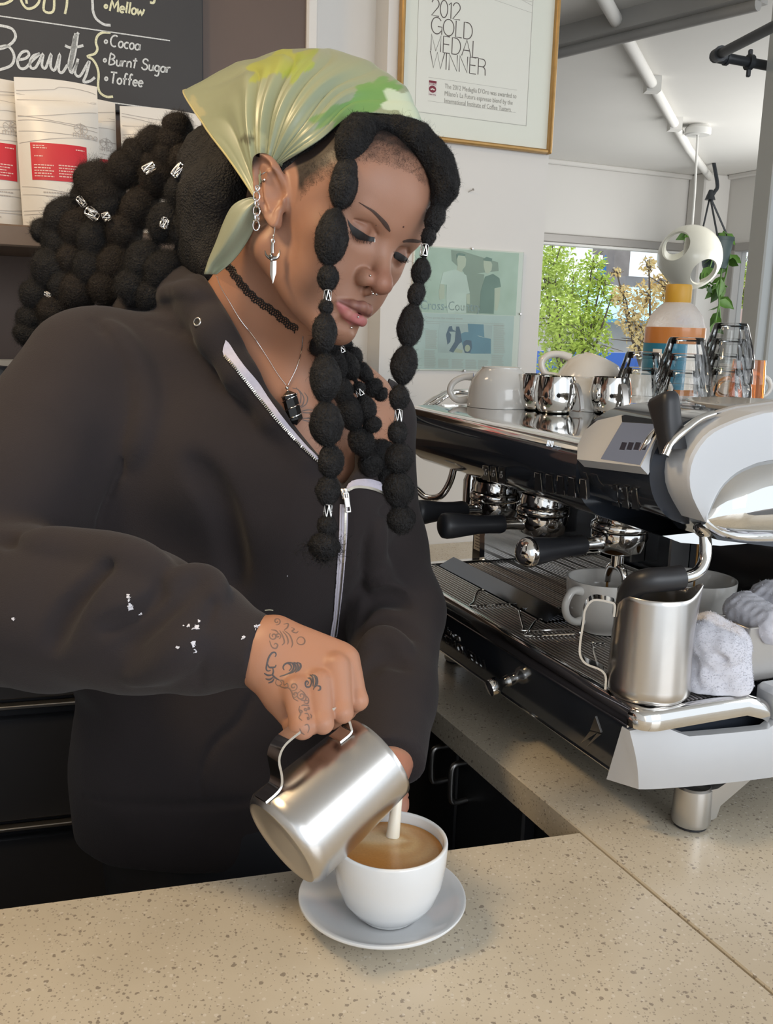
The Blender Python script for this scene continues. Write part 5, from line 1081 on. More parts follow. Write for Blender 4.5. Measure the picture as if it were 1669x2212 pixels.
# plates in front of the tumblers
for k, nm in enumerate(('lower of two grey-white saucers stacked behind the steam lever', 'upper of two grey-white saucers stacked behind the steam lever')):
    o = mw(-.165, .345, ZP(.345) + .012 + k * .0125); t = MB(); t.lathe([(0, 0), (.045, 0), (.05, .002), (.085, .009), (.0865, .0105), (.085, .0115), (.05, .0045), (0, .003)], 56, axis_frame(o, ZV)); obj('saucer', t, M_PORC2, None, 60, nm, 'saucer', 'saucers on the machine top')
t = MB(); t.lathe([(0, 0), (.04, 0), (.045, .002), (.066, .0105), (.068, .0115), (.045, .004), (0, .003)], 48, axis_frame(mw(-.165, .345, ZP(.345) + .0004), ZV)); obj('saucer', t, M_PORC2, None, 60, 'smaller saucer at the bottom of the pile behind the steam lever', 'saucer', 'saucers on the machine top')
# honey bottle
o = on_tray(1466, 868) + CF * .06; o[2] = ZP(.58) + .0004; dB = np.dot(o - CAM, CF); ztop = P(1467, 616, dB)[2]; HB = ztop - o[2]; kk = dB / FPX
hb_ = thing('syrup_bottle', 'big clear plastic honey bottle with mustard cap behind the glasses', 'bottle', o); M_ = axis_frame(o, ZV, -CF); RB = 63 * kk; zcap = P(1467, 650, dB)[2] - o[2]
body = [(0, 0), (RB * .9, 0), (RB, .008), (RB, P(1467, 735, dB)[2] - o[2]), (RB * .985, P(1467, 712, dB)[2] - o[2]), (RB * .85, P(1467, 683, dB)[2] - o[2]), (RB * .6, P(1467, 663, dB)[2] - o[2]), (RB * .42, P(1467, 655, dB)[2] - o[2]), (RB * .39, zcap), (RB * .39, zcap + .004)]
frost = mat('frosted_plastic', (.86, .83, .80), .38, trans=.55, ior=1.15); nt = frost.node_tree; bs = nt.nodes['Principled BSDF']; vo = nt.nodes.new('ShaderNodeTexVoronoi'); vo.feature = 'DISTANCE_TO_EDGE'; vo.inputs['Scale'].default_value = 120; tc = nt.nodes.new('ShaderNodeTexCoord'); bp = nt.nodes.new('ShaderNodeBump'); bp.inputs['Strength'].default_value = .6; bp.inputs['Distance'].default_value = .002
nt.links.new(tc.outputs['Object'], vo.inputs['Vector']); nt.links.new(vo.outputs['Distance'], bp.inputs['Height']); nt.links.new(bp.outputs['Normal'], bs.inputs['Normal'])
b = MB(); b.lathe(body, 48, M_); obj('bottle_wall', b, frost, hb_, 60)
zl = P(1467, 708, dB)[2] - o[2]; b = MB(); b.lathe([(0, .003), (RB * .88, .003), (RB * 1.004, .01), (RB * 1.004, zl), (0, zl)], 48, M_); obj('honey', b, mat('honey', (.50, .19, .05), .25, coat=.3, noise=(12, .15)), hb_, 60)
zl0, zl1 = .02, P(1467, 742, dB)[2] - o[2]; b = MB(); b.lathe([(RB * 1.012, zl0), (RB * 1.012, zl1)], 48, M_, a0=-2.2, a1=.15); obj('blue_label', b, mat('blue_label', (.02, .17, .28), .4), hb_, 60)
b = MB(); b.lathe([(RB * 1.012, zl0), (RB * 1.012, zl1)], 48, M_, a0=.15, a1=2.2); obj('white_label', b, M_PAPER, hb_, 60)
b = MB(); b.lathe([(RB * 1.016, zl1 - .018), (RB * 1.016, zl1 - .010)], 8, M_, a0=-1.0, a1=-.66); b.lathe([(RB * 1.016, zl1 - .026), (RB * 1.016, zl1 - .018)], 8, M_, a0=-.8, a1=-.6); obj('label_mark', b, M_PAPER, hb_, 60)
rc = 27 * kk; b = MB(); b.lathe([(rc * .95, zcap - .006), (rc, zcap - .002), (rc, HB - .005), (rc * .93, HB - .001), (0, HB)], 40, M_, rfun=vfun(40, .012)); obj('cap', b, mat('mustard_cap', (.52, .29, .03), .45), hb_, 60)
# right edge: amber jug, white cup
o = on_tray(1655, 880) - AV * .05; amb = mat('amber_glass', (.80, .40, .16), .03, trans=1.0, ior=1.4)
t = thing('amber_cup', 'amber glass cup with handle at the picture\'s right edge', 'cup', o); M_ = axis_frame(o, ZV, -CR); kk = np.dot(o - CAM, CF) / FPX; R = 38 * kk; Ha = (o[2] and (P(1655, 778, np.dot(o - CAM, CF))[2] - o[2]))
b = MB(); b.lathe([(0, .002), (R * .9, 0), (R, .006), (R * .97, Ha * .5), (R * .9, Ha), (R * .84, Ha), (R * .9, Ha * .5), (R * .92, .012), (0, .008)], 40, M_); obj('bowl', b, amb, t, 60)
b = MB(); b.tube(catmull(xf(M_, [(R * .95, 0, Ha * .62), (R * 1.5, 0, Ha * .5), (R * 1.75, 0, Ha * .32), (R * 1.5, 0, Ha * .2), (R, 0, Ha * .15)]), 6), .0045, 12); obj('handle', b, amb, t, 60)
mug('cappuccino_cup', 'white cup upside down behind the amber cup at the right edge', on_tray(1652, 872) - AV * .085, .047, .066, unit(CR), inv=True, m=M_PORC2, group='cups on the machine top')

# ================================================================ cup, saucer and jug on the front counter
def z_for(xy, py):
    lo, hi = ZC, ZC + .3
    for _ in range(50):
        m_ = (lo + hi) / 2
        if proj((xy[0], xy[1], m_))[1] > py: lo = m_
        else: hi = m_
    return lo
ssr = onz(825, 1938, ZC + .017); so = np.array([ssr[0], ssr[1], ZC + .0002]); ks = np.dot(ssr - CAM, CF) / FPX; RS_ = 181 * ks
b = MB(); b.lathe([(0, .002), (RS_ * .40, .002), (RS_ * .42, 0), (RS_ * .46, 0), (RS_ * .48, .003), (RS_ * .72, .0065), (RS_ * .90, .0125), (RS_ * .985, .0172), (RS_, .0190), (RS_ * .993, .0205), (RS_ * .97, .0205), (RS_ * .88, .0165), (RS_ * .70, .0105), (RS_ * .5, .0068), (RS_ * .36, .0062), (RS_ * .34, .0055), (0, .0055)], 96, axis_frame(so, ZV))
obj('saucer', b, M_PORC, None, 60, 'white round saucer under the coffee cup on the speckled counter', 'saucer')
fo = onz(838, 1970, ZC + .0076); cz0 = ZC + .0078; co = np.array([fo[0], fo[1], cz0]); zr = z_for(fo, 1811); HC = zr - cz0; kc = np.dot(np.array([fo[0], fo[1], zr]) - CAM, CF) / FPX; RC = 124.5 * kc
cup = thing('coffee_cup', 'white round cup on the saucer, being filled with milk and coffee', 'cup', co); M_ = axis_frame(co, ZV, NV); T = .0036; rf_ = .0255
prof = [(0, .0014), (rf_ * .86, .0014), (rf_ * .9, 0), (rf_, 0), (rf_ * 1.04, .003), (RC * .66, HC * .10), (RC * .83, HC * .26), (RC * .935, HC * .48), (RC * .985, HC * .74), (RC, HC * .97), (RC - .0004, HC * .99), (RC - T * .45, HC), (RC - T * .9, HC * .992), (RC - T, HC * .97), (RC * .985 - T, HC * .74), (RC * .93 - T, HC * .48), (RC * .8 - T, HC * .25), (RC * .5, HC * .11), (0, HC * .1)]
b = MB(); b.lathe(prof, 112, M_); obj('bowl', b, M_PORC, cup, 60)
hpx = [(RC * .97, 0, HC * .86), (RC * 1.25, 0, HC * .90), (RC * 1.5, 0, HC * .72), (RC * 1.42, 0, HC * .48), (RC * 1.1, 0, HC * .32), (RC * .86, 0, HC * .3)]
Mh_ = axis_frame(co, ZV, unit(CF * 1.0 + CR * -.35)); b = MB(); b.tube(catmull(xf(Mh_, hpx), 6), .0052, 12); obj('handle', b, M_PORC, cup, 60)
# coffee with the milk's swirl: colour is the foam's own
zf_ = HC * .845; rcf = RC * .99 - T - .0004; nr_, na_ = 44, 120; V = [[(0, 0, zf_)]]; ringV = []
for i in range(1, nr_ + 1):
    rr_ = rcf * i / nr_; th_ = 2 * math.pi * np.arange(na_) / na_; ringV.append(np.stack([rr_ * np.cos(th_), rr_ * np.sin(th_), zf_ + .0012 * np.clip((i / nr_ - .92) / .08, 0, 1) ** 2 + 0 * th_], -1))
vv = np.concatenate([np.array([[0, 0, zf_]])] + ringV); ff = [(0, 1 + j, 1 + (j + 1) % na_) for j in range(na_)]
for i in range(nr_ - 1): ff += [(1 + i * na_ + j, 1 + (i + 1) * na_ + j, 1 + (i + 1) * na_ + (j + 1) % na_, 1 + i * na_ + (j + 1) % na_) for j in range(na_)]
wv = xf(M_, vv); cf = obj('coffee_foam', (wv, ff, None), None or mat('coffee_foam', (.5, .25, .08), .22, coat=.2), cup, 60)
def set_col(o, cols, name='tone'):
    at = o.data.color_attributes.new(name, 'FLOAT_COLOR', 'POINT'); at.data.foreach_set('color', np.c_[cols, np.ones(len(cols))].astype(np.float32).ravel())
def use_attr(m, name='tone', noise=None):
    nt = m.node_tree; b_ = nt.nodes['Principled BSDF']; a = nt.nodes.new('ShaderNodeAttribute'); a.attribute_name = name; src = a.outputs['Color']
    if noise:
        n = nt.nodes.new('ShaderNodeTexNoise'); n.inputs['Scale'].default_value = noise[0]; n.inputs['Detail'].default_value = 6; tc_ = nt.nodes.new('ShaderNodeTexCoord'); nt.links.new(tc_.outputs['Object'], n.inputs['Vector'])
        mp_ = nt.nodes.new('ShaderNodeMapRange'); mp_.inputs['To Min'].default_value = 1 - noise[1]; mp_.inputs['To Max'].default_value = 1 + noise[1]; nt.links.new(n.outputs['Fac'], mp_.inputs['Value'])
        mx = nt.nodes.new('ShaderNodeVectorMath'); mx.operation = 'SCALE'; nt.links.new(src, mx.inputs[0]); nt.links.new(mp_.outputs[0], mx.inputs['Scale']); src = mx.outputs[0]
    nt.links.new(src, b_.inputs['Base Color'])
sm = lambda a, b_, x: np.clip((x - a) / (b_ - a), 0, 1) ** 2 * (3 - 2 * np.clip((x - a) / (b_ - a), 0, 1))
mixc = lambda A_, B_, t: A_ * (1 - t[:, None]) + B_ * t[:, None]
pp = proj(wv); ent = onz(848, 1806, co[2] + zf_); q = (wv - ent)[:, :2]; d_ = np.linalg.norm(q, axis=1); rad_ = np.linalg.norm(wv[:, :2] - co[:2], axis=1) / rcf
ang_ = np.arctan2(q[:, 1], q[:, 0]); crema = np.array([.47, .205, .05]); pale = np.array([.66, .42, .19]); milk = np.array([.80, .66, .45])
u_ = (q @ unit(CR * 1.0)[:2]); w_ = q @ np.array([0, 1.0])
sw_ = np.sin(d_ * 330 + 2.2 * np.sin(ang_ * 2) + 5 * u_ / .05) * .5 + .5
tone = mixc(np.tile(crema, (len(wv), 1)), np.tile(pale, (len(wv), 1)), sm(.062, .012, d_ + .012 * np.sin(ang_ * 3 + 1)) * (.55 + .35 * sw_))
tone = mixc(tone, np.tile(milk, (len(wv), 1)), sm(.022, .004, np.abs(w_ + .006 + .12 * u_) * 1.6 + np.clip(np.abs(u_ + .022) - .022, 0, 1)) * .55)
tone = mixc(tone, np.tile(np.array([.36, .15, .04]), (len(wv), 1)), sm(.88, 1.0, rad_) * .5)
set_col(cf, tone); use_attr(cf.data.materials[0], noise=(420, .14))
# the jug in the hand: its base shows, the spout is over the cup
JB = P(607, 1821, .780); JR = P(812, 1636, .834); JA = unit(JR - JB); JH = np.linalg.norm(JR - JB)
hdir = -CR * .66 + CU * .66 - CF * .58
pj, PM, hpts = jug('pouring_jug', 'tilted steel milk jug in the barista\'s hand, pouring into the cup', JB, JA, hdir, 116 * .782 / FPX, JH, .007, sp_=.10)
def px_of(p): return proj(p)
spt = xf(PM, (-(116 * .775 / FPX) * .92 * 1.08, 0, JH + .0068))
land = np.array([ent[0], ent[1], co[2] + zf_])
b = MB(); mid_ = spt * .5 + land * .5 + (spt - land) * np.array([.22, .22, 0]) * -.2 + np.array([0, 0, .006]); pth = catmull([xf(PM, (-(116 * .775 / FPX) * 1.0, 0, JH - .006)), spt + np.array([0, 0, .0015]), spt * .75 + land * .25 + (land - spt) * np.array([.10, .10, 0]) + ZV * .002, spt * .4 + land * .6 + (land - spt) * np.array([.1, .1, 0]), land - ZV * .001], 7)
b.tube(pth, np.interp(np.linspace(0, 1, len(pth)), [0, .25, .5, 1], [.0055, .0048, .0046, .0062]), 16)
obj('milk_stream', b, mat('steamed_milk', (.84, .78, .66), .25, sss=.1), None, 60, 'stream of steamed milk falling from the tilted jug into the coffee', 'milk')
b = MB(); b.lathe([(0, JH * .70), (116 * .775 / FPX * .85, JH * .70)], 40, PM); obj('milk', b, mat('milk_foam', (.84, .80, .72), .4), pj)

# ================================================================ soft forms: signed distances meshed with surface nets
class SDF:
    def __init__(s): s.items = []; s.frames = {}
    def frame(s, key, R, t, sym=False): s.frames[key] = (np.asarray(R, float), np.asarray(t, float), sym)
    def add(s, op, k, fn, c, rad, fr=None):
        """op u/s, smoothness k, fn(points in frame), bounding centre (in frame), bounding radius"""
        cw = [np.asarray(c, float)]
        if fr is not None:
            R, t, sym = s.frames[fr]; cw = [R @ np.asarray(c, float) + t]
            if sym: cw.append(R @ (np.asarray(c, float) * np.array([-1, 1, 1])) + t)
        s.items.append((op, k, fn, cw, rad, fr)); return s
    def __call__(s, p, cull=None):
        d = np.full(len(p), 1.0); loc = {}
        if cull is not None: pc = (p.min(0) + p.max(0)) / 2; hd = np.linalg.norm(p.max(0) - pc)
        for op, k, fn, cw, rad, fr in s.items:
            if cull is not None and min(np.linalg.norm(pc - c) for c in cw) - rad - hd > cull + k: continue
            if fr is None: q = p
            else:
                if fr not in loc:
                    R, t, sym = s.frames[fr]; q = (p - t) @ R
                    if sym: q = q.copy(); q[:, 0] = np.abs(q[:, 0])
                    loc[fr] = q
                q = loc[fr]
            e = fn(q)
            if op == 'u':
                if k > 0: h = np.maximum(k - np.abs(d - e), 0) / k; d = np.minimum(d, e) - h * h * k / 4
                else: d = np.minimum(d, e)
            elif op == 's':
                e = -e
                if k > 0: h = np.maximum(k - np.abs(d - e), 0) / k; d = np.maximum(d, e) + h * h * k / 4
                else: d = np.maximum(d, e)
            else: d = d + e
        return d
    def ell(s, op, k, c, r, fr=None, R=None):
        c, r = np.asarray(c, float), np.asarray(r, float)
        def fn(p):
            q = p - c
            if R is not None: q = q @ R
            k0 = np.linalg.norm(q / r, axis=1); k1 = np.linalg.norm(q / (r * r), axis=1) + 1e-9; return k0 * (k0 - 1) / k1
        return s.add(op, k, fn, c, r.max(), fr)
    def cap(s, op, k, a, b, ra, rb, fr=None):
        a, b = np.asarray(a, float), np.asarray(b, float); ba = b - a; L2 = max(ba @ ba, 1e-12)
        def fn(p):
            pa = p - a; h = np.clip(pa @ ba / L2, 0, 1); return np.linalg.norm(pa - h[:, None] * ba, axis=1) - (ra + (rb - ra) * h)
        return s.add(op, k, fn, (a + b) / 2, math.sqrt(L2) / 2 + max(ra, rb), fr)
    def chain(s, op, k, pts, rs, fr=None):
        for i in range(len(pts) - 1): s.cap(op, k if i == 0 or k > 0 else k, pts[i], pts[i + 1], rs[i], rs[i + 1], fr)
        return s
def surface_nets(sdf, lo, hi, h, bs=14, safety=1.9):
    lo, hi = np.asarray(lo, float), np.asarray(hi, float); nb = np.ceil((hi - lo) / (h * bs)).astype(int)
    g = np.stack(np.meshgrid(*[np.arange(n) for n in nb], indexing='ij'), -1).reshape(-1, 3); cen = lo + (g + .5) * bs * h
    dc = sdf(cen); g = g[np.abs(dc) < math.sqrt(3) / 2 * bs * h * safety]
    ids, pos, quads = [], [], []; n = bs + 2; ax = np.arange(-1, bs + 1)
    o = np.stack(np.meshgrid(ax, ax, ax, indexing='ij'), -1).reshape(-1, 3); S = 1 << 20
    for b in g:
        gi = o + b * bs; d = sdf(lo + gi * h, cull=.05).reshape(n, n, n)
        if d.min() > 0 or d.max() < 0: continue
        neg = d < 0; c = np.zeros((n - 1,) * 3, int); acc = np.zeros((n - 1,) * 3 + (3,)); cnt = np.zeros((n - 1,) * 3)
        for dx in (0, 1):
            for dy in (0, 1):
                for dz in (0, 1): c += neg[dx:n - 1 + dx, dy:n - 1 + dy, dz:n - 1 + dz]
        act = (c > 0) & (c < 8)
        for a in range(3):
            for u in (0, 1):
                for v in (0, 1):
                    s0 = [0, 0, 0]; oth = [x for x in range(3) if x != a]; s0[oth[0]] = u; s0[oth[1]] = v; s1 = list(s0); s1[a] = 1
                    A = d[s0[0]:n - 1 + s0[0], s0[1]:n - 1 + s0[1], s0[2]:n - 1 + s0[2]]; B = d[s1[0]:n - 1 + s1[0], s1[1]:n - 1 + s1[1], s1[2]:n - 1 + s1[2]]
                    cr = (A < 0) != (B < 0); t = np.where(cr, A / np.where(cr, A - B, 1), 0)
                    for x in range(3): acc[..., x] += np.where(cr, s0[x] + (t if x == a else 0), 0)
                    cnt += cr
        w = np.argwhere(act); p = acc[act] / cnt[act][:, None] + w; gid = (w - 1) + b * bs + 64
        ids.append((gid[:, 0] * S + gid[:, 1]) * S + gid[:, 2]); pos.append(lo + (p - 1 + b * bs) * h)
        key = lambda q: ((q[:, 0] + b[0] * bs + 64) * S + q[:, 1] + b[1] * bs + 64) * S + q[:, 2] + b[2] * bs + 64
        for a in range(3):
            s1 = [slice(1, n - 1)] * 3; s2 = list(s1); s2[a] = slice(2, n); A = d[tuple(s1)]; B = d[tuple(s2)]; fl_ = (A < 0)
            e = np.argwhere((A < 0) != (B < 0))
            if not len(e): continue
            sg = fl_[e[:, 0], e[:, 1], e[:, 2]]; u, v = (a + 1) % 3, (a + 2) % 3; U = np.zeros(3, int); U[u] = 1; Vv = np.zeros(3, int); Vv[v] = 1
            q = np.stack([key(e - U - Vv), key(e - Vv), key(e), key(e - U)], 1); q[~sg] = q[~sg][:, ::-1]; quads.append(q)
    ids = np.concatenate(ids); pos = np.concatenate(pos); quads = np.concatenate(quads); uid, first = np.unique(ids, return_index=True)
    ix = np.searchsorted(uid, quads); ix = np.clip(ix, 0, len(uid) - 1); ok = (uid[ix] == quads).all(1); return pos[first], ix[ok]
def smooth_mesh(v, f, it=1, lam=.5):
    e = np.concatenate([f[:, [0, 1]], f[:, [1, 2]], f[:, [2, 3]], f[:, [3, 0]]]); e = np.concatenate([e, e[:, ::-1]])
    for _ in range(it):
        s = np.zeros_like(v); c = np.bincount(e[:, 0], minlength=len(v))[:, None]
        for k in range(3): s[:, k] = np.bincount(e[:, 0], weights=v[e[:, 1], k], minlength=len(v))
        v = v * (1 - lam) + lam * s / np.maximum(c, 1)
    return v
def bvh_of(v, f): return BVHTree.FromPolygons([tuple(q) for q in v.tolist()], [tuple(q) for q in np.asarray(f).tolist()])
def cast(bvh, px, py, off=0.0):
    r_ = unit(ray(px, py)); h = bvh.ray_cast(Vector(CAM), Vector(r_))
    if h[0] is None: return None, None
    n = np.array(h[1]); n = n if n @ r_ < 0 else -n
    return np.array(h[0]) + n * off, n
def cast_line(bvh, pts, off, n=6, sub=True):
    p2 = catmull([np.array(q, float) for q in pts], n) if sub and len(pts) > 2 else np.array(pts, float); P_, N_ = [], []
    for x, y in p2:
        q, nn = cast(bvh, x, y, off)
        if q is not None: P_.append(q); N_.append(nn)
    return np.array(P_), np.array(N_)
def snoise(p, f, seed=0):
    r_ = np.random.default_rng(seed); out = np.zeros(len(p))
    for k in range(6):
        w = r_.normal(size=3); w = w / np.linalg.norm(w) * f * r_.uniform(.6, 1.5); out += np.sin(p @ w + r_.uniform(0, 6.28))
    return out / 3.0

# ================================================================ the barista
HR = np.array([[.5806, -.6903, .4318], [.7670, .6416, -.0056], [-.2732, .3344, .9020]]); HT = np.array([-.0788, 1.0589, 1.5401])
hw = lambda x, y, z: HR @ np.array([x, y, z]) + HT
def hplane(px, py, x0):
    """point seen at a pixel on the head's plane x = x0 (x to her left), in head coordinates"""
    o = HR.T @ (CAM - HT); d = HR.T @ ray(px, py); return o + d * ((x0 - o[0]) / d[0])
pn = thing('person', 'person in a black zip hoodie and green headscarf pouring milk at the counter', 'person', (-.11, 1.19, 0))
B = SDF(); B.frame('h', HR, HT, True); h_ = 'h'
B.ell('u', .02, (0, .018, .042), (.076, .098, .088), h_); B.ell('u', .03, (0, -.040, .036), (.069, .0575, .082), h_); B.ell('u', .03, (0, -.051, .062), (.0655, .0465, .046), h_); B.ell('u', .02, (0, -.042, -.030), (.054, .047, .058), h_)
B.cap('u', .025, (.050, .004, -.040), (.015, -.073, -.081), .018, .0150, h_); B.ell('u', .015, (0, -.0800, -.0790), (.019, .0165, .0155), h_)
B.ell('u', .02, (.045, -.058, -.004), (.021,) * 3, h_); B.ell('u', .02, (.035, -.060, -.038), (.022,) * 3, h_); B.ell('u', .014, (0, -.071, -.052), (.029, .0245, .024), h_)
B.ell('s', .012, (.034, -.098, .016), (.019, .0145, .0120), h_); B.cap('u', .012, (.010, -.0885, .036), (.042, -.0800, .0365), .0075, .0065, h_)
EYE = np.array([.0335, -.0770, .0155]); B.ell('u', .0035, EYE, (.0128,) * 3, h_)
B.cap('u', .010, (0, -.083, .023), (0, -.1065, -.0145), .0078, .0092, h_); B.ell('u', .006, (0, -.1095, -.0200), (.0122, .0115, .0108), h_); B.ell('u', .0045, (.0136, -.0965, -.0222), (.0080, .0112, .0092), h_)
B.cap('u', .004, (0, -.104, -.0285), (0, -.0965, -.0335), .0040, .0045, h_); B.ell('s', .002, (.0066, -.1040, -.0312), (.0036, .0062, .0036), h_)
UL = [(.0235, -.0880, -.0560), (.0120, -.0985, -.0520), (.0038, -.1035, -.0492), (0, -.1030, -.0500)]; LL = [(.0225, -.0880, -.0570), (.0115, -.0965, -.0622), (0, -.0985, -.0640)]
B.chain('u', .0035, UL, (.0026, .0046, .0056, .0054), h_); B.chain('u', .0035, LL, (.0030, .0060, .0068), h_)
B.chain('s', .002, [(.0245, -.0910, -.0562), (.0110, -.1040, -.0562), (0, -.1075, -.0562)], (.0008, .0011, .0011), h_)
B.chain('s', .006, [(.014, -.0955, -.0735), (0, -.1010, -.0725)], (.0030, .0035), h_); B.chain('s', .003, [(.018, -.0895, .0215), (.033, -.0905, .0250), (.047, -.0815, .0225)], (.0007, .0010, .0007), h_)
# ear, from its outline in the picture
er = lambda x, y, o: tuple(np.array([-1, 1, 1]) * hplane(x, y, -o))
hx = [(624, 402, .0700), (617, 368, .0735), (599, 354, .0765), (579, 364, .0805), (569, 393, .0835), (569, 428, .0835), (576, 458, .0810), (585, 480, .0775), (596, 489, .0745), (603, 476, .0725), (606, 460, .0710)]
EO = np.array([er(x, y, .072)[1:] for x, y in ((625, 404), (621, 374), (611, 355), (597, 348), (580, 356), (568, 378), (564, 404), (565, 432), (571, 458), (581, 480), (592, 495), (602, 491), (607, 476), (610, 460), (619, 446), (625, 426))]); EO = catmull(EO, 4, True)
ANT = np.array([er(x, y, .072)[1:] for x, y in ((612, 378), (598, 388), (588, 410), (586, 436), (592, 458))]); CON = np.array(er(607, 428, .072)[1:]); TRG = np.array(er(620, 436, .072)[1:]); EF, ER_ = np.array(er(625, 415, .072)[1:]), np.array(er(566, 415, .072)[1:])
def poly_sd(p, pg):
    d = np.full(len(p), 9.0); ins = np.zeros(len(p), bool); n = len(pg)
    for i in range(n):
        a, b_ = pg[i], pg[(i + 1) % n]; ba = b_ - a; pa = p - a; h = np.clip(pa @ ba / (ba @ ba), 0, 1); d = np.minimum(d, np.linalg.norm(pa - h[:, None] * ba, axis=1))
        c = (a[1] <= p[:, 1]) != (b_[1] <= p[:, 1]); xx = a[0] + (p[:, 1] - a[1]) / (b_[1] - a[1] if abs(b_[1] - a[1]) > 1e-9 else 1e-9) * (b_[0] - a[0]); ins ^= c & (p[:, 0] < xx)
    return np.where(ins, -d, d)
def seg_d(p, pts):
    d = np.full(len(p), 9.0)
    for a, b_ in zip(pts[:-1], pts[1:]): ba = b_ - a; h = np.clip((p - a) @ ba / (ba @ ba), 0, 1); d = np.minimum(d, np.linalg.norm(p - a - h[:, None] * ba, axis=1))
    return d
def ear_fn(p):
    out = np.full(len(p), .05); i = np.where((p[:, 0] > .055) & (p[:, 0] < .10) & (np.abs(p[:, 1:] - EO.mean(0)).max(1) < .06))[0]
    if not len(i): return out
    q = p[i][:, 1:]; d2 = poly_sd(q, EO); t_ = np.clip((q - EF) @ (ER_ - EF) / ((ER_ - EF) @ (ER_ - EF)), 0, 1); up_ = np.clip((q[:, 1] - EO[:, 1].min()) / (EO[:, 1].max() - EO[:, 1].min()), 0, 1)
    xm = .0725 + .0120 * t_ * (.35 + .65 * up_) + .0075 * sm(.55, 1.0, up_); rim_w = sm(.10, .35, t_ + .45 * sm(.80, .95, up_)) * sm(.12, .30, up_)
    xm = xm + .0038 * rim_w * np.exp(-((d2 + .0036) / .0026) ** 2) - .0016 * rim_w * np.exp(-((d2 + .0085) / .0022) ** 2) + .0030 * np.exp(-(seg_d(q, ANT) / .0032) ** 2) - .0060 * np.exp(-(np.linalg.norm((q - CON) / [.0068, .0095], axis=1)) ** 2 * .9) + .0035 * np.exp(-(np.linalg.norm(q - TRG, axis=1) / .0042) ** 2)
    h2 = .0034 + .0012 * sm(.3, .05, up_); a_, b_ = d2 + .0022, np.abs(p[i][:, 0] - xm) - h2 + .0022; out[i] = (np.minimum(np.maximum(a_, b_), 0) + np.hypot(np.maximum(a_, 0), np.maximum(b_, 0)) - .0022) * .75; return out
B.add('u', .0045, ear_fn, np.array([.077, *EO.mean(0)]), .05, h_)
# neck, chest, shoulders
NB = P(560, 800, 1.150); RSH = P(185, 800, 1.11); LSH = P(792, 905, 1.235); CH = P(640, 980, 1.185)
B.cap('u', .03, hw(0, .030, -.030), NB, .050, .056); B.cap('u', .02, hw(.0, -.01, -.05), P(640, 790, 1.10), .030, .03); B.cap('u', .03, hw(0, .045, -.035), P(480, 720, 1.13), .045, .05)
B.cap('u', .04, NB, LSH, .050, .047); B.cap('u', .05, NB, RSH, .052, .055); B.cap('u', .05, P(600, 930, 1.20), P(540, 1500, 1.24), .125, .12)
B.cap('u', .04, P(640, 920, 1.155), P(735, 930, 1.185), .085, .07); B.ell('u', .04, P(625, 1010, 1.160), (.085, .085, .075)); B.ell('u', .03, P(735, 1030, 1.180), (.050, .055, .06))
B.cap('u', .03, P(690, 780, 1.125), P(800, 860, 1.2), .012, .012)
HIPS = P(530, 1800, 1.27); B.cap('u', .05, P(540, 1500, 1.24), HIPS, .12, .135)
for sx in (-.085, .085): B.chain('u', .04, [HIPS + np.array([sx, 0, 0]), np.array([HIPS[0] + sx, HIPS[1] + .01, .50]), np.array([HIPS[0] + sx * 1.1, HIPS[1] + .03, .09])], [.085, .058, .042]); B.cap('u', .02, (HIPS[0] + sx * 1.1, HIPS[1] + .03, .05), (HIPS[0] + sx * 1.3, HIPS[1] - .13, .035), .042, .032)
# right arm and hand
REL = P(-75, 1290, .985); WR = P(570, 1408, .842)
B.chain('u', .02, [RSH, REL, P(300, 1350, .885), WR], [.052, .042, .036, .030])
def px3(l): return [P(*q) for q in l]
palm = px3([(590, 1418, .838), (640, 1432, .828)]); 
B.cap('u', .012, P(600, 1375, .842), P(732, 1416, .8365), .0175, .0132); B.cap('u', .012, P(588, 1410, .832), P(708, 1442, .822), .0200, .0128); B.cap('u', .012, P(583, 1445, .828), P(664, 1474, .812), .0195, .0128); B.cap('u', .012, P(580, 1455, .830), P(625, 1498, .808), .0170, .0132)
B.ell('u', .008, P(618, 1530, .815), (.0085, .012, .015)); B.cap('u', .01, P(610, 1500, .822), P(690, 1520, .825), .018, .016)
FG = [([(748, 1424, .832), (773, 1513, .816), (748, 1535, .838), (716, 1515, .848)], [.0120, .0083, .0078, .0072]), ([(727, 1440, .817), (740, 1539, .799), (716, 1555, .824), (690, 1535, .838)], [.0118, .0084, .0080, .0072]),
      ([(688, 1476, .804), (697, 1562, .786), (672, 1565, .812), (655, 1545, .828)], [.0116, .0085, .0080, .0072]), ([(640, 1490, .800), (653, 1570, .783), (634, 1568, .806), (626, 1548, .818)], [.0122, .0098, .0084, .0074])]
for pts, rs in FG: B.chain('u', .0042, px3(pts), rs)
B.chain('u', .006, px3([(625, 1400, .862), (690, 1440, .878), (735, 1490, .872), (742, 1540, .862)]), [.016, .0125, .0105, .009])
# left arm, with the hand steadying the far side of the cup
LEL = P(866, 1335, 1.170); LWR = P(838, 1640, .985)
B.chain('u', .02, [LSH, LEL, LWR], [.042, .036, .026]); B.cap('u', .01, LWR, P(836, 1700, .952), .024, .02)
for k, (x0, y0, x1, y1, d) in enumerate(((850, 1705, 866, 1732, .945), (846, 1700, 864, 1716, .955), (846, 1712, 864, 1750, .940), (838, 1712, 858, 1764, .938))): B.chain('u', .003, [P(x0, y0, d), P(x1, y1, d - .008), P(x1 - 12, y1 + 22, d - .014)], [.0092, .0082, .0070])

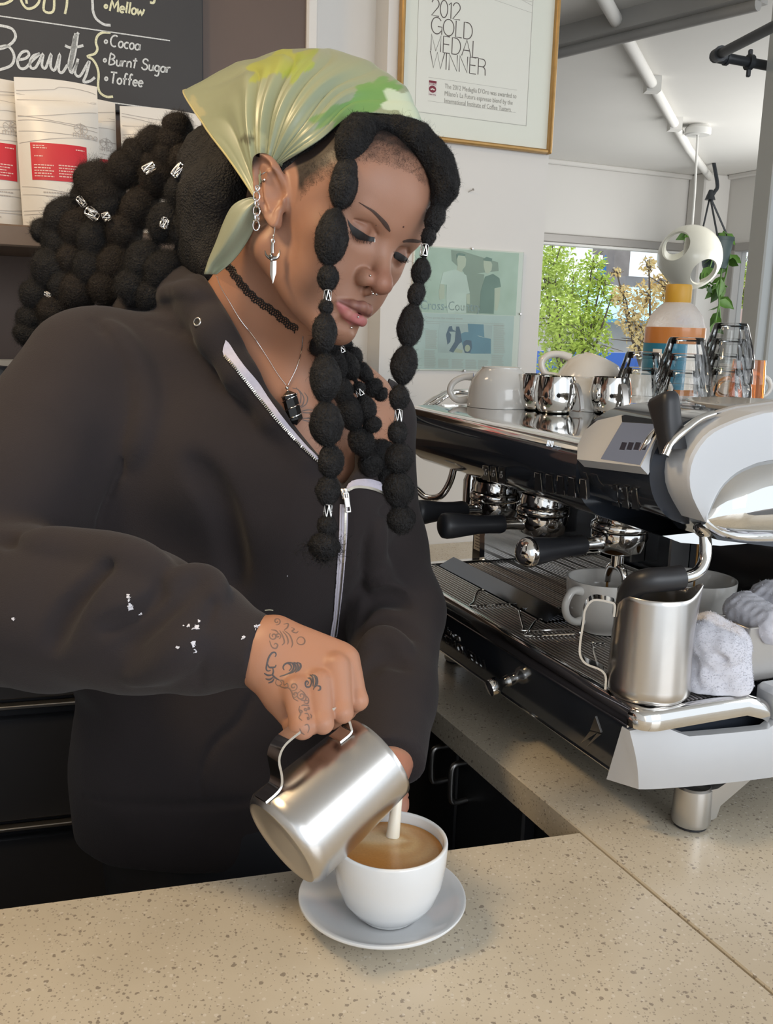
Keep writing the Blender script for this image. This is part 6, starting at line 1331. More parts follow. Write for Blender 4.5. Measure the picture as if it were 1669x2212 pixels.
V1, F1 = surface_nets(B, hw(0, 0, 0) - np.array([.16, .17, .19]), hw(0, 0, 0) + np.array([.16, .16, .18]), .0012)
lohi = np.array([P(500, 1300, .745), P(840, 1640, .745), P(500, 1640, .88), P(840, 1300, .88)]); V2, F2 = surface_nets(B, lohi.min(0) - .01, lohi.max(0) + np.array([.005, .005, .01]), .0011)
V3, F3 = surface_nets(B, (-.75, .6, -.01), (.35, 1.55, 1.62), .0055, 12)
# keep the coarse skin only outside the two fine blocks (every seam lies under clothing or hair)
def inside(v, lo, hi, e): return ((v > lo + e) & (v < hi - e)).all(1)
l1, u1 = hw(0, 0, 0) - np.array([.16, .17, .19]), hw(0, 0, 0) + np.array([.16, .16, .18]); l2, u2 = lohi.min(0) - .01, lohi.max(0) + np.array([.005, .005, .01])
V4, F4 = surface_nets(B, P(440, 560, 1.02) * 0 + np.array([-.20, .90, 1.16]), np.array([.06, 1.30, 1.40]), .0026)
bad = inside(V3, l1, u1, .011) | inside(V3, l2, u2, .011) | inside(V3, np.array([-.20, .90, 1.16]), np.array([.06, 1.30, 1.40]), .011); F3 = F3[~bad[F3].any(1)]
bad = inside(V4, l1, u1, .004); F4 = F4[~bad[F4].any(1)]
Vs, Fs, o_ = [], [], 0
for v, f in ((V1, F1), (V2, F2), (V4, F4), (V3, F3)):
    v = smooth_mesh(v, f, 2, .45); us, inv = np.unique(f, return_inverse=True); Vs.append(v[us]); Fs.append(inv.reshape(f.shape) + o_); o_ += len(us)
BV, BF = np.concatenate(Vs), np.concatenate(Fs)
hl = (BV - HT) @ HR; al = hl.copy(); al[:, 0] = np.abs(al[:, 0]); near = np.linalg.norm(hl, axis=1) < .18
skin = np.array([.345, .177, .116]); cols = np.tile(skin, (len(BV), 1)); nz_ = snoise(BV, 60, 3); cols *= (1 + .05 * nz_)[:, None]
def dist_chain(p, pts, rs):
    d = np.full(len(p), 9.0)
    for i in range(len(pts) - 1):
        a, b_ = np.array(pts[i]), np.array(pts[i + 1]); ba = b_ - a; h = np.clip((p - a) @ ba / (ba @ ba), 0, 1); d = np.minimum(d, np.linalg.norm(p - a - h[:, None] * ba, axis=1) - (rs[i] + (rs[i + 1] - rs[i]) * h))
    return d
iN = np.where(near)[0]; q = al[iN]; c_ = cols[iN]
du = dist_chain(q, UL, (.0026, .0046, .0056, .0054)); dl = dist_chain(q, LL, (.0030, .0060, .0068)); fr_ = sm(-.084, -.088, q[:, 1])
c_ = mixc(c_, np.tile((.23, .098, .080), (len(q), 1)), sm(.0016, .0002, du) * fr_); c_ = mixc(c_, np.tile((.48, .165, .160), (len(q), 1)), sm(.0016, .0002, dl) * sm(-.0545, -.0575, q[:, 2]) * fr_)
ez = q - EYE; de = np.linalg.norm(ez, axis=1); c_ = mixc(c_, np.tile((.21, .095, .062), (len(q), 1)), sm(.0165, .0135, de) * .55)
c_ = mixc(c_, np.tile((.33, .12, .08), (len(q), 1)), sm(.020, .010, np.linalg.norm(q - np.array([.004, -.112, -.019]), axis=1)) * .35)
az = np.degrees(np.arctan2(q[:, 0], -q[:, 1])); zh_ = np.interp(az, [0, 25, 45, 58, 72, 86, 100, 180], [.100, .096, .080, .050, .022, .004, -.02, -.05]) + .004 * snoise(q, 160, 5)
earm = sm(.067, .070, q[:, 0]) * sm(.040, .034, np.linalg.norm((q[:, 1:] - EO.mean(0)) / [.8, 1.0], axis=1)); st = sm(-.013, .018, q[:, 2] - zh_ + .003 * snoise(q, 420, 6)) * (1 - earm)
c_ = mixc(c_, np.tile((.020, .016, .015), (len(q), 1)), st * .96); cols[iN] = c_
stB = np.zeros(len(BV), bool); stB[iN] = (st > .02) & (q[:, 2] < zh_ + .035) & (np.linalg.norm(q[:, 1:] - EO.mean(0), axis=1) > .036)
cols[(hl[:, 2] < -.095) & (BV[:, 2] > 1.0)] *= np.array([1.22, 1.19, 1.14])  # skin below the chin painted lighter, in place of light falling there
iH = np.where(inside(BV, l2, u2, -.02))[0]; cols[iH] *= np.array([1.0, 1.0, 1.0])
lj = np.linalg.norm(BV - P(868, 1735, .94), axis=1) < .05; cols[lj] *= np.array([1.0, .88, .9])
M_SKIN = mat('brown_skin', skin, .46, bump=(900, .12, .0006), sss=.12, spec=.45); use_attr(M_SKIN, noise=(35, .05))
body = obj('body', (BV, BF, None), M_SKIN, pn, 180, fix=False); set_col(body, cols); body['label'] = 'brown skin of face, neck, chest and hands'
SKB = bvh_of(BV, BF)

# ---------------------------------------------------------------- face details that lie on the skin
def surf_patch(bvh, up, lo, off, th, n=16, rows=3):
    """a thin patch between two pixel lines, lying on the surface"""
    U, L = resample(catmull(np.array(up, float), 6), n), resample(catmull(np.array(lo, float), 6), n); top, bot = [], []
    for i in range(n):
        rt, rb = [], []
        for k in range(rows):
            t_ = k / (rows - 1); q, nn = cast(bvh, *(U[i] * (1 - t_) + L[i] * t_), 0)
            if q is None: q, nn = (np.array(top[-1][k]) if top else P(*U[i], 1)), np.array([0, -1., 0])
            e = off + th * math.sin(math.pi * (k + .5) / rows); rt.append(q + nn * e); rb.append(q - nn * .0005)
        top.append(rt); bot.append(rb)
    top, bot = np.array(top), np.array(bot); return np.concatenate([top, bot[:, ::-1]], 1)
def add_patch(mb, V):
    mb.grid(V, cv=True); n, r_ = V.shape[:2]; o = mb.n - n * r_; mb.f += [tuple(o + k for k in range(r_)), tuple(o + (n - 1) * r_ + k for k in range(r_))[::-1]]; mb.m += [0, 0]
Z7 = lambda l: [(660 + x * .17975, 420 + y * .17975) for x, y in l]
M_BROW = mat('eyebrow_hair', (.062, .036, .028), .75, noise=(500, .4)); M_LASH = mat('black_eyeliner', (.012, .011, .012), .5)
b = MB(); add_patch(b, surf_patch(SKB, Z7([(640, 92), (730, 140), (820, 190), (910, 270), (985, 350), (1018, 430)]), Z7([(642, 98), (725, 158), (802, 215), (888, 308), (955, 395), (1008, 450)]), .0002, .0007)); obj('eyebrow', b, M_BROW, pn, 60)
b = MB(); add_patch(b, surf_patch(SKB, Z7([(1165, 558), (1215, 540), (1280, 535), (1340, 545), (1385, 556)]), Z7([(1170, 575), (1220, 572), (1285, 575), (1345, 580), (1385, 572)]), .0002, .0007)); obj('eyebrow', b, M_BROW, pn, 60)
b = MB(); add_patch(b, surf_patch(SKB, Z7([(500, 290), (540, 350), (600, 400), (680, 450), (760, 500), (830, 515)]), Z7([(520, 380), (560, 470), (620, 530), (690, 550), (760, 562), (825, 568)]), .0003, .0004, 18)); obj('eyeliner', b, M_LASH, pn, 60)
b = MB(); add_patch(b, surf_patch(SKB, Z7([(1050, 690), (1100, 690), (1150, 715), (1200, 750), (1235, 775)]), Z7([(1060, 760), (1100, 785), (1150, 800), (1185, 800), (1215, 795)]), .0003, .0004)); obj('eyeliner', b, M_LASH, pn, 60)
b = MB(); rl = np.random.default_rng(4)
for (line, ang, ln) in ((Z7([(540, 440), (580, 500), (630, 530), (690, 548), (750, 560), (800, 566)]), 1.9, 9), (Z7([(1100, 780), (1150, 797), (1190, 795), (1225, 780)]), 1.0, 9)):
    for x, y in resample(catmull(np.array(line), 6), 26):
        q, nn = cast(SKB, x, y, .0003)
        if q is None: continue
        a_ = ang + rl.normal() * .22; L_ = ln * rl.uniform(.6, 1.1); d_ = np.dot(q - CAM, CF); e1 = P(x + math.cos(a_) * L_ * .55, y + math.sin(a_) * L_ * .55, d_ - .0022); e2 = P(x + math.cos(a_ - .25) * L_, y + math.sin(a_ - .25) * L_ * .95, d_ - .0045)
        b.tube(np.array([q, e1, e2]), [.00022, .00018, .00006], 4, caps=False)
obj('eyelashes', b, M_LASH, pn, None)['kind'] = 'stuff'
b = MB(); add_patch(b, surf_patch(SKB, Z7([(818, 535), (828, 528), (835, 535)]), Z7([(815, 560), (828, 578), (836, 570)]), .0002, .0004, 6)); obj('eye_white', b, mat('eye_white', (.72, .68, .64), .2), pn, 60)
b = MB()
for x, y in ((871, 490), (812, 487)): q, nn = cast(SKB, x, y); b.ball(q, .0011 if x > 850 else .0007, 8)
obj('mole', b, mat('mole', (.10, .045, .03), .5), pn)
def stud(x, y, r, name='lip_stud'):
    q, nn = cast(SKB, x, y); b = MB(); b.ball(q + nn * r * .6, r, 12); obj(name, b, M_CHROME, pn)
stud(772, 685, .0013); stud(757, 707, .0014); stud(799, 596, .0012, 'nose_stud')
q = hw(-.0045, -.1075, -.031); b = MB(); o_ = P(803, 626, np.dot(q - CAM, CF) - .001); Rr = .0042
b.tube(catmull([P(803, 619, np.dot(q - CAM, CF)), P(802, 626, np.dot(q - CAM, CF) - .001), P(805, 633, np.dot(q - CAM, CF) - .001)], 6), .0006, 8); b.ball(P(805, 634, np.dot(q - CAM, CF) - .001), .0016, 10); b.ball(P(813, 635, np.dot(q - CAM, CF) + .003), .0016, 10); obj('septum_ring', b, M_CHROME, pn)

# ---------------------------------------------------------------- hoodie
HD = SDF(); WTOP = P(520, 1080, 1.20); WBOT = P(520, 1800, 1.275)
tx = unit(LSH - RSH); tx = unit(np.array([tx[0], tx[1], 0])); tz = unit(P(560, 850, 1.17) - WBOT); ty = unit(np.cross(tz, tx)); TR = np.stack([np.cross(ty, tz), ty, tz], 1)
HD.frame('t', TR @ np.diag([1, 1, 1]), WBOT)
def ecap(sdf, k, a, b_, ra, rb, sq):
    a, b_ = np.asarray(a, float) / [1, sq, 1], np.asarray(b_, float) / [1, sq, 1]; ba = b_ - a; L2 = ba @ ba
    def fn(p):
        q = p / [1, sq, 1]; pa = q - a; h = np.clip(pa @ ba / L2, 0, 1); return (np.linalg.norm(pa - h[:, None] * ba, axis=1) - (ra + (rb - ra) * h)) * (sq * .55 + .45)
    sdf.add('u', k, fn, (a + b_) / 2 * [1, sq, 1], math.sqrt(L2) / 2 + max(ra, rb), 't')
tl = lambda p: (np.asarray(p) - WBOT) @ TR
ch_ = tl(P(545, 985, 1.185)); ecap(HD, .05, (0, 0, -.12), (0, 0, .12), .206, .205, .70); ecap(HD, .06, (0, .005, .12), ch_, .200, .168, .70)
HD.cap('u', .05, P(250, 785, 1.135), P(430, 770, 1.12), .062, .050); HD.cap('u', .05, P(600, 830, 1.13), P(795, 915, 1.235), .035, .058)
HD.ell('u', .05, P(500, 1010, 1.11), (.10, .085, .09)); HD.ell('u', .05, P(640, 1120, 1.130), (.095, .085, .115)); HD.cap('u', .05, P(262, 930, 1.13), P(255, 1350, 1.15), .075, .085); HD.ell('u', .05, P(745, 1085, 1.165), (.075, .075, .085))
# sleeves
HD.chain('u', .030, [P(188, 815, 1.110), P(20, 1080, 1.045), P(-90, 1285, .985)], [.078, .085, .092]); HD.chain('u', .012, [P(-90, 1285, .985), P(120, 1325, .930), P(300, 1345, .892), P(425, 1375, .866)], [.095, .0745, .0665, .0540])
HD.cap('u', .010, P(425, 1375, .866), P(560, 1405, .842), .0500, .0330)
HD.chain('u', .022, [P(800, 930, 1.235), P(832, 1180, 1.205), P(858, 1320, 1.165)], [.055, .052, .056]); HD.chain('u', .02, [P(858, 1320, 1.165), P(838, 1500, 1.07), P(838, 1640, .985)], [.058, .052, .040])
# hood lying round the neck
hood = [(250, 700, 1.235), (320, 668, 1.185), (400, 640, 1.135), (446, 655, 1.085), (472, 720, 1.050), (520, 810, 1.040), (590, 905, 1.040), (660, 990, 1.050)]
HD.chain('u', .016, [P(*q) for q in hood], [.030, .034, .034, .030, .024, .019, .015, .012]); HD.chain('u', .02, [P(300, 700, 1.25), P(420, 690, 1.22), P(540, 700, 1.20)], [.035, .045, .040])
HD.chain('u', .012, [P(760, 1000, 1.125), P(800, 985, 1.17), P(838, 960, 1.20)], [.015, .016, .018])
base_sdf = lambda p: HD(p, None)
def march(px, py, d0=.75, d1=1.5):
    r_ = ray(px, py); d = d0
    for _ in range(60):
        e = float(HD((CAM + r_ * d)[None])[0])
        if e < .0006: return CAM + r_ * d
        d += e * .8
        if d > d1: return None
    return CAM + r_ * d
def px_poly(poly):
    pg = np.array(poly, float)
    def fn(p):
        q = proj(p); z = (p - CAM) @ CF; n = len(pg); d = np.full(len(p), 1e9); ins = np.zeros(len(p), bool)
        for i in range(n):
            a, b_ = pg[i], pg[(i + 1) % n]; ba = b_ - a; pa = q - a; h = np.clip((pa @ ba) / (ba @ ba), 0, 1); d = np.minimum(d, np.linalg.norm(pa - h[:, None] * ba, axis=1))
            c = ((a[1] <= q[:, 1]) != (b_[1] <= q[:, 1])); xx = a[0] + (q[:, 1] - a[1]) / np.where(b_[1] - a[1] == 0, 1e-9, b_[1] - a[1]) * (b_[0] - a[0]); ins ^= c & (q[:, 0] < xx)
        d = np.where(ins, -d, d) * z / FPX; return np.maximum(d, z - 1.32)
    return fn
folds = []
def fold(op, pts, r_, k, sink=0.0):
    w = [march(*q) for q in resample(catmull(np.array(pts, float), 5), len(pts) * 3)]; w = [q for q in w if q is not None]; ok = [w[0]]
    for q in w[1:]:
        if abs((q - ok[-1]) @ CF) < .022: ok.append(q)
    if len(ok) > 3: folds.append((op, k, np.array(ok) + CF * sink, r_))
# sleeve seam, elbow and cuff folds, pocket and side seams
fold('s', [(205, 692), (262, 745), (290, 805), (300, 880), (270, 990), (225, 1090), (203, 1172)], .0035, .012)
fold('u', [(236, 700), (285, 760), (312, 830), (316, 900), (290, 990)], .006, .02, .003)
fold('s', [(-10, 1160), (90, 1182), (180, 1196), (245, 1205)], .004, .018); fold('u', [(60, 1172), (170, 1186), (255, 1198), (310, 1212), (350, 1240)], .009, .022, .004)
fold('s', [(362, 1247), (340, 1290), (290, 1330), (220, 1360)], .0035, .016); fold('u', [(375, 1262), (420, 1248), (462, 1262), (470, 1300)], .007, .016, .002)
fold('s', [(468, 1292), (455, 1320), (440, 1370), (432, 1440), (430, 1495)], .0035, .008); fold('s', [(250, 1215), (190, 1270), (140, 1330), (110, 1400)], .003, .02)
fold('s', [(400, 1290), (330, 1350), (260, 1400)], .003, .016); fold('u', [(420, 1380), (360, 1430), (280, 1465)], .006, .02, .003)
fold('s', [(548, 1500), (515, 1560), (470, 1600), (445, 1640), (434, 1690), (436, 1745)], .003, .008); fold('s', [(180, 1722), (260, 1738), (350, 1742), (450, 1738), (540, 1730)], .0028, .008)
fold('s', [(835, 1090), (800, 1150), (790, 1220), (800, 1290), (775, 1350)], .0035, .014); fold('u', [(815, 1130), (812, 1210), (830, 1270), (880, 1295)], .008, .02, .003)
fold('s', [(795, 1300), (835, 1290), (880, 1300)], .004, .016); fold('s', [(780, 1370), (820, 1345), (860, 1352), (895, 1372)], .004, .014); fold('u', [(785, 1400), (830, 1375), (880, 1400)], .007, .016, .002); fold('s', [(790, 1450), (830, 1420), (880, 1440)], .0035, .014)
fold('s', [(420, 1000), (470, 1080), (500, 1180), (505, 1280)], .0025, .03); fold('s', [(760, 1080), (752, 1180), (742, 1300), (732, 1390)], .0025, .008); fold('s', [(320, 690), (400, 720), (450, 770), (500, 860)], .003, .01); fold('u', [(340, 640), (400, 622), (440, 640)], .006, .014, .002)
for op, k, w, r_ in folds: HD.chain(op, k, w, list(r_ * np.sin(np.pi * np.linspace(.04, .96, len(w))) ** .6 - .0012))
NECKLINE = [(425, 560), (447, 600), (470, 640), (500, 690), (532, 745), (568, 800), (610, 868), (652, 930), (694, 990), (722, 1030), (738, 1056), (752, 1040), (768, 1012), (764, 980), (772, 958), (800, 948), (834, 952), (846, 860), (830, 760), (740, 640), (640, 520), (500, 500)]
HD.add('s', .004, px_poly(NECKLINE), P(640, 800, 1.1), .5)
# cut the cuff ends and the hem square
wr_ax = unit(P(578, 1408, .841) - P(440, 1378, .864)); cpt = P(577, 1406, .842)
HD.add('s', .004, lambda p: np.where(np.linalg.norm(p - cpt, axis=1) < .085, -((p - cpt) @ wr_ax), .05), cpt, .09)
lw_ax = unit(P(838, 1640, .985) - P(838, 1500, 1.07)); lpt = P(838, 1652, .978)
HD.add('s', .004, lambda p: np.where(np.linalg.norm(p - lpt, axis=1) < .085, -((p - lpt) @ lw_ax), .05), lpt, .09)
HD.add('s', .004, lambda p: p[:, 2] - .80, (-.1, 1.2, .7), .9)
HD.add('+', 0, lambda p: .0022 * snoise(p, 22, 8) + .0013 * snoise(p, 55, 9) + .0008 * np.abs(snoise(p, 42, 14)), (-.1, 1.1, 1.2), 3)
hv, hf = surface_nets(HD, (-.66, .72, .79), (.22, 1.52, 1.62), .0035, 14, 2.4); hv = smooth_mesh(hv, hf, 2, .4)
M_HOOD = mat('black_fleece', (.033, .0275, .0285), .92, noise=(9, .16), bump=(700, .35, .0012), sheen=.08, spec=.12)
hoodie = obj('hoodie', (hv, hf, None), M_HOOD, pn, 180, fix=False); hoodie['label'] = 'black zip-up hooded sweatshirt with paint flecks'
HDB = bvh_of(hv, hf)
ALLB = bvh_of(np.concatenate([hv, BV]), np.concatenate([hf, BF + len(hv)]))
# paint flecks on the sleeve
b = MB(); rp = np.random.default_rng(12)
for x, y, w_, h_2, n in ((280, 1306, 4, 12, 9), (305, 1326, 3, 2, 2), (425, 1354, 6, 9, 8), (418, 1392, 7, 7, 7), (420, 1408, 3, 6, 4), (383, 1398, 5, 3, 3), (570, 1356, 8, 13, 14), (526, 1378, 3, 6, 5), (28, 1336, 3, 3, 3), (558, 1350, 6, 8, 6), (278, 1290, 2, 8, 5), (408, 1352, 6, 3, 3), (622, 1244, 1, 1, 1)):
    for k in range(n):
        q, nn = cast(HDB, x + rp.normal() * w_ * .55, y + rp.normal() * h_2 * .55, -.0003)
        if q is None: continue
        R_ = rp.uniform(.0006, .0016) * (1.3 if n > 6 else 1); M_ = axis_frame(q, nn); m_ = rp.integers(5, 8); a_ = np.sort(rp.uniform(0, 6.28, m_)); b.prism([(R_ * rp.uniform(.6, 1.5) * math.cos(t_), R_ * rp.uniform(.6, 1.5) * math.sin(t_)) for t_ in a_], -.0003, .0009, M_)
obj('paint_fleck', b, mat('white_paint', (.66, .65, .70), .6), hoodie, None)['kind'] = 'stuff'
b = MB(); q, w_ = cast_line(HDB, [(572, 1318), (582, 1317), (590, 1318)], .0004); b.tube(q, .0005, 6); obj('loose_thread', b, mat('thread', (.7, .66, .5), .7), hoodie)
# eyelet
q, nn = cast(HDB, 427, 696, .0006); b = MB(); M_ = axis_frame(q, unit(nn * .6 - CF * .4)); b.lathe([(.0034, 0), (.0036, .0011), (.0046, .0014), (.0055, .0006), (.0055, -.001), (.0034, -.001), (.0034, 0)], 24, M_); obj('eyelet', b, M_STEEL, hoodie, 60)
b = MB(); b.lathe([(0, .0002), (.0034, .0002), (.0034, -.001), (0, -.001)], 20, M_); obj('eyelet_hole', b, M_LASH, hoodie)
# zip: lilac-white tape along both open edges, metal teeth, closed run, slider and puller
M_TAPE = mat('lilac_zip_tape', (.56, .53, .62), .75, noise=(300, .12)); M_BRASS = mat('zip_teeth_metal', (.70, .66, .58), .3, 1.0)
def tape(up, lo, name='zip_tape', n=40, off=.0012):
    b = MB(); add_patch(b, surf_patch(ALLB, up, lo, off, .0006, n, 4)); return obj(name, b, M_TAPE, hoodie, 60)
tape([(487, 735), (494, 742), (520, 782), (556, 826), (580, 862), (620, 916), (655, 958), (690, 994)], [(482, 752), (484, 768), (510, 796), (540, 834), (572, 872), (612, 922), (650, 962), (688, 998)])
tape([(748, 1052), (757, 1042), (772, 1036), (800, 1036), (836, 1048)], [(748, 1062), (760, 1056), (775, 1052), (800, 1054), (836, 1070)])
b = MB()
for line in ([(487, 770), (515, 803), (560, 860), (600, 910), (650, 966), (688, 1002)], [(750, 1060), (762, 1054), (780, 1053), (806, 1058), (832, 1069)]):
    q, nn = cast_line(ALLB, resample(catmull(np.array(line, float), 8), 70), .0018, sub=False)
    for i in range(len(q) - 1):
        t_ = unit(q[i + 1] - q[i]); M_ = frame(q[i], t_, nn[i]); b.box((-.0006, -.0015, -.0006), (.0006, .0015, .0009), M_)
q, nn = cast_line(HDB, resample(catmull(np.array([(742, 1090), (740, 1150), (736, 1210), (731, 1270), (725, 1330), (719, 1376)], float), 8), 120), .0010, sub=False); bt = MB()
for i in range(len(q) - 1):
    t_ = unit(q[i + 1] - q[i]); M_ = frame(q[i], t_, nn[i])
    for sg in (-1, 1): b.box((-.0005, sg * .0003, .0004), (.0005, sg * .0030, .0016), M_)
M_z = [frame(q[i], unit(q[min(i + 1, len(q) - 1)] - q[max(i - 1, 0)]), nn[i]) for i in range(len(q))]
bt.grid(np.array([[xf(m_, (0, -.0052, .0)), xf(m_, (0, -.0050, .0006)), xf(m_, (0, .0050, .0006)), xf(m_, (0, .0052, 0)), xf(m_, (0, 0, -.0015))] for m_ in M_z]), cv=True)
obj('zip_tape', bt, M_TAPE, hoodie, 60); zt_o = obj('zip_teeth', b, M_BRASS, hoodie, None); zt_o['kind'] = 'stuff'
q, nn = cast(HDB, 741, 1066, .003); up_ = unit(ZV - nn * (ZV @ nn)); M_ = frame(q, np.cross(up_, nn), nn); b = MB()
b.box((-.0042, -.007, -.0012), (.0042, .0055, .0016), M_, bev=.001); b.box((-.0012, -.006, .0012), (.0012, .005, .0042), M_, bev=.0006); zs_ = obj('zip_slider', b, M_STEEL, hoodie)
b = MB(); 
for lo, hi in (((-.0034, -.0225, .003), (-.0020, .0, .0044)), ((.0020, -.0225, .003), (.0034, .0, .0044)), ((-.0034, -.0015, .003), (.0034, .0, .0044)), ((-.0034, -.0225, .003), (.0034, -.0205, .0044)), ((-.0034, -.0165, .003), (.0034, -.0055, .0044))): b.box(lo, hi, M_, bev=.0003)
obj('zip_puller', b, M_STEEL, zs_)
# trousers
TS = SDF(); TS.cap('u', .05, (WBOT[0], WBOT[1], .84), (WBOT[0], WBOT[1], .80), .150, .15)
for sx in (-.085, .085): TS.chain('u', .03, [np.array([WBOT[0] + sx, WBOT[1], .80]), np.array([WBOT[0] + sx, WBOT[1] + .01, .48]), np.array([WBOT[0] + sx * 1.1, WBOT[1] + .03, .1])], [.105, .075, .065])
TS.add('s', .003, lambda p: p[:, 2] - .07, (WBOT[0], WBOT[1], 0), .4)
tv, tf = surface_nets(TS, (WBOT[0] - .3, WBOT[1] - .25, .05), (WBOT[0] + .3, WBOT[1] + .25, 1.02), .012); obj('trousers', (tv, tf, None), M_DARKCAB, pn, 180, fix=False)
for sx in (-1, 1):
    b = MB(); c_ = np.array([WBOT[0] + sx * .10, WBOT[1] - .03, 0]); b.grid(np.array([[(c_[0] + w_ * math.cos(t_), c_[1] + .02 + l_ * math.sin(t_) - .02 * (z / .09), z) for t_ in np.linspace(0, 2 * math.pi, 24, endpoint=False)] for z, w_, l_ in ((.001, .045, .13), (.02, .047, .132), (.045, .044, .125), (.07, .042, .09), (.09, .040, .06))]), cv=True); b.f.append(tuple(range(24))[::-1]); b.f.append(tuple(range(96, 120))); b.m += [0, 0]; obj('shoe', b, M_BLACKMT, pn, 60)

# ---------------------------------------------------------------- hair
M_HAIR = mat('black_hair', (.0130, .0125, .0135), .62, noise=(60, .45), bump=(420, 1.0, .004), spec=.4)
M_HAIR_LAMPLIT = mat('lamp_tinted_hair', (.020, .0150, .0125), .65, noise=(60, .45), bump=(420, 1.0, .004), spec=.4)  # black hair painted browner, standing in for the lamp's warm tint
def fuzz(mb, pts, nrm, rng, n, ln, w, tang=None):
    """fine curly strands standing off a surface, each a thin three-step strip"""
    ix = rng.integers(len(pts), size=n); o = pts[ix]; d = nrm[ix] * rng.uniform(.25, 1, (n, 1)) + rng.normal(size=(n, 3)) * .55
    if tang is not None: d += tang * rng.normal(size=(n, 1)) * 1.1
    d /= np.linalg.norm(d, axis=1, keepdims=True); L = ln * rng.uniform(.4, 1.3, (n, 1)); c = rng.normal(size=(n, 3)); c -= d * (c * d).sum(1, keepdims=True); c /= np.linalg.norm(c, axis=1, keepdims=True); s = np.cross(d, c) * w
    P0 = o - nrm[ix] * .001; P1 = P0 + d * L * .4 + c * L * .16; P2 = P0 + d * L * .62 + c * L * .52; P3 = P0 + d * L * .50 + c * L * .95
    V = np.stack([P0 - s, P0 + s, P1 - s, P1 + s, P2 - s * .8, P2 + s * .8, P3], 1).reshape(-1, 3); base = np.arange(n)[:, None] * 7
    F = [tuple(q) for q in np.concatenate([base + [0, 1, 3, 2], base + [2, 3, 5, 4]]).tolist()] + [tuple(q) for q in (base + [4, 5, 6]).tolist()]
    mb.add(V, F)
def lay(mb, pts, nrm, ax, rng, n, wob, ln, w):
    """strands lying along a puff, a little proud of it, so that it reads as gathered hair"""
    ix = rng.integers(len(pts), size=n); o = pts[ix]; N = nrm[ix]; t = ax - N * (N @ ax)[:, None]; t /= np.linalg.norm(t, axis=1, keepdims=True) + 1e-9; s = np.cross(N, t)
    a = rng.normal(size=(n, 1)) * (.35 + 3 * wob / max(ln, 1e-6)); t, s = t * np.cos(a) + s * np.sin(a), s * np.cos(a) - t * np.sin(a); L = ln * rng.uniform(.3, 1, (n, 1)); wv = rng.normal(size=(n, 1)) * wob; e = rng.uniform(.0003, .0011, (n, 1))
    P0 = o - t * L * .5 - N * L * .10; P1 = o - t * L * .17 + N * e + s * wv; P2 = o + t * L * .17 + N * e - s * wv; P3 = o + t * L * .5 - N * L * .10
    V = np.stack([P0 - s * w, P0 + s * w, P1 - s * w, P1 + s * w, P2 - s * w, P2 + s * w, P3 - s * w, P3 + s * w], 1).reshape(-1, 3); bs_ = np.arange(n)[:, None] * 8
    mb.add(V, np.concatenate([bs_ + [0, 1, 3, 2], bs_ + [2, 3, 5, 4], bs_ + [4, 5, 7, 6]]).tolist())
def puff_chain(name, puffs, m, parent, seed, beads=(), nf=420, fl=.0075, curl=.12):
    """one bubble braid: puffs are (px, py, half width px, half length px, depth)"""
    rng = np.random.default_rng(seed); C_ = np.array([P(x, y, d) for x, y, rx, ry, d in puffs]); kk = [d / FPX for *_, d in puffs]; b = MB(); S_, N_ = [], []
    for i, (x, y, rx, ry, d) in enumerate(puffs):
        if len(puffs) == 1: ax = ZV
        else: ax = unit(C_[min(i + 1, len(C_) - 1)] - C_[max(i - 1, 0)])
        if i > 0 and i < len(C_) - 1: ax = unit(unit(C_[i + 1] - C_[i]) + unit(C_[i] - C_[i - 1]))
        R, L = rx * kk[i], ry * kk[i]; M_ = axis_frame(C_[i], ax, CR); nt_, na = 25, 36
        t_ = np.linspace(-1, 1, nt_); prof = (1 - np.abs(t_) ** 2.3) ** .56 * .93 + .16 * (1 - np.abs(t_)); prof = np.maximum(prof, .17 if 0 < i < len(C_) - 1 else .05)
        th = 2 * math.pi * np.arange(na) / na; V = np.stack([R * prof[:, None] * np.cos(th), R * prof[:, None] * np.sin(th), np.broadcast_to((L * 1.03 * t_)[:, None], (nt_, na))], -1)
        W = xf(M_, V.reshape(-1, 3)); nr_ = W - xf(M_, np.c_[np.zeros((nt_ * na, 2)), V.reshape(-1, 3)[:, 2] * .8]); nr_ /= np.linalg.norm(nr_, axis=1, keepdims=True) + 1e-9
        W = W + nr_ * (R * (.075 * snoise(W, 1.7 / R, seed + i) + .04 * snoise(W, 5 / R, seed + i + 40) + .022 * snoise(W, 14 / R, seed + i + 80)))[:, None]
        b.grid(W.reshape(nt_, na, 3), cv=True); o = b.n - nt_ * na; b.f += [tuple(o + k for k in range(na))[::-1], tuple(o + (nt_ - 1) * na + k for k in range(na))]; b.m += [0, 0]
        mid = np.abs(V.reshape(-1, 3)[:, 2]) < L * .97; S_.append(W[mid]); N_.append(nr_[mid])
        fuzz(b, W[mid], nr_[mid], rng, int(nf * .62 * (R / .014) ** 1.6) + 40, fl * .9, .00008, ax); lay(b, W[mid], nr_[mid], ax, rng, int(nf * 1.5 * (R / .014) ** 1.6) + 60, R * curl, R * .9, .00016)
    # the tied necks between the puffs
    b.tube(C_, [max(.0022, .22 * p[2] * k) for p, k in zip(puffs, kk)], 8) if len(C_) > 1 else None
    o = obj(name, b, m, parent, 180, fix=False)
    for (x, y, rx, ry, d, dx, dy) in beads: bead(x, y, rx, ry, d, (dx, dy), o)
    return o
M_TIN = mat('antique_silver', (.72, .71, .70), .22, 1.0, noise=(200, .2))
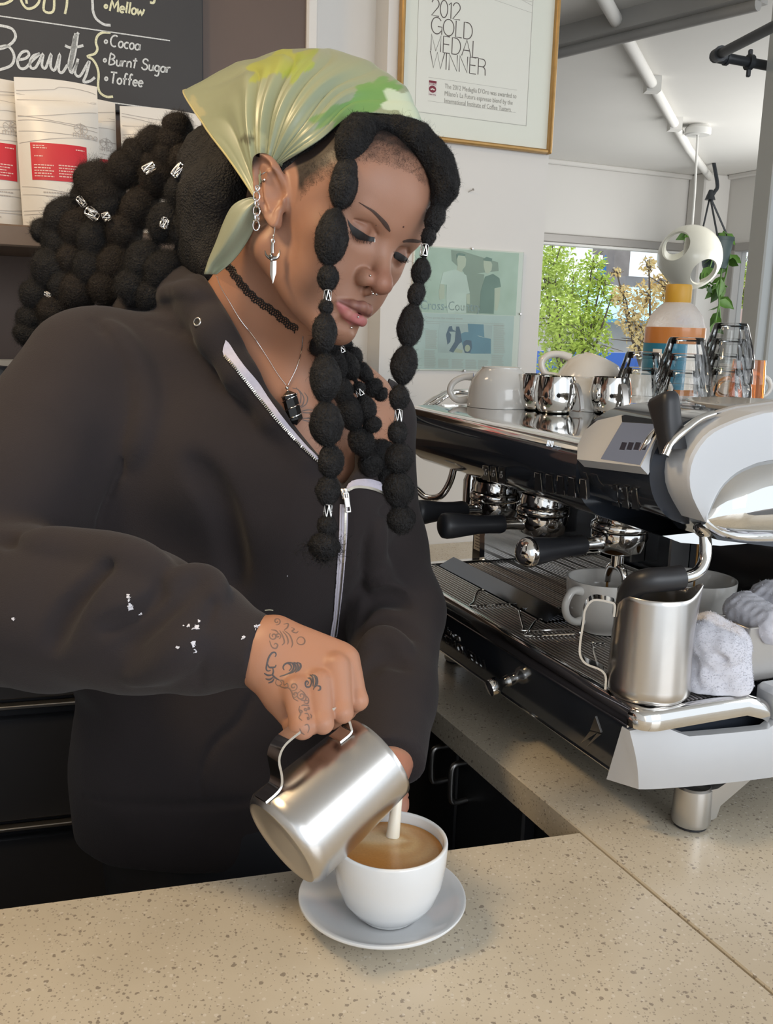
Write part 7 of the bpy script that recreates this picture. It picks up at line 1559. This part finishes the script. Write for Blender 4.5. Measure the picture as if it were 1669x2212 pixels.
def bead(x, y, rx, ry, d, dirp, parent):
    """openwork metal hair bead: two rims joined by a lattice of crossing wires"""
    c = P(x, y, d); ax = unit(CR * dirp[0] - CU * dirp[1]); k = d / FPX; R, L = rx * k, ry * k; M_ = axis_frame(c, ax, CR); b = MB()
    for z in (-1, 1):
        b.lathe([(R * .92, z * L - z * .0004), (R * 1.05, z * L), (R * 1.08, z * L * .86), (R * .95, z * L * .80), (R * .92, z * L - z * .0004)], 20, M_)
    for j in range(5):
        a0 = 2 * math.pi * j / 5
        for sg in (-1, 1):
            b.tube(xf(M_, [(R * math.cos(a0 + sg * .63 * q), R * math.sin(a0 + sg * .63 * q), (2 * q - 1) * L * .86) for q in np.linspace(0, 1, 6)]), R * .16, 6)
        b.ball((R * math.cos(a0 + .31), R * math.sin(a0 + .31), 0), R * .2, 6, M=M_)
    obj('hair_bead', b, M_TIN, parent, 60)
# the near braid over the temple, the far braid over the other eye
DN = .925
nb_ = [(743, 396, 31, 58, .922), (716, 515, 34, 60, .918), (709, 601, 21, 28, .917), (704, 664, 14, 17, .916), (702, 719, 25, 44, .915), (702, 816, 32, 54, .914), (705, 915, 34, 47, .913), (713, 996, 26, 36, .913), (708, 1060, 25, 31, .912), (706, 1137, 21, 24, .912), (701, 1180, 31, 30, .912)]
puff_chain('braid', nb_, M_HAIR, pn, 1, beads=[(707, 639, 8, 12, .916, 0, 1), (708, 1105, 8.5, 16, .911, 0, 1)])
b = MB(); rg = np.random.default_rng(3); tip_c = P(700, 1190, .912); pts_ = tip_c + rg.normal(size=(300, 3)) * np.array([.010, .008, .006]); fuzz(b, pts_, np.tile(-ZV * .8, (300, 1)) + rg.normal(size=(300, 3)) * .5, rg, 900, .010, .00014); obj('braid_tip', b, M_HAIR, pn, None)['kind'] = 'stuff'
fb_ = [(940, 470, 20, 38, .962), (926, 508, 15, 26, .958), (909, 587, 19, 31, .955), (899, 635, 17, 26, .952), (886, 703, 26, 46, .950), (873, 789, 27, 44, .948), (862, 859, 21, 28, .946), (859, 935, 21, 25, .944), (862, 991, 28, 34, .943), (860, 1058, 31, 40, .942), (865, 1122, 28, 30, .941)]
puff_chain('braid', fb_, M_HAIR, pn, 20, beads=[(916, 541, 8, 13, .955, -.1, 1), (860, 899, 8, 15, .945, 0, 1)])
# hair along the front hairline, under the scarf edge
FHm = SDF()
FHm.chain('u', .010, px3([(828, 266, .942), (795, 272, .936), (770, 290, .928), (757, 318, .924), (748, 346, .922)]), [.0045, .0085, .0142, .0142, .0080])
FHm.chain('u', .010, px3([(835, 266, .942), (866, 274, .946), (900, 296, .950), (934, 334, .956), (955, 376, .962), (960, 412, .966), (948, 446, .964)]), [.0045, .0085, .0125, .0132, .0124, .0112, .0075])
FHm.ell('u', .008, P(960, 352, .962), (.0105, .0105, .0125)); FHm.ell('u', .008, P(968, 398, .968), (.0085, .0085, .0110)); FHm.ell('u', .008, P(776, 268, .932), (.012, .011, .010))
FHm.add('+', 0, lambda p: .0013 * snoise(p, 150, 3) + .0008 * snoise(p, 420, 5), (0, 1, 1.6), 3)
fv, ff_ = surface_nets(FHm, P(720, 430, .90) - .03, P(1000, 230, .99) + .03, .0016, 12, 2.4); fn = np.zeros_like(fv); a_, b_2, c_3 = fv[ff_[:, 0]], fv[ff_[:, 1]], fv[ff_[:, 2]]; cr_ = np.cross(b_2 - a_, c_3 - a_)
for k in range(4): np.add.at(fn, ff_[:, k], cr_)
fn /= np.linalg.norm(fn, axis=1, keepdims=True) + 1e-12; b = MB(); b.add(fv, ff_.tolist()); rng = np.random.default_rng(8); fuzz(b, fv, fn, rng, 2600, .0065, .00008); lay(b, fv, fn, unit(CR * .75 - CU * .65), rng, 5200, .0022, .014, .00016); obj('front_hair', b, M_HAIR, pn, 180, fix=False)
# soft baby hair along the hairline
b = MB(); iB = np.where(stB & (BV[:, 1] < HT[1] + .02))[0]; bn = BV[iB] - (HT + HR @ np.array([0, 0, .03])); bn /= np.linalg.norm(bn, axis=1, keepdims=True) if False else np.linalg.norm(bn, axis=1, keepdims=True); lay(b, BV[iB], bn, unit(-CU + CR * .3), rng, 5200, .0016, .007, .00006); obj('hairline_fuzz', b, M_HAIR, pn, None, fix=False)['kind'] = 'stuff'
# braids behind the chin, on her far shoulder
puff_chain('braid', [(690, 745, 26, 20, 1.05), (745, 742, 13, 17, 1.07), (764, 769, 17, 22, 1.07), (787, 805, 17, 24, 1.075), (806, 838, 20, 20, 1.08), (822, 852, 15, 14, 1.08)], M_HAIR, pn, 40, beads=[(737, 757, 8, 7, 1.05, .5, 1)])
puff_chain('braid', [(722, 745, 22, 24, 1.055), (752, 790, 24, 34, 1.055), (775, 838, 13, 14, 1.055), (791, 880, 20, 30, 1.055), (803, 916, 18, 19, 1.055)], M_HAIR, pn, 50, beads=[(777, 848, 8, 8, 1.052, .5, 1)])
puff_chain('braid', [(728, 790, 22, 34, 1.045), (740, 845, 22, 34, 1.045), (757, 892, 26, 42, 1.05), (779, 952, 26, 34, 1.06), (800, 1002, 24, 32, 1.08), (826, 985, 32, 40, 1.10), (838, 1030, 24, 26, 1.10)], M_HAIR, pn, 60)
# dark hair mass under the scarf and down the nape
HM = SDF(); HM.frame('h', HR, HT, False); HM.ell('u', .02, (0, .022, .050), (.0785, .101, .0915), 'h')
HM.add('s', .01, lambda p: -(p[:, 1] * .80 + p[:, 2] * .60 - .052) , (0, 0, 0), .3, 'h')
for x, y, r_, d in ((485, 355, 72, 1.12), (452, 345, 58, 1.13), (475, 585, 40, 1.09), (505, 560, 45, 1.09), (475, 420, 85, 1.09), (445, 470, 62, 1.12), (470, 530, 62, 1.10), (432, 400, 48, 1.14), (432, 555, 50, 1.13), (540, 320, 66, 1.08)): HM.ell('u', .03, P(x, y, d), (r_ * d / FPX,) * 3)
HM.add('s', .006, lambda p: np.linalg.norm((p - hw(*(np.array([-1, 1, 1]) * np.array(er(600, 410, .086))))) @ HR / [.020, .026, .036], axis=1) * .024 - .024, hw(-.08, .01, .01), .05)
HM.add('+', 0, lambda p: .003 * snoise(p, 70, 3) + .0014 * snoise(p, 260, 5), (0, 1, 1.4), 3)
mv, mf = surface_nets(HM, (-.36, .85, 1.30), (.10, 1.35, 1.75), .004, 12, 2.2); b = MB(); b.add(mv, mf.tolist()); bmN = mv - mv.mean(0); bmN /= np.linalg.norm(bmN, axis=1, keepdims=True); fuzz(b, mv, bmN, np.random.default_rng(5), 5000, .007, .00010); obj('hair_crown', b, M_HAIR, pn, 180, fix=False)
# the fan of bubble braids lying over the shoulder
back = [[(385, 275, 30, 30), (372, 310, 34, 30), (362, 338, 34, 30), (330, 312, 38, 32), (300, 336, 34, 30), (272, 366, 38, 36)],
        [(400, 350, 36, 36), (345, 385, 42, 40), (304, 448, 38, 48), (272, 503, 36, 40), (252, 572, 38, 42), (235, 622, 40, 36)],
        [(330, 355, 30, 26), (272, 372, 34, 30), (208, 398, 46, 44), (223, 420, 44, 46), (168, 494, 40, 40), (159, 562, 34, 36), (168, 628, 38, 40), (118, 670, 32, 34)],
        [(180, 425, 26, 26), (138, 472, 40, 46), (113, 578, 42, 48), (82, 636, 32, 34), (66, 690, 28, 26), (62, 722, 28, 26)],
        [(400, 420, 42, 40), (360, 482, 38, 44), (310, 566, 38, 44), (290, 620, 40, 36)],
        [(410, 500, 42, 44), (356, 587, 42, 44), (330, 640, 36, 30)], [(232, 450, 36, 40), (205, 520, 38, 44), (200, 580, 40, 40), (110, 715, 24, 30)], [(95, 500, 26, 30), (128, 520, 34, 40), (140, 620, 34, 36)]]
bb = {0: [(322, 363, 9, 14, 1.14, 1, -.6), (384, 368, 8, 16, 1.09, .8, -1)], 2: [(176, 436, 7, 11, 1.17, .6, .7), (199, 462, 11, 13, 1.165, 1, .7), (230, 468, 9, 8, 1.165, 1, -.4)], 4: [(355, 482, 8, 11, 1.09, .3, -1)], 3: [(103, 636, 5, 6, 1.16, .8, .3)]}
for i, ch in enumerate(back):
    dd = [1.16 + .07 * ((430 - x) / 370) - .05 * (i in (4, 5)) for x, *_ in ch]
    puff_chain('braid', [(x, y, rx, ry, d) for (x, y, rx, ry), d in zip(ch, dd)], M_HAIR_LAMPLIT if i < 3 else M_HAIR, pn, 100 + 10 * i, beads=bb.get(i, ()), nf=620, fl=.0095, curl=.35)

# ---------------------------------------------------------------- headscarf
SN = 7; KN = [(604, 358), (592, 366), (580, 378), (572, 392), (566, 404), (560, 416), (556, 430)]
Q1 = [(690, 314), (668, 285), (642, 262), (612, 246), (580, 246), (545, 268), (505, 350)]; Q2 = [(770, 251), (752, 205), (720, 172), (672, 150), (610, 146), (540, 170), (448, 276)]; TT = [(906, 266), (868, 196), (806, 150), (722, 118), (622, 117), (520, 148), (409, 207)]
def rib(s):
    f_ = lambda L: np.array([np.interp(s, np.linspace(0, 1, SN), [q[k] for q in L]) for k in (0, 1)])
    k_, q1, q2, t_ = f_(KN), f_(Q1), f_(Q2), f_(TT); xo = np.interp(s, [0, .3, 1], [-.0775, -.078, -.079])
    a = hplane(*k_, xo); b_ = hplane(*q1, np.interp(s, [0, .5, 1], [-.075, -.081, -.079])); c = hplane(*q2, np.interp(s, [0, .5, 1], [-.042, -.056, -.060])); d = hplane(*t_, 0)
    mir = lambda p: p * np.array([-1, 1, 1]); return np.array([a, b_, c, d, mir(c), mir(b_), mir(a)])
NS_, NT_ = 200, 110; G_ = np.zeros((NS_, NT_ + 1, 3))
for i, s in enumerate(np.linspace(0, 1, NS_)): G_[i] = resample(catmull(rib(s), 12), NT_ + 1)
du_ = np.gradient(G_, axis=0); dv_ = np.gradient(G_, axis=1); nn_ = np.cross(du_, dv_); nn_ /= np.linalg.norm(nn_, axis=2, keepdims=True) + 1e-9
cen_ = np.array([0, .02, .04]); nn_ *= np.sign(((G_ - cen_) * nn_).sum(2, keepdims=True)); S_, T_ = np.meshgrid(np.linspace(0, 1, NS_), np.linspace(0, 1, NT_ + 1), indexing='ij')
tt_ = np.minimum(T_, 1 - T_) * 2; fall = np.exp(-((tt_ - .33) / .33) ** 2) * .85 + .15; ph = S_ * 6.2 + .7 * np.sin(2.3 * S_ + 2.6 * tt_) + .22 * np.sin(7 * tt_ + 5 * S_)
pl_ = (np.abs(np.sin(ph * math.pi)) ** .5 - .6) * .0068 + (np.abs(np.sin((ph * .43 + .3) * math.pi)) ** .5 - .5) * .0052 + .0012 * np.sin(ph * 13 + tt_ * 4)
env_ = np.clip(S_ * 12, 0, 1) * np.clip((1 - S_) * 7, .25, 1); G2 = G_ + nn_ * (pl_ * fall * env_ + .0035 + .003 * np.sin(math.pi * np.clip(tt_ * 1.2, 0, 1)))[..., None]
G2 += nn_ * (.002 * np.sin(S_ * 8 + tt_ * 6) * tt_)[..., None]
back_ = G2 - nn_ * .0012; Wt = xf(np.block([[HR, HT[:, None]], [np.zeros((1, 3)), np.ones((1, 1))]]), np.concatenate([G2.reshape(-1, 3), back_.reshape(-1, 3)]))
m_ = NT_ + 1; n_ = NS_ * m_; F = []
for i in range(NS_ - 1):
    for j in range(NT_): a = i * m_ + j; F += [(a, a + 1, a + m_ + 1, a + m_), (n_ + a, n_ + a + m_, n_ + a + m_ + 1, n_ + a + 1)]
for i in range(NS_ - 1):
    for j in (0, NT_): a = i * m_ + j; F.append((a, a + m_, n_ + a + m_, n_ + a))
for j in range(NT_):
    for i in (0, NS_ - 1): a = i * m_ + j; F.append((a, a + 1, n_ + a + 1, n_ + a))
M_SATIN = mat('sage_satin', (.5, .55, .38), .34, sheen=.06, spec=.55); use_attr(M_SATIN)
scarf = obj('headscarf', (Wt, F, None), M_SATIN, pn, 180); scarf['label'] = 'pale green satin headscarf with darker green leaf print'
pc_ = proj(Wt); base_ = np.array([.275, .310, .205]); col_ = np.tile(base_, (len(Wt), 1)); wob = 6 * snoise(Wt, 60, 2)
def leaf(cx, cy, a, rx, ry, colr, amt):
    global col_
    dx, dy = pc_[:, 0] - cx, pc_[:, 1] - cy; u = dx * math.cos(a) + dy * math.sin(a); v = -dx * math.sin(a) + dy * math.cos(a); lob = 1 + .28 * np.cos(5 * np.arctan2(v / ry, u / rx)); e = np.hypot((u + wob) / rx, (v + wob * .5) / ry) / lob
    col_ = mixc(col_, np.tile(colr, (len(col_), 1)), sm(1.06, .97, e) * amt)
leaf(780, 222, -.55, 74, 26, (.15, .30, .09), .95); leaf(815, 196, -.15, 46, 24, (.15, .30, .09), .95); leaf(718, 250, -.45, 40, 16, (.17, .29, .10), .9); leaf(600, 138, -.35, 66, 24, (.36, .40, .05), .8); leaf(650, 142, -.8, 40, 18, (.30, .38, .05), .8); leaf(870, 225, .3, 40, 26, (.55, .64, .50), .8); leaf(560, 300, .9, 30, 12, (.40, .42, .26), .7); leaf(420, 240, 1.1, 30, 16, (.47, .42, .22), .5); leaf(535, 296, 1.4, 9, 15, (.10, .10, .06), .85); leaf(930, 270, .8, 50, 22, (.55, .64, .50), .8)
set_col(scarf, col_)
b = MB(); e_ = [xf(np.block([[HR, HT[:, None]], [np.zeros((1, 3)), np.ones((1, 1))]]), G2[NS_ - 1, j] + nn_[NS_ - 1, j] * .0004) for j in range(0, NT_ + 1, 2)]; b.tube(np.array(e_), .0011, 6); hem = obj('hem', b, M_SATIN, scarf); set_col(hem, np.tile((.52, .46, .22), (len(hem.data.vertices), 1)))
# its tail hanging behind the ear
L_ = [(556, 424), (525, 430), (500, 446), (482, 480), (466, 522), (450, 560), (440, 592)]; R_ = [(562, 434), (556, 446), (552, 470), (545, 500), (525, 535), (500, 566), (468, 592)]; rows = 26; LL_, RR_ = resample(catmull(np.array(L_, float), 6), rows), resample(catmull(np.array(R_, float), 6), rows); V = []
for i in range(rows):
    t_ = i / (rows - 1); row = []
    for k in range(15):
        u = k / 14; x, y = LL_[i] * (1 - u) + RR_[i] * u; row.append(P(x, y, .968 + .050 * t_ - .014 * math.sin(math.pi * u) * math.sin(math.pi * min(1, t_ * 1.1)) + .003 * math.sin(8 * u + 3 * t_)))
    V.append(row)
V = np.array(V); Vb = V + CF * .0016; b = MB(); b.grid(np.concatenate([V, Vb[:, ::-1]], 1), cv=True); b.f += [tuple(range(30)), tuple(range(25 * 30, 26 * 30))[::-1]]; b.m += [0, 0]; tail = obj('scarf_tail', b, M_SATIN, scarf, 180); set_col(tail, np.tile((.31, .335, .24), (len(tail.data.vertices), 1)))

# ---------------------------------------------------------------- jewellery
q0 = np.dot(hw(-.078, .012, .02) - CAM, CF)
b = MB(); b.tube(catmull([P(577, 371, q0 - .006), P(570, 374, q0 - .008), P(564, 379, q0 - .004), P(566, 390, q0 + .002), P(571, 388, q0 - .004)], 6), .0007, 8); obj('ear_cuff', b, M_CHROME, pn)
ec = obj('ear_chain', MB().ball(P(556, 406, q0 - .002), .0010, 8), M_CHROME, pn)
def ring_at(x, y, rx, ry, turn, d):
    c = P(x, y, d); b = MB(); k = d / FPX; X = unit(CR * math.cos(turn) + CF * math.sin(turn)); Z_ = ZV
    b.tube(np.array([c + X * rx * k * math.cos(t_) + Z_ * ry * k * math.sin(t_) for t_ in np.linspace(0, 2 * math.pi, 22, endpoint=False)]), .00075, 8, closed=True); return b
for k, (x, y, rx, ry, tn) in enumerate(((556, 406, 4, 5, .2), (554, 424, 6.5, 10, .2), (553, 439, 6.5, 9, 1.25), (555.5, 439, 6.5, 9, 1.15), (554, 456, 7, 10, .2), (553, 470, 6.5, 9, 1.25), (555.5, 470, 6.5, 9, 1.15), (553, 487, 6.8, 10.5, .2))): obj('chain_link', ring_at(x, y, rx, ry, tn, q0 - .002), M_CHROME, ec)
dE = np.dot(hw(-.073, -.004, -.02) - CAM, CF) - .008; E_ = lambda x, y, o=0: P(x, y, dE + o)
b = MB(); b.tube(catmull([E_(594, 481, .003), E_(594, 490), E_(593, 500), E_(591, 508), E_(590, 516)], 5), .0006, 8); b.ball(E_(591, 509), .0012, 8); er_ = obj('earring', b, M_STEEL, pn); er_['label'] = 'dark silver dagger earring with a small skull'
b = MB(); b.tube(np.array([E_(589.5 + 3.2 * math.cos(t_), 521 + 4 * math.sin(t_)) for t_ in np.linspace(0, 2 * math.pi, 16, endpoint=False)]), .0008, 8, closed=True); b.tube(np.array([E_(589.5, 526), E_(589, 536), E_(589, 548)]), [.0020, .0022, .0022], 10); obj('hilt', b, M_TIN, er_)
b = MB(); b.tube(catmull([E_(572, 541), E_(575, 551), E_(583, 557), E_(590, 558), (E_(598, 556)), E_(603, 549), E_(604, 539)], 5), np.interp(np.linspace(0, 1, 31), [0, .3, .5, .7, 1], [.0004, .0018, .0024, .0018, .0004]), 8); b.ball(E_(585.5, 553, -.002), (.0024, .0024, .003), 10); b.ball(E_(586, 561, -.001), (.0016, .0016, .0018), 8); obj('skull_guard', b, mat('dark_silver', (.30, .29, .27), .25, 1.0), er_)
b = MB(); b.add(np.array([E_(583.5, 565), E_(589, 564, -.0015), E_(597, 563), E_(596, 590), E_(589, 613), E_(583, 592), E_(589, 590, -.0015), E_(590, 580, .0015)]), [(0, 1, 6, 5), (1, 2, 3, 6), (5, 6, 4), (6, 3, 4), (0, 5, 7), (5, 4, 7), (4, 3, 7), (3, 2, 7), (2, 1, 7), (1, 0, 7)]); obj('blade', b, M_STEEL, er_, 20)
# stretchy lattice choker on the neck
M_CHK = mat('black_choker', (.012, .010, .010), .45); pth_ = resample(catmull(np.array([(493, 572), (510, 598), (532, 626), (560, 652), (590, 672), (618, 696), (641, 712)], float), 8), 200); dirn = np.gradient(pth_, axis=0); dirn /= np.linalg.norm(dirn, axis=1, keepdims=True); nrm2 = np.stack([-dirn[:, 1], dirn[:, 0]], 1)
chk = None; s_ = np.linspace(0, 1, 200)
for ph_ in range(4):
    off_ = 8.5 * np.sin(2 * math.pi * 9 * s_ + ph_ * math.pi / 2) * (1 if ph_ < 2 else .72); sh = dirn * (1.5 * np.cos(2 * math.pi * 9 * s_ + ph_ * math.pi / 2))[:, None]
    q, _n = cast_line(ALLB, pth_ + nrm2 * off_[:, None] + sh, .0007, sub=False); b = MB(); b.tube(q, .00062, 6)
    if chk is None: chk = obj('choker', b, M_CHK, pn)
    else: obj('choker_strand', b, M_CHK, chk)
# thin silver chain with a wire-wrapped black stone
q, _n = cast_line(ALLB, [(470, 598), (478, 620), (496, 650), (520, 690), (548, 726), (578, 772), (600, 808), (618, 832)], .0010, 10); b = MB(); b.tube(q, .00055, 6); q2_, _n = cast_line(ALLB, [(654, 725), (650, 760), (640, 795), (622, 832)], .0010, 10); b.tube(q2_, .00055, 6); nk = obj('necklace', b, M_CHROME, pn); nk['label'] = 'thin silver necklace with a wire-wrapped black stone'
dp_ = np.dot(q[-1] - CAM, CF) - .007; E_ = lambda x, y, o=0: P(x, y, dp_ + o); ax_ = unit(E_(640, 915, .004) - E_(622, 845)); Lp = np.linalg.norm(E_(640, 915, .004) - E_(622, 845)); M_ = axis_frame(E_(622, 845), ax_, CR); Rp = 16.5 * dp_ / FPX
b = MB(); b.lathe([(0, -.001), (.0022, .0), (Rp, .0045), (Rp, Lp - .004), (0, Lp + .002)], 6, M_); st_ = obj('black_stone', b, mat('black_tourmaline', (.010, .010, .010), .25), nk, 20)
b = MB(); b.ball(E_(620, 838), .0022, 10); b.ball(E_(622, 846), .0018, 10)
hlx = [(Rp * 1.08 * math.cos(t_), Rp * 1.08 * math.sin(t_), .006 + (Lp - .010) * t_ / (2 * math.pi * 2.6)) for t_ in np.linspace(0, 2 * math.pi * 2.6, 60)]; b.tube(xf(M_, hlx), .0007, 6); b.tube(xf(M_, [(Rp * 1.08 * math.cos(t_), Rp * 1.08 * math.sin(t_), .0048) for t_ in np.linspace(0, 2 * math.pi, 20, endpoint=False)]), .0007, 6, closed=True); obj('stone_wire', b, M_CHROME, nk)

# ---------------------------------------------------------------- tattoos, as inked ribbons lying on the skin
M_TAT = mat('tattoo_ink', (.085, .075, .080), .5); M_TATF = mat('faded_tattoo_ink', (.20, .12, .09), .5)
def ink(lines, w, m, name='tattoo', bvh=SKB, sub=5):
    b = MB()
    for l in lines:
        q, nn = cast_line(bvh, l, .00012, sub)
        if len(q) < 3: continue
        t_ = np.linspace(0, 1, len(q)); ww = w * (.55 + .6 * np.sin(math.pi * t_)); tt = np.gradient(q, axis=0); s = np.cross(nn, tt); s /= np.linalg.norm(s, axis=1, keepdims=True) + 1e-12
        b.grid(np.stack([q - s * ww[:, None] / 2, q + nn * .00012, q + s * ww[:, None] / 2, q - nn * .0004], 1), cv=True)
    return obj(name, b, m, pn, None)
Z8 = lambda l: [(540 + x * .16777, 1290 + y * .16777) for x, y in l]
def spiral(cx, cy, r0, r1, a0, turns, n=12): return [(cx + (r0 + (r1 - r0) * i / n) * math.cos(a0 + turns * 6.28 * i / n), cy + (r0 + (r1 - r0) * i / n) * math.sin(a0 + turns * 6.28 * i / n)) for i in range(n + 1)]
ink([Z8(l) for l in ([(320, 770), (335, 740), (320, 712), (280, 720), (240, 780), (215, 870), (210, 930), (235, 950), (265, 940)], [(225, 860), (245, 900), (275, 905), (320, 900), (335, 870)], [(290, 900), (300, 960), (290, 1000), (330, 1040), (380, 1070)], [(180, 980), (230, 1005), (290, 1000)], [(200, 1050), (250, 1060), (300, 1030)], [(235, 1105), (285, 1085), (310, 1045)],
    [(440, 940), (425, 910), (440, 870), (480, 850), (520, 870), (530, 910), (500, 950)], [(480, 840), (540, 850), (560, 900), (530, 960), (450, 1000), (380, 1020)], [(520, 840), (570, 860), (590, 910), (560, 960), (500, 990)], [(560, 840), (605, 860), (618, 910), (590, 960)], [(600, 840), (640, 855), (648, 890), (620, 940), (580, 970)], [(650, 850), (652, 900), (620, 955)],
    [(735, 1130), (750, 1100), (730, 1080), (710, 1110), (725, 1155), (770, 1150), (790, 1100), (780, 1050)], [(770, 1000), (800, 1020), (815, 1080), (810, 1150)], [(800, 995), (835, 1020), (850, 1090), (815, 1190)], [(830, 1000), (860, 1040), (865, 1110), (840, 1160)], [(860, 1140), (900, 1150), (900, 1190), (870, 1200)], [(740, 1040), (780, 1050), (800, 1100)])], .0014, M_TAT)
ink([Z8(l) for l in ([(340, 1060), (330, 1110), (370, 1140), (410, 1110), (390, 1070), (430, 1080), (440, 1130), (480, 1110), (490, 1160), (440, 1170), (400, 1150)], [(350, 1130), (420, 1160), (500, 1170), (540, 1230), (560, 1300), (620, 1340)], spiral(560, 1150, 8, 55, 0, 1.3), spiral(660, 1270, 8, 60, 2, 1.4), spiral(580, 1250, 5, 40, 1, 1.2), [(640, 1190), (690, 1230), (720, 1290), (700, 1350)], [(700, 1250), (750, 1310), (740, 1370), (690, 1360)], [(620, 1300), (680, 1330), (740, 1330)],
    [(640, 1400), (630, 1450), (650, 1500), (630, 1550), (670, 1590)], [(660, 1400), (690, 1390), (760, 1400)], [(640, 1450), (670, 1470), (650, 1500)], spiral(710, 1450, 4, 22, 0, 1.2), spiral(750, 1430, 3, 18, 2, 1.1), [(700, 1500), (740, 1500), (760, 1540)], spiral(745, 1560, 3, 20, 1, 1.2), [(770, 1500), (790, 1530), (780, 1560)], [(640, 1690), (660, 1740), (700, 1770)], [(660, 1680), (690, 1740)], [(700, 1650), (740, 1640), (760, 1690), (740, 1750)])], .0011, M_TATF)
ink([Z8(l) for l in (spiral(345, 310, 10, 50, 0, 1.3), spiral(300, 500, 8, 55, 2, 1.3), spiral(360, 500, 6, 40, 0, 1.2), [(250, 560), (280, 640), (330, 660), (355, 620), (330, 595), (305, 610)], [(380, 430), (420, 500), (440, 580), (410, 620)], [(420, 440), (470, 500), (490, 570), (480, 610)], [(440, 430), (510, 490), (545, 590), (530, 650)], [(430, 350), (490, 340), (480, 390), (440, 420)], [(530, 390), (570, 410), (540, 440), (590, 460), (620, 440)], [(270, 420), (330, 430), (370, 470)], [(600, 560), (625, 520), (670, 515), (702, 550), (695, 595), (655, 612), (612, 595), (600, 560)])], .0012, M_TATF)
Zc = lambda l: [(550 + x * .2712, 650 + y * .2712) for x, y in l]
ink([Zc(l) for l in ([(300, 692), (350, 710), (390, 770), (380, 830), (345, 845)], [(330, 690), (365, 740), (365, 800), (350, 830)], [(395, 730), (420, 770), (410, 820), (370, 850)], [(370, 880), (420, 868), (475, 870)], [(370, 888), (420, 892), (470, 890)], [(375, 935), (430, 935), (450, 932)], [(375, 945), (420, 957), (450, 955)])], .0012, mat('chest_tattoo_ink', (.17, .13, .12), .5), 'tattoo', ALLB)

# ---------------------------------------------------------------- terry towels
def towel(name, label, prims, m, seed, fz=5200, parent=None):
    T = SDF()
    for op, k, a, b_, ra, rb in prims: T.cap(op, k, a, b_, ra, rb)
    T.add('+', 0, lambda p: .0011 * snoise(p, 140, seed) + .0007 * snoise(p, 480, seed + 1), prims[0][2], 3); lo = np.min([np.minimum(q[2], q[3]) - max(q[4], q[5]) for q in prims], 0) - .008; hi = np.max([np.maximum(q[2], q[3]) + max(q[4], q[5]) for q in prims], 0) + .008
    v, f = surface_nets(T, lo, hi, .0017, 12, 2.4); fl_ = ZT + .0022; v[:, 2] = np.maximum(v[:, 2], fl_); me_n = np.zeros_like(v); a_, b_2, c_ = v[f[:, 0]], v[f[:, 1]], v[f[:, 2]]; fn_ = np.cross(b_2 - a_, c_ - a_)
    for k in range(4): np.add.at(me_n, f[:, k], fn_)
    me_n /= np.linalg.norm(me_n, axis=1, keepdims=True) + 1e-12; b = MB(); b.add(v, f.tolist()); rng = np.random.default_rng(seed); up = v[:, 2] > fl_ + .004; fuzz(b, v[up], me_n[up], rng, fz * 3, .0024, .00022)
    return obj(name, b, m, parent, 180, label if parent is None else None, 'towel' if parent is None else None, fix=False)
dT = np.dot(onz(1545, 1500, ZT) - CAM, CF); E_ = lambda x, y, o=0: P(x, y, dT + o)
M_TERRY = mat('white_terry', (.62, .62, .68), .95, noise=(60, .08), sheen=.2)
towel('rolled_towel', 'rolled white terry towel beside the milk jug on the drip tray', [('u', 0, E_(1528, 1368, .03), E_(1560, 1392, .03), .023, .024), ('u', .010, E_(1575, 1400, .02), E_(1578, 1470, .01), .022, .022), ('u', .008, E_(1522, 1385, .01), E_(1560, 1402, .0), .021, .022), ('u', .004, E_(1530, 1425, -.002), E_(1558, 1436, -.003), .011, .0115), ('u', .006, E_(1508, 1420, .02), E_(1512, 1480, .01), .018, .017), ('u', .004, E_(1528, 1462, .0), E_(1572, 1452, .0), .012, .014), ('u', .005, E_(1540, 1482, .002), E_(1582, 1482, .004), .014, .015), ('u', .006, E_(1505, 1488, .01), E_(1535, 1485, .01), .012, .012),
      ('s', .003, E_(1516, 1418, -.018), E_(1526, 1450, -.018), .0035, .004), ('s', .003, E_(1526, 1450, -.018), E_(1566, 1448, -.018), .004, .0035), ('s', .003, E_(1526, 1412, -.020), E_(1566, 1424, -.018), .003, .003), ('s', .003, E_(1528, 1474, -.016), E_(1575, 1468, -.016), .0028, .0025), ('s', .003, E_(1532, 1492, -.012), E_(1536, 1504, -.012), .002, .002)], M_TERRY, 70)
cb_ = mm(-.002, .236, ZT + .062); towel('folded_cloth', '', [('u', 0, cb_ + AV * .02 - NV * .02, cb_ - AV * .02 - NV * .02 + ZV * .004, .020, .022), ('u', .006, cb_ + AV * .022 + NV * .015 + ZV * .01, cb_ - AV * .02 + NV * .018 + ZV * .012, .022, .024)], M_TERRY, 80, 1800, tk)
